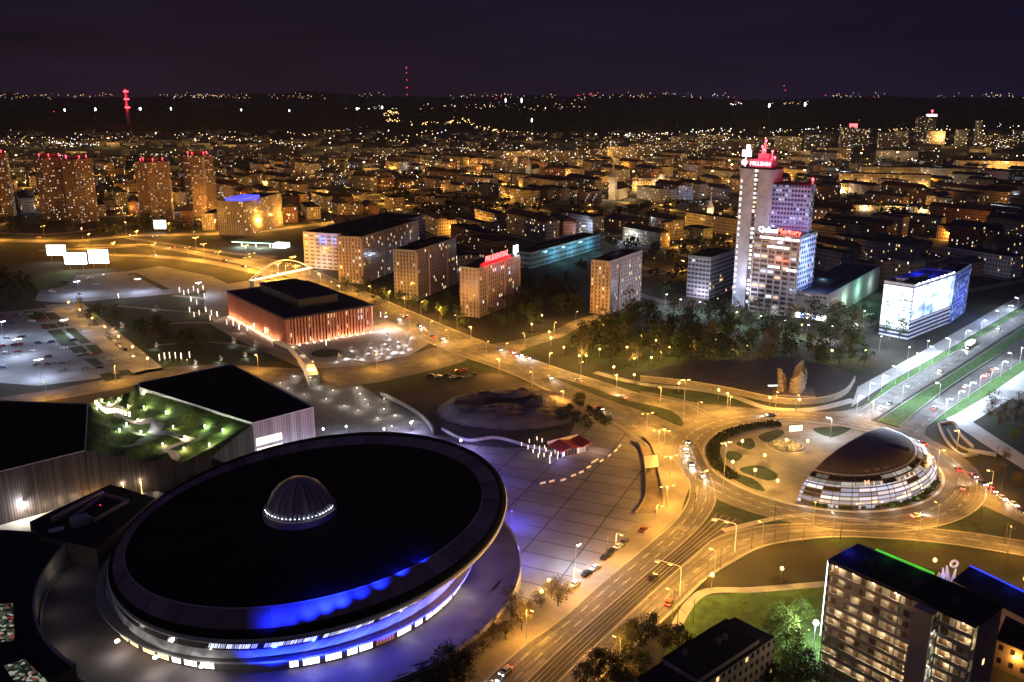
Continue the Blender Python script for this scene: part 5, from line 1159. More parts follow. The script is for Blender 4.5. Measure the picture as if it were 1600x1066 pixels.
for x, y in ((847, 493), (831, 507), (858, 519), (861, 529), (881, 543), (916, 531), (942, 508), (937, 546), (916, 556), (980, 543), (991, 560), (1003, 525), (1025, 532), (1046, 543), (1085, 545), (1119, 531), (1144, 545), (1168, 540), (1018, 559), (1033, 551), (959, 574), (991, 586), (1061, 599), (1123, 610), (1203, 622), (1249, 625), (1352, 548), (1253, 508), (1300, 548), (1222, 889), (1461, 876), (1602, 905), (1113, 899), (858, 908), (846, 925), (905, 556)):
    put(PL_, x, y, 4.9, R.random() * 6, 'park', 'amber globe lamps in the park and lawns')
for x, y in ((859, 553), (908, 567), (964, 585), (1033, 604), (1138, 613), (500, 428), (515, 441), (530, 446), (550, 440), (579, 447), (607, 456), (632, 464), (657, 472), (687, 482), (714, 492), (736, 510), (600, 490), (640, 492), (672, 503), (700, 515), (760, 535), (790, 538), (820, 520), (866, 505), (900, 488), (930, 480), (780, 560), (832, 580), (880, 610)):
    put(SL, x, y, 9.5, R.choice((-2.2, 1.)), 'street', 'amber street lamps along the avenues')
for x, y in ((1012, 646), (1030, 672), (1048, 713), (1043, 760)): put(DL, x, y, 8.5, .3, 'double', 'double-headed lamps on the avenue pavement')
put(TL, 1071, 594, 20, .2, 'mast'); put(TL, 1135, 692, 20, .4, 'mast')
for x, y in ((1341, 618), (1360, 598), (1380, 586), (1402, 574), (1422, 565), (1440, 554), (1460, 543), (1480, 622), (1499, 610), (1517, 597), (1533, 586), (1551, 575), (1567, 564), (1583, 553), (1597, 543), (1412, 602), (1510, 516), (1485, 530), (1535, 500), (1563, 487), (1577, 477), (1592, 466), (1470, 600), (1300, 655)):
    put(BL, x, y, 9.5, R.choice((-.9, 2.2)), 'boulevard', 'white lamps along the green-median boulevard')
for x, y in ((2, 503), (27, 530), (60, 562), (120, 440), (215, 436), (310, 442), (-30, 560), (100, 500)): put(WL, x, y, 11, .8, 'flood', 'white double lamps in the car parks')
for x, y in ((900, 857), (600, 497)): put(BL, x, y, 9, 1., 'boulevard', 'white lamps along the green-median boulevard')
for x, y in ((1229, 688), (1180, 735), (1160, 690), (1195, 712), (1145, 722), (1262, 690), (1215, 752)): put(PL_, x, y, 4.9, 0, 'park', 'amber globe lamps in the park and lawns')
for x, y in ((1150, 490), (1188, 496), (1225, 503), (1262, 510), (1300, 512), (1336, 508), (1376, 528), (1420, 545), (1120, 468), (1092, 474), (1062, 470), (1040, 462), (1392, 510), (1450, 535), (1350, 488)): put(BL, x, y, 9, 1., 'boulevard', 'white lamps along the green-median boulevard')
# extra amber lamps added at even spacing along the roads to light the ground
def along(pts, step, off, proto=SL, key='street', grp='amber street lamps along the avenues', jig=0):
    ln = smooth_line([Vector(g2(*p)) for p in pts], 8)
    for i, (p, a) in enumerate(walk(ln, step, step * .4)):
        s_ = off * (1 if i % 2 else -1) if jig else off
        q = p + Vector((-math.sin(a), math.cos(a))) * s_; put(proto, q.x, q.y, 0, a + (-PI / 2 if s_ > 0 else PI / 2), key, grp, True)
along([(820, 1040), (900, 965), (990, 882), (1060, 828)], 27, 6.5)
along([(900, 1068), (1010, 968), (1090, 893), (1160, 850), (1260, 832), (1400, 834), (1520, 845), (1640, 868)], 30, -6)
along([(1475, 720), (1540, 775), (1640, 825)], 30, -8)
for k in range(9):
    a = math.radians(-150 + k * 40); put(SL, RC.x + 64.5 * math.cos(a), RC.y + 64.5 * math.sin(a), 0, a + PI, 'street', 'amber street lamps along the avenues', True)
along([(1100, 655), (1200, 655), (1330, 648)], 34, 7)
along([(20, 632), (170, 604), (330, 582), (480, 588), (600, 580), (700, 552)], 36, 6, jig=1)
IL = arm_lamp('interchange_lamp', 14, 2.2, amber_l, (1, .45, .06), 75000, True, .8)
ig = ('inter', 'tall amber lamps over the interchange')
along([(-20, 373), (100, 377), (220, 368), (330, 366), (420, 360), (520, 347)], 46, 10, IL, *ig, jig=1)
along([(120, 386), (230, 386), (320, 400), (400, 416), (480, 440)], 40, 9, IL, *ig, jig=1)
along([(160, 399), (260, 403), (350, 415), (460, 438)], 44, -8, IL, *ig)
along([(300, 345), (380, 330), (450, 322), (520, 312), (620, 300)], 55, 7, IL, *ig, jig=1)
along([(90, 480), (160, 530), (225, 582)], 30, 5, PL_, 'park', 'amber globe lamps in the park and lawns')
for l, d in (('park', 'amber globe lamp on a short pole'), ('street', 'amber street lamp with one arm'), ('double', 'double-headed amber lamp on the pavement'), ('mast', 'very tall twin-headed mast lamp'), ('inter', 'tall twin-headed amber lamp over the interchange'), ('boulevard', 'white street lamp'), ('flood', 'white double flood lamp in the car park')):
    label_all(lamps[l], d)
# roadside lamp outreach poles seen lit at the near bend
for x, y, lab in ((1148, 862, 'pale swan-neck double lamp over the tram bend, farther one'), (1062, 932, 'pale swan-neck double lamp over the tram bend, nearer one')):
    p = at(x, y); t = thing('swan_neck_lamp', lab, 'street lamp', (p.x, p.y, .1), 2.75)
    b = MB(); b.tube((0, 0, 0), (0, 0, 9.4), .16, .11); b.tube((0, 0, 9.4), (.5, 0, 10.2), .11); b.build('pole', white, t); b = MB(); b.tube((.5, 0, 10.2), (7.5, 0, 11.0), .12, .09); b.build('arm', white, t)
    for xx in (3.4, 7.6): b = MB(); b.box(xx, 0, 10.3, 1.5, .7, .35); hd = b.build('lamp_head', white, t); b = MB(); b.box(xx, 0, 10.1, 1.2, .55, .18); b.build('lens', amber_l, hd); light('lamp_light', (xx, 0, 9.7), AMB, 9000, t)
# tram poles
tp = []
pole0 = thing('tram_pole', 'p', 'pole'); b = MB(); b.tube((0, 0, 0), (0, 0, 8), .14, .1); b.build('pole', M('pole_dark', (.06, .055, .05)), pole0); b = MB(); b.tube((0, 0, 7.2), (3.2, 0, 7.4), .06); b.build('bracket', M('pole_dark', (.06, .055, .05)), pole0); remember(pole0)
for k, (x, y) in enumerate([(1105, 905), (1125, 890), (1174, 858), (1210, 850), (1230, 852), (1255, 848), (1530, 830), (1570, 850), (1210, 815), (1312, 850), (948, 872), (1085, 800), (1058, 985), (1083, 975), (1340, 770), (1080, 810), (1563, 775), (1555, 725)]):
    o = pole0 if k == 0 else copy_tree(pole0); o.location = (*g2(x, y), .1); o.rotation_euler = (0, 0, R.random() * 6); o['group'] = 'dark poles along the tram line'; tp.append(o)
label_all(tp, 'thin dark tram pole')
# light columns and pale lit trees around the concert hall
cols = []
lc0 = glow_post('light_column', 5.5, .26, EM('column_glow', (1, .85, .72), 2.2), concd)
for k, (x, y) in enumerate([(281, 460), (288, 465), (295, 463), (303, 458), (310, 462), (318, 457), (299, 475), (308, 480), (320, 470), (297, 492), (304, 500), (312, 497), (322, 492), (331, 497), (329, 505), (340, 499), (355, 512), (365, 514), (374, 520), (387, 522), (398, 518), (415, 525), (510, 545), (595, 500), (186, 470), (160, 497), (250, 585 - 17), (258, 566), (266, 565), (275, 565), (284, 566), (297, 564)]):
    o = lc0 if k == 0 else copy_tree(lc0); o.location = (*g2(x, y), .1); o['group'] = 'glowing columns around the concert hall'; cols.append(o)
    if k % 3 == 0: light('column_light', (1., -1., 3.5), WARM, 900, o)
label_all(cols, 'slim glowing column')
spots = []
gs0 = thing('ground_spot', 's', 'ground light'); b = MB(); b.tube((0, 0, 0), (0, 0, .5), .25); b.build('housing', concd, gs0); b = MB(); b.tube((0, 0, .5), (0, 0, .62), .3); b.build('lens', EM('spot_lens', (1, .92, .75), 5), gs0); light('lamp_light', (0, 0, 2.2), (1, .88, .68), 1000, gs0, .1); remember(gs0)
for k, (x, y) in enumerate([(460, 590), (485, 592), (498, 606), (520, 612), (450, 608), (510, 625), (538, 636), (558, 608), (563, 617), (570, 626), (575, 634), (600, 641), (618, 651), (612, 668), (560, 643), (590, 655), (645, 660), (438, 600), (475, 618), (600, 625)]):
    o = gs0 if k == 0 else copy_tree(gs0); o.location = (*g2(x, y), .1); o['group'] = 'ground lights on the garden roof beside the congress hall'; spots.append(o)
label_all(spots, 'round ground light with a pale pool')
sheet('garden_roof_ground', px([(395, 660), (490, 637), (430, 600), (400, 580), (440, 575), (500, 586), (560, 600), (600, 625), (665, 655), (675, 690), (600, 690), (480, 690), (400, 700)]), .09, M('dim_paving', (.09, .085, .09), .85, .3, .2))
cv = thing('curved_garden_wall', 'dark curved parapet wall between the garden roof and the cleared site', 'wall')
b = MB(); ln = pline([(595, 618), (625, 632), (655, 650), (672, 668), (677, 680)])
for i in range(len(ln) - 1): bar(b, ln[i], ln[i + 1], .8, 0, 2.2)
b.build('wall_face', concd, cv)
for x, y, c, pw in ((642, 662, (.62, .6, 1), 13000), (541, 668, COLD, 7000), (505, 672, WHT, 3500), (600, 672, (.7, .65, 1), 7000), (720, 690, (.5, .42, 1), 9000)):  # last entry is an added lamp that tints the cleared site violet
    p = at(x, y, 4); t = thing('plaza_lamp_and_fill', 'l', 'lamp', (p.x, p.y, .1)); b = MB(); b.tube((0, 0, 0), (0, 0, 4), .08); b.build('pole', metal, t); b = MB(); b.ball((0, 0, 4.3), .4, 8, 5); b.build('globe', cold_l, t); light('lamp_light', (0, -.5, 5.2), c, pw, t); lamps.setdefault('plaza', []).append(t)
label_all(lamps['plaza'], 'white globe lamp behind the saucer arena', '', ['the saucer arena'])
for x, y, pw in ((800, 800, 1300), (812, 860, 1000), (755, 735, 1200), (720, 700, 1200)):  # added masts whose blue light tints the plaza
    p = at(x, y, 5); t = thing('blue_fill_mast', 'b', 'lamp', (p.x, p.y, .1)); b = MB(); b.tube((0, 0, 0), (0, 0, 5), .08); b.build('pole', metal, t); b = MB(); b.box(0, 0, 5, .5, .3, .3); b.build('lamp_head', concd, t); light('lamp_light', (0, 0, 6), (.12, .1, 1), pw * 7, t); lamps.setdefault('blue', []).append(t)
label_all(lamps['blue'], 'slim added blue fill mast on the plaza', '', ['the saucer arena'])
# ================================================================== TREES
def leafmat(name, col):
    if name in MC: return MC[name]
    m, N, L, b = node_mat(name); oi = N.new('ShaderNodeObjectInfo'); t = N.new('ShaderNodeTexCoord'); n = N.new('ShaderNodeTexNoise'); n.inputs['Scale'].default_value = .6; L.new(t.outputs['Object'], n.inputs[0])
    r = N.new('ShaderNodeValToRGB'); L.new(n.outputs['Fac'], r.inputs[0]); e = r.color_ramp.elements; e[0].position = .35; e[1].position = .68; e[0].color = (*[c * .55 for c in col], 1); e[1].color = (*[c * 1.35 for c in col], 1)
    L.new(r.outputs[0], b.inputs['Base Color']); b.inputs['Roughness'].default_value = .8; b.inputs['Specular IOR Level'].default_value = .15
    MC[name] = m; return m
bark = M('bark', (.07, .055, .04), .9, .3, 2)
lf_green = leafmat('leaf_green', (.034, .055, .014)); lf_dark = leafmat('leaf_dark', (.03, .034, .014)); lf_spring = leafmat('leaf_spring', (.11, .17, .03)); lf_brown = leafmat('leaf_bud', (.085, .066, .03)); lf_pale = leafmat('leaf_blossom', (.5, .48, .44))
def tree_mesh(h, r, nl, ls, leaf, seed, clumps=22, zlo=.32):
    rr = random.Random(seed); t = thing('tree', 'tree', 'tree'); b = MB()
    b.tube((0, 0, 0), (0, 0, h * .32), h * .022, h * .016, 7); cl = []
    for k in range(clumps):
        a = rr.random() * 2 * PI; q = rr.random() ** .5; z = zlo + (1 - zlo) * rr.random(); k_ = math.sin(PI * min(1, max(.1, (z - zlo) / (1 - zlo) * .8 + .15)))
        c = V(r * q * k_ * math.cos(a), r * q * k_ * math.sin(a), h * z * .97); cl.append(c)
        m = V(c.x * .35, c.y * .35, h * (.25 + .3 * z)); b.tube((0, 0, h * (.2 + .1 * rr.random())), m, h * .010, h * .006, 4, cap=False); b.tube(m, c, h * .006, h * .002, 4, cap=False)
    b.build('trunk', bark, t)
    b = MB()
    for c in cl:
        cr = r * (.2 + .2 * rr.random())
        for _ in range(nl // clumps):
            d = V(rr.gauss(0, 1), rr.gauss(0, 1), rr.gauss(0, .8)) * cr * .62; p = c + d
            n = V(rr.gauss(0, 1), rr.gauss(0, 1), rr.gauss(.4, 1)).normalized(); u = n.orthogonal().normalized(); u.rotate(__import__('mathutils').Quaternion(n, rr.random() * 6)); w = n.cross(u); s_ = ls * (.6 + .8 * rr.random())
            b.face([p + u * s_, p + w * s_ * .6, p - u * s_, p - w * s_ * .6])
    b.build('crown', leaf, t); return remember(t)
far_protos = {'green': [tree_mesh(9 + k, 4.2 + .4 * k, 420, .42, lf_green, 10 + k, 20) for k in range(3)], 'bare': [tree_mesh(11 + k, 4.6, 300, .36, lf_brown, 20 + k, 26) for k in range(3)], 'dark': [tree_mesh(10 + k, 5.0, 480, .5, lf_dark, 30 + k, 18, .15) for k in range(3)], 'pale': [tree_mesh(4.2, 1.8, 260, .2, lf_pale, 40, 14, .3)]}
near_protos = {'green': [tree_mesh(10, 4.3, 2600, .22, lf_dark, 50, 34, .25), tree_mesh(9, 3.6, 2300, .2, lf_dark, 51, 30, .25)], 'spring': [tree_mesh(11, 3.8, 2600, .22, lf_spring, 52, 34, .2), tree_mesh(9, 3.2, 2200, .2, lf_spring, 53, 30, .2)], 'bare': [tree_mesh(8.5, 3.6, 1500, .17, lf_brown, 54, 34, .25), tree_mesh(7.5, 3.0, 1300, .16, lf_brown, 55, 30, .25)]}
trees = {}
def plant(protos, x, y, key, sc=1., world=False):
    pr_ = R.choice(protos); o = pr_ if pr_ not in used else copy_tree(pr_); used.add(pr_)
    P = (x, y) if world else g2(x, y); o.location = (P[0], P[1], 0); o.rotation_euler = (0, 0, R.random() * 6.28); s_ = sc * R.uniform(.8, 1.2); o.scale = (s_, s_, s_ * R.uniform(.9, 1.15)); trees.setdefault(key, []).append(o); return o
for x, y in ((1000, 1010), (1020, 1000), (1042, 1015), (985, 1030), (935, 1075), (960, 1066), (915, 1080), (1060, 1030), (1000, 1060), (975, 1090)): plant(near_protos['green'], x, y, ('near', 'dark leafy tree by the tram road'))
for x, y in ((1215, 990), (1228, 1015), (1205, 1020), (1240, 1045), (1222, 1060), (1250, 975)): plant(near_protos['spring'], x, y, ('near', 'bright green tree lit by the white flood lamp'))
for x, y in ((1205, 1075), (1260, 1062), (1275, 1075), (1236, 1085)): plant(near_protos['green'], x, y, ('near', 'dark tree in front of the gallery block lawn'))
for x, y in ((800, 975), (815, 985), (830, 970), (790, 1000), (770, 1000), (845, 950), (862, 935), (872, 948), (755, 1020), (735, 1040), (712, 1066), (690, 1078), (800, 950)): plant(near_protos['bare'], x, y, ('near', 'thin budding tree between arena steps and street'))
for x, y in ((725, 1075), (700, 1066), (670, 1085)): plant(near_protos['green'], x, y, ('near', 'dark bush-like tree at the arena steps'))
for x, y in ((905, 640), (920, 655), (935, 660), (900, 665), (915, 672), (890, 650), (945, 668), (880, 660)): plant(near_protos['green'], x, y, ('near', 'dark tree between the red kiosk and the avenue'), .8)
for x, y in ((1570, 650), (1550, 640), (1585, 665), (1560, 668), (1600, 690), (1590, 645), (1545, 655)): plant(near_protos['bare'], x, y, ('near', 'dark tree on the lawn behind the white promenade'), 1.1)
plant(near_protos['spring'], 1583, 688, ('near', 'bright green lamp-lit bush beside the white promenade'), .55)
for x, y in ((1560, 745), (1590, 760), (1570, 720)): plant(near_protos['bare'], x, y, ('near', 'dark tree right of the roundabout exit'), .8)
for _ in range(120):                        # park behind the monument
    x, y = R.uniform(905, 1345), R.uniform(492, 572)
    if y > 560 and x > 1050 or y > 520 + (x - 905) * .25 and x < 1100: pass
    if x > 1150 and y < 505 or (x < 960 and y < 505): continue
    plant(far_protos[R.choice(('green', 'bare', 'dark'))], x, y, ('park', 'budding park tree'), 1.35)
for _ in range(34): plant(far_protos['dark'], R.uniform(808, 905), R.uniform(440, 500), ('park', 'dark leafy tree in the courtyard park'))
for x, y in ((540, 455), (560, 462), (585, 470), (600, 474), (625, 478), (640, 486), (665, 490), (690, 500), (715, 500), (725, 512), (785, 515), (800, 508), (815, 500), (770, 505), (700, 480), (720, 475), (625, 450), (735, 490), (830, 512), (800, 490), (845, 478), (545, 440), (570, 450), (820, 480), (790, 480)): plant(far_protos['green'], x, y, ('park', 'street tree below the apartment blocks'))
for _ in range(46): x = R.uniform(120, 330); plant(far_protos[R.choice(('green', 'dark', 'bare'))], x, R.uniform(478, 500) + (x - 120) * .28, ('park', 'garden tree near the concert hall'), .8)
for x, y in ((305, 572), (345, 566), (382, 560), (245, 485), (180, 520), (175, 500), (190, 515), (245, 545), (365, 540), (400, 545), (610, 545), (620, 535), (630, 540), (590, 550), (600, 540), (640, 530), (575, 555), (560, 562), (620, 550), (550, 550), (605, 530), (632, 550), (580, 545), (595, 552), (612, 553), (625, 542), (570, 562), (640, 545), (585, 560), (545, 562), (530, 565), (602, 560)):
    o = plant(far_protos['pale'], x, y, ('park', 'small pale lit tree near the concert hall'))
    light('tree_uplight', (.9, -1.6, 1.2), (.95, .95, 1), 480, o)
for x, y in ((1345, 500), (1360, 510), (1330, 505), (1310, 500), (1390, 525), (1405, 530), (1375, 520), (1350, 570), (1330, 565), (1310, 568)): plant(far_protos['green'], x, y, ('park', 'leafy tree before the billboard building'), 1.1)
for _ in range(30): plant(far_protos['dark'], R.uniform(-10, 330), R.uniform(350, 368), ('park', 'dark tree beside the interchange'), 1.1)
for x, y in ((20, 450), (35, 445), (10, 460), (45, 460), (25, 470), (0, 440), (-10, 455)): plant(far_protos['dark'], x, y, ('park', 'dark tree at the car park edge'), 1.2)
byd = {}
for (g_, d), l in trees.items(): byd.setdefault(d, []).extend(l); [o.__setitem__('group', 'trees: ' + d) for o in l]
for d, l in byd.items(): label_all(l, d)
# hedge and beds on the roundabout island
hg = thing('hedge', 'dark curved hedge along the inner edge of the roundabout island', 'hedge', (RC.x, RC.y, .16)); b = MB()
for _ in range(2600):
    a = math.radians(R.uniform(95, 205)); r = R.uniform(41, 46.4); p = V(r * math.cos(a), r * math.sin(a), R.uniform(0, 1.3)); n = V(R.gauss(0, 1), R.gauss(0, 1), R.gauss(.6, 1)).normalized(); u = n.orthogonal() * .4; w = n.cross(u)
    b.face([p + u, p + w, p - u, p - w])
b.build('leaves', lf_dark, hg)
fl = thing('flower_bed', 'round bed of pale blossoms in the middle of the roundabout paths', 'flower bed', (*g2(1229, 697), .2)); b = MB()
for _ in range(700):
    a = R.random() * 2 * PI; r = 6 * R.random() ** .5; p = V(r * math.cos(a), r * math.sin(a), R.uniform(.1, .9)); n = V(R.gauss(0, 1), R.gauss(0, 1), R.gauss(1, .7)).normalized(); u = n.orthogonal() * .3; w = n.cross(u); b.face([p + u, p + w, p - u, p - w])
b.build('blossoms', lf_pale, fl); b = MB(); b.loft([(0, 0, 0, 7.2, 0, 0), (0, 0, .35, 7.2, 0, 0), (0, 0, .35, 6.6, 0, 0)], 32); b.build('kerb', conc, fl)
bs_ = []
bp0 = thing('bush', 'b', 'bush'); b = MB()
for _ in range(150):
    d = V(R.gauss(0, 1), R.gauss(0, 1), abs(R.gauss(0, .8))).normalized() * R.uniform(.5, 1.1); n = V(R.gauss(0, 1), R.gauss(0, 1), R.gauss(.5, 1)).normalized(); u = n.orthogonal() * .24; w = n.cross(u); p = d + V(0, 0, .3); b.face([p + u, p + w, p - u, p - w])
b.build('leaves', lf_green, bp0); b = MB(); b.tube((0, 0, 0), (0, 0, .6), .08); b.build('stem', bark, bp0); remember(bp0)
for k in range(40):
    a = .1 + 2.9 * k / 40; p = PC + pa * (RA + 5 + R.uniform(-1.5, 1.5)) * math.cos(a) + pn * (RB_ + 5 + R.uniform(-1.5, 1.5)) * math.sin(a)
    if (p - RC).length > RI - 1.5: p = RC + (p - RC).normalized() * (RI - 1.5 - R.random() * 2)
    o = bp0 if k == 0 else copy_tree(bp0); o.location = (p.x, p.y, .2); s_ = R.uniform(.8, 1.5); o.scale = (s_,) * 3; o.rotation_euler = (0, 0, R.random() * 6); o['group'] = 'bushes round the pavilion terrace'; bs_.append(o)
label_all(bs_, 'round clipped bush on the terrace', '', ['the domed roundabout pavilion'])
# ================================================================== CARS
def car_proto(kind):
    t = thing('parked_car', 'car', 'car'); paint = M('car_paint_dark', (.03, .03, .035), .3, .1, 1, .3, .6); L_, w_, hh = (4.4, 1.8, 1.45) if kind == 'car' else (4.9, 1.95, 2.0)
    prof = [(-2.2, .35), (-2.2, .8), (-2.0, .95), (-1.55, .98), (-.95, 1.42), (.55, 1.45), (1.2, 1.0), (1.95, .88), (2.2, .7), (2.2, .35)] if kind == 'car' else [(-2.4, .35), (-2.4, 1.9), (-2.2, 2.0), (.9, 2.0), (1.5, 1.2), (2.3, 1.0), (2.45, .8), (2.45, .35)]
    b = MB(); n = len(prof)
    def inset(z): return .9 - (.16 if z > 1.2 else .0) - (.06 if z < .5 else 0)
    for i in range(n):
        (x0, z0), (x1, z1) = prof[i], prof[(i + 1) % n]; a0, a1 = inset(z0), inset(z1); b.face([(x0, -a0, z0), (x0, a0, z0), (x1, a1, z1), (x1, -a1, z1)])
    for s_ in (-1, 1):
        f = [(x, s_ * inset(z), z) for x, z in prof]; b.face(f if s_ < 0 else f[::-1])
    b.build('body', paint, t)
    g = MB()
    if kind == 'car':
        g.face([(.6, -.7, 1.42), (.6, .7, 1.42), (1.15, .82, 1.06), (1.15, -.82, 1.06)][::-1]); g.face([(-1.5, -.8, 1.04), (-1.5, .8, 1.04), (-1.0, .7, 1.41), (-1.0, -.7, 1.41)][::-1])
        for s_ in (-1, 1): g.face([(-1.35, s_ * .905, 1.02), (1.05, s_ * .905, 1.02), (.5, s_ * .765, 1.38), (-.95, s_ * .765, 1.38)])
        for q in range(len(g.v)): g.v[q] = (g.v[q][0] * 1.01, g.v[q][1] * 1.01, g.v[q][2] + .015)
    else:
        g.face([(.95, -.74, 1.92), (.95, .74, 1.92), (1.5, .74, 1.24), (1.5, -.74, 1.24)][::-1]); [g.v.__setitem__(q, (g.v[q][0] + .03, g.v[q][1], g.v[q][2])) for q in range(len(g.v))]
        for s_ in (-1, 1): g.face([(-.1, s_ * .92, 1.2), (1.1, s_ * .92, 1.2), (.8, s_ * .76, 1.8), (-.1, s_ * .76, 1.8)])
    g.build('window_glass', gl, t)
    for x in (-1.35, 1.35):
        for s_ in (-.82, .82): q = MB(); q.tube((x, s_ - .1, .32), (x, s_ + .1, .32), .32, n=10); q.build('wheel', M('rubber', (.015, .015, .015)), t)
    for s_ in (-.62, .62):
        q = MB(); q.box(2.2 if kind == 'car' else 2.44, s_, .6, .08, .34, .18); q.build('headlight', M('lamp_glass', (.6, .6, .6), .2), t); q = MB(); q.box(-2.2 if kind == 'car' else -2.4, s_, .7, .08, .3, .16); q.build('taillight', M('tail_glass', (.3, .02, .02), .3), t)
    return remember(t)
paints = [M('car_paint_' + n_, c, .3, .05, 1, .2, .6) for n_, c in (('black', (.015, .015, .018)), ('white', (.7, .7, .7)), ('silver', (.4, .41, .42)), ('red', (.3, .03, .02)), ('blue', (.04, .07, .2)), ('grey', (.12, .12, .13)), ('maroon', (.14, .03, .02)))]
PN = ('black', 'white', 'silver', 'red', 'blue', 'grey', 'dark red')
CARP, VANP = car_proto('car'), car_proto('van'); cars = {}
head_on = EM('headlight_on', (1, .97, .9), 40); tail_on = EM('taillight_on', (1, .05, .03), 22)
def car(x, y, rz, pi_, desc, on=False, van=False, world=False, z=.1):
    pr_ = VANP if van else CARP; o = pr_ if pr_ not in used else copy_tree(pr_); used.add(pr_)
    P = (x, y) if world else g2(x, y); o.location = (P[0], P[1], z + .02); o.rotation_euler = (0, 0, rz)
    if on: o.name = 'moving_car'
    for c in o.children:
        if c.name.startswith('body'): c.material_slots[0].link = 'OBJECT'; c.material_slots[0].material = paints[pi_]
        if on and c.name.startswith(('headlight', 'taillight')):
            c.material_slots[0].link = 'OBJECT'; c.material_slots[0].material = head_on if c.name.startswith('headlight') else tail_on
    if on:
        l = light('headlight_beam', (2.6, 0, .9), (1, .95, .85), 5200, o, .1, 80); l.rotation_euler = (math.radians(78), 0, -PI / 2)
        light('taillight_glow', (-2.8, 0, .9), REDL, 130, o)
    o['group'] = 'cars driving with lights on' if on else 'parked cars'
    cars.setdefault(f"{PN[pi_]} {'van' if van else 'car'} {desc}", []).append(o); o['category'] = 'van' if van else 'car'
    return o
def heading(a, c): a, c = Vector(g2(*a)), Vector(g2(*c)); return math.atan2((c - a).y, (c - a).x)
hb_ = heading((900, 915), (1005, 835))
for x, y, c in ((898, 916, 1), (917, 899, 0), (930, 890, 2), (946, 873, 0), (956, 864, 0), (965, 857, 1), (975, 850, 5), (1005, 830, 6)): car(x, y, hb_ + (PI if c in (1, 5) else 0) + R.uniform(-.12, .12), c, 'parked in the row beside the street', z=.14)
for _ in range(46):
    r_, c_ = R.randint(0, 8), R.random(); x = -40 + r_ * 4 + c_ * (150 + r_ * 5); y = 500 + r_ * 11 - c_ * 14
    if x > 118 + r_ * 8: continue
    car(x, y, .15 + R.choice((0, PI)) + PI / 2 * 0, R.randrange(7), 'parked in the blue-lit car park')
for x, y, c in ((101, 441, 0), (117, 443, 0), (141, 436, 5), (149, 446, 2), (82, 457, 1), (162, 432, 1), (205, 430, 0)): car(x, y, R.uniform(0, 3), c, 'parked in the far car park', van=(c == 1))
for x, y, c in ((170, 528, 2), (178, 533, 1), (190, 545, 1), (196, 548, 0), (185, 540, 0), (208, 558, 2)): car(x, y, -.9, c, 'parked along the promenade garden', z=.12)
for x, y, c in ((672, 588, 0), (685, 590, 5), (697, 588, 0), (716, 582, 3), (725, 580, 3), (718, 592, 0), (740, 587, 0), (733, 590, 5), (708, 591, 1)): car(x, y, R.uniform(.2, .5), c, 'parked on the grass verge', z=.09)
hA = heading((760, 560), (1000, 680)); hA2 = hA + PI
for x, y, h_, c in ((676, 527, hA2, 0), (664, 517, hA2, 1), (690, 530, hA, 2), (655, 510, hA, 0), (800, 552, hA, 3), (812, 556, hA, 0), (824, 561, hA, 5), (805, 557, hA2 * 0 + hA, 3), (635, 497, hA2, 0), (622, 500, hA, 1), (858, 592, hA, 2), (937, 640, hA, 0), (780, 548, hA, 4), (905, 596, hA2, 2), (974, 622, hA2, 1)): car(x, y, h_, c, 'driving on the wide avenue', True)
for a, c in ((158, 0), (166, 1), (174, 2), (184, 4), (196, 2), (40, 0), (20, 3), (330, 2), (350, 3), (95, 5), (290, 1)): t_ = math.radians(a); car(RC.x + 55 * math.cos(t_), RC.y + 55 * math.sin(t_), t_ + PI / 2, c, 'circling the roundabout', True, world=True, z=.14)
hB = heading((1430, 610), (1600, 500)); hC = heading((1450, 650), (1600, 545))
for x, y, h_, c in ((1470, 580, hB + PI, 2), (1512, 545, hB + PI, 0), (1560, 515, hB + PI, 1), (1552, 578, hC, 3), (1545, 585, hC, 0), (1540, 590, hC, 3), (1508, 606, hC, 1), (1460, 640, hC, 2), (1376, 640, hB + PI, 1), (1390, 632, hB + PI, 5)): car(x, y, h_, c, 'driving on the boulevard', True, z=.12)
hS = heading((1475, 715), (1600, 805))
for x, y, c in ((1520, 745, 3), (1535, 757, 0), (1550, 768, 3), (1565, 780, 2), (1583, 790, 1), (1597, 800, 0)): car(x, y, hS, c, 'queuing on the roundabout exit road', True, z=.12)
hT = heading((820, 1040), (900, 965))
for x, y, h_, c in ((790, 1052, hT + PI, 2), (1045, 945, hb_ + .2, 3), (1020, 905, hb_, 0)): car(x, y, h_, c, 'driving on the tram street', x < 1000, z=.13)
for x, y, c in ((200, 368, 3), (60, 372, 1), (300, 364, 0), (420, 358, 2), (270, 388, 0), (350, 408, 3), (430, 428, 1), (240, 400, 2), (380, 418, 0)): car(x, y, R.choice((0, PI)) - .12, c, 'driving through the interchange', True, z=.12)
for d, l in cars.items(): label_all(l, d)
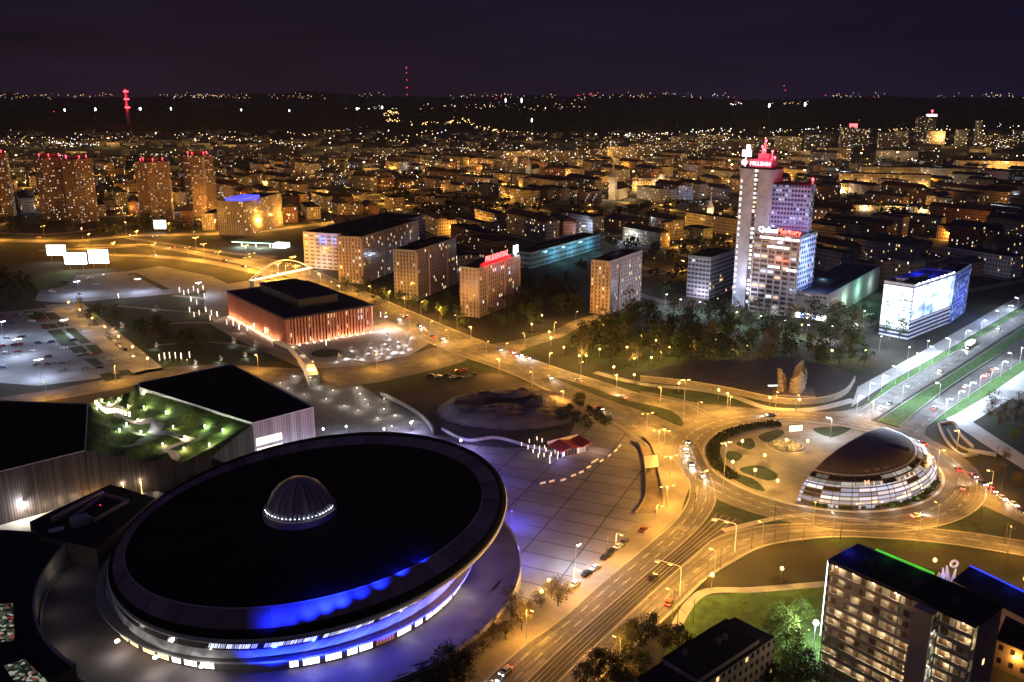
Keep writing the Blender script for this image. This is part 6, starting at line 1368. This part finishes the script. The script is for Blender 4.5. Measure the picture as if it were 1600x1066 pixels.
# a white city bus on the boulevard
p = at(1515, 541); bu = thing('bus', 'white lit city bus on the boulevard carriageway', 'bus', (p.x, p.y, .12), hB)
b = MB(); b.box(0, 0, .4, 12, 2.5, 2.7); b.build('body', white, bu); b = MB()
for s_ in (-1.27, 1.27): b.box(0, s_, 1.3, 11, .06, 1.2)
b.build('window_glass', lit_w, bu)
for x in (-3.6, 3.8):
    for s_ in (-1.1, 1.1): b = MB(); b.tube((x, s_ - .15, .5), (x, s_ + .15, .5), .5, n=10); b.build('wheel', M('rubber', (.015, .015, .015)), bu)
p = at(1275, 975, 9); fl = thing('flood_mast', 'dazzling white flood lamp on a mast beside the gallery block', 'lamp', (p.x, p.y, .05))
b = MB(); b.tube((0, 0, 0), (0, 0, 9), .1); b.build('pole', metal, fl); b = MB(); b.ball((0, 0, 9.3), .75, 10, 6); b.build('lamp_head', EM('dazzle', (.92, .98, 1), 18), fl); light('lamp_light', (-1.1, -.2, 9.6), (.85, .97, 1), 26000, fl)
p = at(1475, 890, 4); mo2 = thing('lit_sculpture', 'violet-lit white sculpture group behind the gallery block roof', 'sculpture', (p.x, p.y, 0)); b = MB()
for k in range(7): q_ = R.uniform(-4, 4); b.tube((q_, R.uniform(-1, 1), 0), (q_ + R.uniform(-1, 1), R.uniform(-1, 1), R.uniform(3, 5.5)), .7, .25)
b.build('figures', white, mo2); b = MB()
for k in range(10): a0, a1 = PI * 2 * k / 10, PI * 2 * (k + 1) / 10; b.tube((3 + 1.1 * math.cos(a0), 0, 6 + 1.1 * math.sin(a0)), (3 + 1.1 * math.cos(a1), 0, 6 + 1.1 * math.sin(a1)), .4)
b.build('ring', white, mo2); light('sculpture_light', (0, -4, 4), (.5, .4, 1), 600, mo2); light('sculpture_light', (6, -3, 9), (.5, .4, 1), 250, mo2)
# ================================================================== THE CITY BEYOND
U = Vector((.53, -.848)).normalized(); Vv = Vector((-U.y, U.x))
def to_px(x, y, z=0):
    Y = y * CP - (z - H) * SP; Z = y * SP + (z - H) * CP; return 800 + F * x / Y, 533 - F * Z / Y
ten_cols = {'ochre': (.40, .30, .18), 'brown': (.24, .16, .12), 'grey': (.26, .25, .25), 'cream': (.45, .38, .27), 'brick-red': (.25, .12, .085), 'mauve': (.28, .23, .28)}
tenw = {k: FAC('tenement_' + k, c, 2.6, 3.6, (.3, .7), (.25, .75), .07, 1.9, glass=(.025, .024, .03)) for k, c in ten_cols.items()}
roofs = {'dark flat': dark_roof, 'red-brown gabled': M('roof_tile', (.065, .030, .024), .85, .3, .6), 'navy': nav, 'grey gabled': M('roof_slate', (.035, .034, .042), .7, .3, .4)}
houses = {}
avoid = []                                  # keep the landmark footprints clear
for o in list(bpy.data.objects):
    if o.parent is None and o.type == 'EMPTY' and o.get('category') in ('apartment block', 'office block', 'tower', 'department store', 'hall', 'church', 'theatre', 'tower block', 'petrol station', 'concert hall'):
        o_m = o.matrix_basis; pts = [o_m @ Vector(c) for ch in o.children if ch.type == 'MESH' for c in ch.bound_box]
        if pts: avoid.append((min(p.x for p in pts) - 8, max(p.x for p in pts) + 8, min(p.y for p in pts) - 8, max(p.y for p in pts) + 8))
road_lines = [[Vector(g2(*p)) for p in l] for l in ([(-40, 374), (100, 377), (220, 368), (330, 366), (420, 360), (520, 347), (640, 330)], [(300, 345), (380, 330), (450, 322), (520, 312), (620, 300)])]
def free(x, y, r):
    if any(a - r * .5 < x < b_ + r * .5 and c - r * .5 < y < d + r * .5 for a, b_, c, d in avoid): return False
    for l in road_lines:
        for i in range(len(l) - 1):
            ab = l[i + 1] - l[i]; t = max(0, min(1, (Vector((x, y)) - l[i]).dot(ab) / ab.length_squared))
            if (l[i] + ab * t - Vector((x, y))).length < r * .6 + 10: return False
    X, Y = to_px(x, y)
    if Y > 470 or X < -60 or X > 1660: return False
    if X < 500 and Y > 352: return False
    if X < 690 and Y > 395 + (X - 400) * .1: return False
    if 500 <= X < 830 and Y > 425: return False
    if 800 < X < 940 and Y > 425: return False
    if X >= 940 and X < 1080 and Y > 478: return False
    if X >= 1080 and X < 1390 and Y > 440: return False
    if X >= 1390 and Y > 470 - (X - 1390) * .12: return False
    return True
def house(x, y, L_, D, h, rz, wk, rk, gable, name='tenement', grp='old town houses', cat='house'):
    t = thing(name, 'h', cat, (x, y, ridge(x, y)), rz, grp); b = MB(); P = [(-L_ / 2, -D / 2), (L_ / 2, -D / 2), (L_ / 2, D / 2), (-L_ / 2, D / 2)]; b.prism(P, 0, h)
    wing = R.random() < .45 and grp == 'old town houses'
    if wing: ws_ = R.choice((-1, 1)) * (L_ / 2 - 6); wd2 = R.choice((-1, 1)); y0w, y1w = (D / 2, D / 2 + R.uniform(9, 18)) if wd2 > 0 else (-D / 2 - R.uniform(9, 18), -D / 2); b.prism([(ws_ - 5.5, y0w), (ws_ + 5.5, y0w), (ws_ + 5.5, y1w), (ws_ - 5.5, y1w)], 0, h - 1.2, 0, 1)
    b.build('wall', [tenw[wk] if isinstance(wk, str) else wk, roofs['dark flat']], t)
    b = MB()
    if gable:
        k = D * .32; e_ = .5; A = [(-L_ / 2 - e_, -D / 2 - e_, h), (L_ / 2 + e_, -D / 2 - e_, h), (L_ / 2 + e_, D / 2 + e_, h), (-L_ / 2 - e_, D / 2 + e_, h)]; r0, r1 = (-L_ / 2 + (2 if gable > 1 else 0), 0, h + k), (L_ / 2 - (2 if gable > 1 else 0), 0, h + k)
        b.face([A[0], A[1], r1, r0]); b.face([A[2], A[3], r0, r1]); b.face([A[1], A[2], r1]); b.face([A[3], A[0], r0])
        for s_ in (-.3, .28): b.box(L_ * s_, D * .16, h + k * .4, 1.2, .9, k * .6 + 1.2)
    else:
        b.prism([(p[0] * 1.01, p[1] * 1.01) for p in P], h, h + .5); b.box(L_ * R.uniform(-.3, .3), 0, h + .5, 4, 3, 2.2); b.box(L_ * R.uniform(-.4, .4), D * .2, h + .5, 1.4, 1.2, 1.4)
    b.build('roof', roofs[rk], t); return t
city_lamps = []
CL = arm_lamp('side_street_lamp', 8, 1.2, EM('city_lens', (1, .64, .22), 4.5), AMB, 24000, False, 1.5)
CW = arm_lamp('side_street_lamp', 9, 1.2, EM('city_lens_white', (.95, .97, 1), 12), (.6, .74, 1), 17000, False, 1.5)
def city_lamp(x, y, white_=False):
    pr_ = CW if white_ else CL; o = pr_ if pr_ not in used else copy_tree(pr_); used.add(pr_); o.location = (x, y, ridge(x, y)); o.rotation_euler = (0, 0, R.random() * 6); o['group'] = 'street lamps among the town houses'; city_lamps.append(o)
    d = math.hypot(x, y); s_ = max(1, d / 1000); o.scale = (1, 1, 1) if d < 1300 else (1.25, 1.25, 1.1)
cells = []
BU, BV = 92., 74.
for i in range(-22, 40):
    for j in range(-10, 40):
        c = U * (i * BU - 900) + Vv * (j * BV + 700)
        if 600 < c.y < 2150:
            X, Y = to_px(c.x, c.y)
            if -40 < X < 1640: cells.append((c.length, i, j, c, X, Y))
cells.sort(key=lambda q: q[0])
ss = MB()                                   # side streets along the blocks
for _, i, j, c, X, Y in cells:
    for a, d, l in ((c + U * BU * .5, Vv, BV), (c + Vv * BV * .5, U, BU)):
        n_ = Vector((-d.y, d.x)) * 4.5
        if free(a.x, a.y, 6): p0, p1 = a - d * l / 2, a + d * l / 2; ss.face([(*(p0 + n_), .06), (*(p0 - n_), .06), (*(p1 - n_), .06), (*(p1 + n_), .06)])
tag(ss.build('side_street_road', M('side_street', (.17, .155, .14), .8, .3, .1)), kind='structure')
n_h = 0; wood = []
for _, i, j, c, X, Y in cells:
    green = noise.noise(V(c.x / 260, c.y / 260, 9.)) > (.12 if X < 900 else .22)
    far_ = c.y > 1350
    for s_ in (0, 1):
        if len(city_lamps) < 235 and R.random() < (.4 if far_ else .62):
            q = c + U * (BU * .5) + Vv * R.uniform(-20, 20) if s_ else c + Vv * (BV * .5) + U * R.uniform(-30, 30)
            if free(q.x, q.y, 3) and not (X > 1240 and Y > 290 and R.random() < .6): city_lamp(q.x, q.y, R.random() < (.1 if X < 1250 else .5))
    if green:
        for _k in range(9):
            q = c + U * R.uniform(-40, 40) + Vv * R.uniform(-34, 34)
            if free(q.x, q.y, 4): wood.append(q)
        continue
    for s_ in (-1, 1):
        if n_h >= 298 or R.random() < (.45 if far_ else .1): continue
        L_ = R.choice((28, 40, 52, 60, 70, 80)) * R.uniform(.9, 1.1); D = R.uniform(11, 18); q = c + Vv * s_ * (BV * .5 - 8 - D / 2) + U * R.uniform(-12, 12); dr = .5 * noise.noise(V(c.x / 420, c.y / 420, 2.))
        if not free(q.x, q.y, L_ * .5): continue
        hh = R.choice((11, 14.5, 18, 18, 21)); wk = R.choice(list(ten_cols)); rk = R.choice(list(roofs)); g = 0 if rk in ('dark flat', 'navy') else R.choice((1, 2))
        t = house(q.x, q.y, L_, D, hh, math.atan2(U.y, U.x) + dr + R.choice((0, 0, .06, -.06, PI / 2 if L_ < 50 else 0)), wk, rk, g); n_h += 1
        houses.setdefault((wk, rk, 'low' if hh < 13 else 'tall' if hh > 19 else 'mid-height'), []).append(t)
# courtyard trees among the far houses: leaf masses nobody could count
cb = MB()
for q in wood:
    h_, r_ = R.uniform(9, 14), R.uniform(4, 6.5); cb.tube((q.x, q.y, 0), (q.x, q.y, h_ * .5), .3, .2, 4, 1, False)
    for _k in range(46):
        d = V(R.gauss(0, 1), R.gauss(0, 1), R.gauss(0, .8)).normalized() * R.uniform(.5, 1) ; p_ = V(q.x + d.x * r_, q.y + d.y * r_, h_ * .62 + d.z * h_ * .38); n_ = V(R.gauss(0, 1), R.gauss(0, 1), R.gauss(.5, 1)).normalized(); u_ = n_.orthogonal() * R.uniform(.8, 1.5); w_ = n_.cross(u_)
        cb.face([p_ + u_, p_ + w_ * .7, p_ - u_, p_ - w_ * .7])
tag(cb.build('courtyard_trees', [lf_dark, bark]), 'dark leafy trees massed in courtyards between the far town houses', 'trees', None, 'stuff')
if n_h:
    for (wk, rk, hh), l in houses.items(): label_all(l, f'{hh} {wk} town house with {rk} roof')
# far slab estates, each block by itself
slabw = {k: FAC('slab_' + k, c, 3.2, 2.9, (.25, .75), (.28, .74), l_, 3.2, ((1, .66, .28), (1, .8, .5), (.9, .95, 1)), (.03, .028, .03)) for k, c, l_ in (('pale', (.34, .29, .24), .13), ('ochre', (.36, .26, .14), .17), ('grey', (.26, .25, .26), .09))}
slabs = {}
def slab(x, yb, yt, wpx, wk, rz=None, name='slab_block', dist=None):
    B = Vector(g2(x, yb)); d = B.y; h = (yb - yt) * d / F; w = wpx * d / F
    t = house(B.x, B.y, w, 13, max(8, h), R.uniform(-.35, .1) if rz is None else rz, slabw[wk], 'dark flat', 0, name, 'far slab estate blocks', 'slab block'); slabs.setdefault(wk, []).append(t); return t
for x, yb, yt, w, wk in ((592, 250, 232, 14, 'grey'), (612, 250, 232, 26, 'grey'), (640, 248, 234, 30, 'pale'), (690, 246, 228, 22, 'pale'), (720, 247, 230, 28, 'ochre'), (748, 250, 232, 30, 'ochre'), (775, 252, 236, 26, 'pale'), (805, 255, 237, 34, 'ochre'), (840, 258, 235, 40, 'ochre'), (880, 260, 236, 44, 'pale'), (925, 258, 233, 46, 'ochre'), (968, 255, 230, 40, 'ochre'), (1000, 250, 226, 34, 'pale'), (1035, 248, 228, 30, 'ochre'), (1062, 245, 225, 28, 'pale'), (1092, 246, 228, 26, 'ochre'), (1122, 244, 226, 30, 'pale'), (500, 256, 246, 40, 'ochre'), (528, 258, 247, 30, 'ochre'), (455, 255, 242, 16, 'grey'), (565, 262, 246, 16, 'pale'), (1230, 235, 214, 40, 'pale'), (1275, 232, 212, 36, 'grey'), (1320, 232, 200, 18, 'pale'), (1345, 230, 203, 20, 'ochre'), (1382, 232, 208, 22, 'pale'), (1405, 230, 206, 22, 'pale'), (1436, 224, 184, 15, 'grey'), (1460, 228, 206, 26, 'ochre'), (1500, 228, 204, 16, 'grey'), (1525, 225, 190, 8, 'pale'), (1560, 232, 212, 50, 'ochre'), (1595, 230, 205, 20, 'pale'), (1300, 250, 232, 50, 'ochre'), (1400, 252, 236, 60, 'grey'), (1180, 240, 222, 26, 'ochre'), (240, 252, 240, 40, 'pale'), (330, 248, 236, 22, 'grey'), (660, 262, 250, 40, 'grey'), (700, 264, 252, 36, 'ochre'), (860, 240, 226, 30, 'pale'), (905, 238, 222, 26, 'grey'), (950, 236, 220, 30, 'ochre'), (1010, 232, 216, 30, 'pale'), (1060, 230, 214, 22, 'grey'), (1110, 228, 212, 24, 'pale'), (790, 238, 224, 22, 'grey'), (740, 236, 222, 20, 'pale')):
    slab(x, yb, yt, w, wk)
for x, yb, yt, w, lab in ((1445, 282, 262, 190, 'very long amber-lit public building with rows of windows'), (1560, 272, 252, 120, 'second long amber building with a pale tower end'), (1380, 292, 272, 130, 'nearer long ochre block before the public building'), (1440, 330, 322, 200, 'long pale building with a bright white lit ground floor'), (1330, 300, 286, 70, 'pinkish lit block right of the tall lilac tower')):
    B = Vector(g2(x, yb)); w_ = w * B.y / F; h = (yb - yt) * B.y / F; t = house(B.x, B.y, w_, 22, h, -.28, FAC('public_wall', (.46, .33, .17), 3.4, 4., (.3, .7), (.25, .75), .12, 1.2), 'dark flat', 0, 'public_building', None, 'public building'); t['label'] = lab
    for k in range(5): light('facade_flood', (w_ * (-.42 + .21 * k), -13, 3), (1, .68, .28), 26000, t)
for wk, l in slabs.items(): label_all(l, f'far {wk} panel block with lit windows')
p = at(1436, 222); t = thing('tower_crown', 'far tower with a pink-white crown and red light on top', 'tower', (p.x + 30, p.y, 0)); wd = p.y / F
b = MB(); b.box(0, 0, 0, 12 * wd, 20, 38 * wd); b.build('wall', slabw['grey'], t); b = MB(); b.box(0, 0, 38 * wd, 12 * wd, 20, 3 * wd); b.build('lit_crown', EM('crown_pink', (1, .75, .95), 4), t); b = MB(); b.ball((0, 0, 46 * wd), 1.6 * wd, 8, 5); b.tube((0, 0, 41 * wd), (0, 0, 46 * wd), .6); b.build('warning_light', red_glow, t)
for x, y, w, lab in ((1328, 196, 10, 'far block with a red glowing roof sign'),):
    B = at(x, 230); k = B.y / F; t = thing('red_sign_tower', lab, 'tower', (B.x, B.y, 0)); b = MB(); b.box(0, 0, 0, 14 * k, 20, 30 * k); b.build('wall', slabw['pale'], t); b = MB(); b.box(0, -11, 30 * k, 12 * k, 2, 5 * k); b.build('sign', EM('far_red', (1, .08, .1), 5), t)
# far bright floodlights on masts
fm = []
f0 = thing('flood_tower', 'f', 'flood tower'); b = MB(); b.tube((0, 0, 0), (0, 0, 26), .8, .4); b.build('mast', metal, f0); b = MB(); b.ball((0, 0, 28), 3.6, 10, 6); b.build('lamp_head', EM('far_dazzle', (.82, .93, 1), 14), f0); remember(f0)
for k, (x, y, s_) in enumerate(((101, 172, .7), (149, 171, 1.1), (219, 170, 1.5), (267, 170, .8), (377, 172, .8), (452, 173, .8), (558, 170, 1.), (597, 168, 1.1), (831, 188, .9), (1202, 165, 1.3), (1258, 163, 1.), (1454, 185, 1.3), (565, 243, .9), (790, 157, .6), (815, 157, .7))):
    d = 5200. if y < 180 else 3400.; q = far_at(x, y, d); o = f0 if k == 0 else copy_tree(f0); z = ridge(q.x, q.y); o.location = (q.x, q.y, z); sc = d / 5200 * s_; o.scale = (sc, sc, max(.2, (q.z - z) / 28)); o['group'] = 'floodlight towers far across the plain'; fm.append(o)
    o.children[0].data = o.children[0].data
FL = {'the chimney with red rings': (chim.location.x, chim.location.y), 'the radio mast': (ms.location.x, ms.location.y), 'the far pink-crowned tower': (p.x + 30, p.y)}
LAND.update(FL); label_all(fm, 'dazzling white floodlight tower far out on the plain', '', list(FL))
for k in list(FL): LAND.pop(k)
label_all(city_lamps, 'side street lamp among town houses')
# ---- lamps of the far suburbs, past counting: one object of small lamp posts
st = MB(); lens_i = [0]
def far_lamp(x, y, mi, r, h=8.):
    z = ridge(x, y); st.tube((x, y, z), (x, y, z + h), .12, n=3, mi=4, cap=False)
    c = (x, y, z + h + r); P = [(r, 0, 0), (0, r, 0), (-r, 0, 0), (0, -r, 0)]
    for i in range(4):
        a, b_ = P[i], P[(i + 1) % 4]
        st.face([(c[0] + a[0], c[1] + a[1], c[2]), (c[0] + b_[0], c[1] + b_[1], c[2]), (c[0], c[1], c[2] + r)], mi); st.face([(c[0] + b_[0], c[1] + b_[1], c[2]), (c[0] + a[0], c[1] + a[1], c[2]), (c[0], c[1], c[2] - r)], mi)
def scatter(n, x0, x1, y0, y1, whites=.2, size=1., clump=0., reds=.01):
    k = 0
    while k < n:
        x, y = R.uniform(x0, x1), R.uniform(y0, y1); p = at(x, y)
        if clump and noise.noise(V(x / 26., y / 9., 2.2)) < clump - .3: 
            k += .25; continue
        if y > 300 and not free(p.x, p.y, 2): k += .3; continue
        d = p.length; r = d * .00046 * size * R.choice((.55, .7, .9, 1.2)); q = R.random(); mi = 3 if q < reds else 1 if q < whites else 2 if q < whites + .15 else 0
        far_lamp(p.x, p.y, mi, min(r, 3.2)); k += 1
scatter(330, 0, 700, 208, 300, .22, 1.0, .25); scatter(420, 560, 1200, 212, 300, .18, 1.0, .2); scatter(420, 1080, 1600, 205, 290, .3, 1.0, .25); scatter(380, 0, 560, 250, 345, .2, .9, .3); scatter(560, 450, 1150, 280, 420, .12, .8, .35); scatter(260, 1240, 1600, 285, 420, .3, .75, .35)
scatter(170, 0, 350, 300, 350, .15, .95, .3)
# road strings and villages on the dark plain
def string(pts, n, jit=1.5, size=.8, whites=.1):
    for _ in range(n):
        i = R.randrange(len(pts) - 1); t = R.random(); x = pts[i][0] + (pts[i + 1][0] - pts[i][0]) * t + R.gauss(0, jit); y = pts[i][1] + (pts[i + 1][1] - pts[i][1]) * t + R.gauss(0, jit * .35)
        y = max(y, 160); p = at(x, y)
        if p.length > 15000: continue
        d = p.length; far_lamp(p.x, p.y, 1 if R.random() < whites else 0, min(d * .0004 * size * R.choice((.6, .9, 1.2)), 5.))
string([(602, 184), (612, 192), (640, 198), (690, 196), (725, 192), (750, 202), (775, 208), (830, 214)], 150, 4, 1.2, .03); string([(605, 183), (625, 186)], 25, 3, 1.2, .03)
string([(470, 216), (500, 212), (530, 208), (580, 202)], 26, 3, 1.); string([(0, 230), (60, 226), (150, 230)], 30, 5, .9, .5); string([(80, 228), (150, 232)], 20, 3, 1., .9)
string([(540, 174), (620, 173)], 26, 2, .9, .7); string([(650, 172), (800, 170)], 36, 5, .8, .2); string([(800, 176), (920, 168)], 40, 5, .8, .15); string([(1130, 169), (1160, 170)], 16, 2, 1., .8); string([(1200, 170), (1260, 168)], 14, 3, .8, .6)
string([(0, 218), (120, 222), (300, 214), (420, 226), (470, 235)], 90, 6, .9, .3); string([(920, 214), (1010, 216), (1090, 210), (1160, 208)], 70, 4, 1.1, .6); string([(1200, 210), (1280, 206), (1360, 196)], 40, 4, 1.1, .7); string([(1380, 205), (1480, 205), (1600, 200)], 90, 8, 1.1, .5)
for xs, n, y0 in ((0, 26, 163), (90, 18, 161), (250, 24, 161), (300, 40, 160), (420, 24, 161), (520, 10, 161), (700, 18, 162), (780, 14, 161), (900, 20, 161), (990, 20, 161), (1060, 18, 160), (1300, 26, 161), (1460, 12, 161), (1540, 22, 160)):
    for _ in range(n): q = far_at(xs + R.uniform(0, 90), 150 + R.gauss(0, 2.2), 8600 + R.uniform(0, 1500)); far_lamp(q.x, q.y, 0 if R.random() < .75 else 1 if R.random() < .7 else 3, R.uniform(1.6, 3.0), max(4, q.z - ridge(q.x, q.y)))
for x, y in ((400, 0), (903, 150), (912, 148), (924, 147), (934, 146), (925, 150), (1150, 160), (1225, 135), (1227, 142), (775, 155), (783, 152), (94, 190), (86, 188), (1290, 150)):
    if y: q = far_at(x, y, 6500); far_lamp(q.x, q.y, 3, 3.4, max(4, q.z - ridge(q.x, q.y)))
o = st.build('distant_street_lamps', [EM('far_amber', (1, .62, .22), 4.5), EM('far_white', (.92, .95, 1), 5), EM('far_warm', (1, .82, .5), 4.5), EM('far_red_dot', (1, .05, .08), 3), M('thin_pole', (.2, .2, .2))])
tag(o, 'countless amber and white lamps of the suburbs spread to the horizon', 'street lamps', None, 'stuff')
# suburb roof carpet: low houses nobody could count
sb = MB(); rr_ = random.Random(5)
hp_ = [o.location for l in houses.values() for o in l] + [o.location for l in slabs.values() for o in l]
for _ in range(2300):
    x, y = rr_.uniform(-30, 1630), 207 + 112 * rr_.random() ** 1.1; p = at(x, y)
    if y > 225 and any(abs(q.x - p.x) < 62 and abs(q.y - p.y) < 48 for q in hp_): continue
    if y > 262 and not free(p.x, p.y, 10): continue
    if noise.noise(V(x / 60., y / 11., 5.)) < -.08: continue
    sb.box(p.x, p.y, ridge(p.x, p.y), rr_.uniform(12, 40), rr_.uniform(9, 16), rr_.uniform(5, 13), rr_.uniform(-.6, .4), 0, 1)
tag(sb.build('suburb_houses', [FAC('suburb_wall', (.28, .22, .16), 3, 3, (.3, .7), (.3, .7), .06, 1.8), dark_roof]), 'sprawl of low houses filling the far suburbs', 'houses', None, 'stuff')
# far woods
wd_ = MB()
for _ in range(9000):
    x = rr_.uniform(-60, 1660); y = rr_.uniform(163, 206); p = at(x, y)
    if 600 < x < 850 and 182 < y < 206 and rr_.random() < .7: continue
    z = ridge(p.x, p.y); s_ = rr_.uniform(14, 34); h_ = rr_.uniform(12, 24); a = rr_.random() * 6
    q = [(p.x + s_ * math.cos(a + k * PI / 2.5) * rr_.uniform(.6, 1.1), p.y + s_ * math.sin(a + k * PI / 2.5) * rr_.uniform(.6, 1.1), z + h_ * rr_.uniform(.2, .6)) for k in range(5)]
    for k in range(5): wd_.face([q[k], q[(k + 1) % 5], (p.x, p.y, z + h_)]); wd_.face([(q[(k + 1) % 5][0], q[(k + 1) % 5][1], z - 1), q[(k + 1) % 5], q[k], (q[k][0], q[k][1], z - 1)])
tag(wd_.build('woods', leafmat('far_leaf', (.03, .04, .02))), 'dark woods covering the far plain below the horizon', 'woods', None, 'stuff')
# added glow lights over the far districts, each on an invented mast
hm = []
h0 = thing('glow_mast', 'h', 'added glow mast'); b = MB(); b.tube((0, 0, 0), (0, 0, 24), .4, .25); b.build('mast', metal, h0); b = MB(); b.box(0, 0, 24, 3, 3, .8); b.build('lamp_head', EM('mast_lens', (1, .7, .3), 10), h0); light('lamp_light', (0, 0, 27), (1, .6, .2), 130000, h0, 1.); remember(h0)
for k in range(46):
    x, y = R.uniform(0, 1600), R.uniform(216, 292); p = at(x, y)
    if not free(p.x, p.y, 4): continue
    o = h0 if not hm else copy_tree(h0); o.location = (p.x, p.y, ridge(p.x, p.y)); o['group'] = 'added amber glow masts of the outer districts'; hm.append(o)
label_all(hm, 'added tall mast with amber glow light')
# ================================================================== HAZE
hz = bpy.data.meshes.new('haze'); hb_o = MB(); hb_o.prism([(-13500, -320), (13500, -320), (13500, 14400), (-13500, 14400)], -1, 400, 0, 0, True)
ho = hb_o.build('haze', M('haze_tmp', (1, 1, 1)))
hm_ = bpy.data.materials.new('haze_air'); hm_.use_nodes = True; N = hm_.node_tree.nodes; L = hm_.node_tree.links
N.remove(N['Principled BSDF']); pv_ = N.new('ShaderNodeVolumePrincipled'); pv_.inputs['Color'].default_value = (.72, .76, 1, 1); pv_.inputs['Density'].default_value = .000017; pv_.inputs['Anisotropy'].default_value = .3
L.new(pv_.outputs[0], N['Material Output'].inputs['Volume']); ho.data.materials.clear(); ho.data.materials.append(hm_); ho['kind'] = 'stuff'; ho['label'] = 'thin night haze over the city'
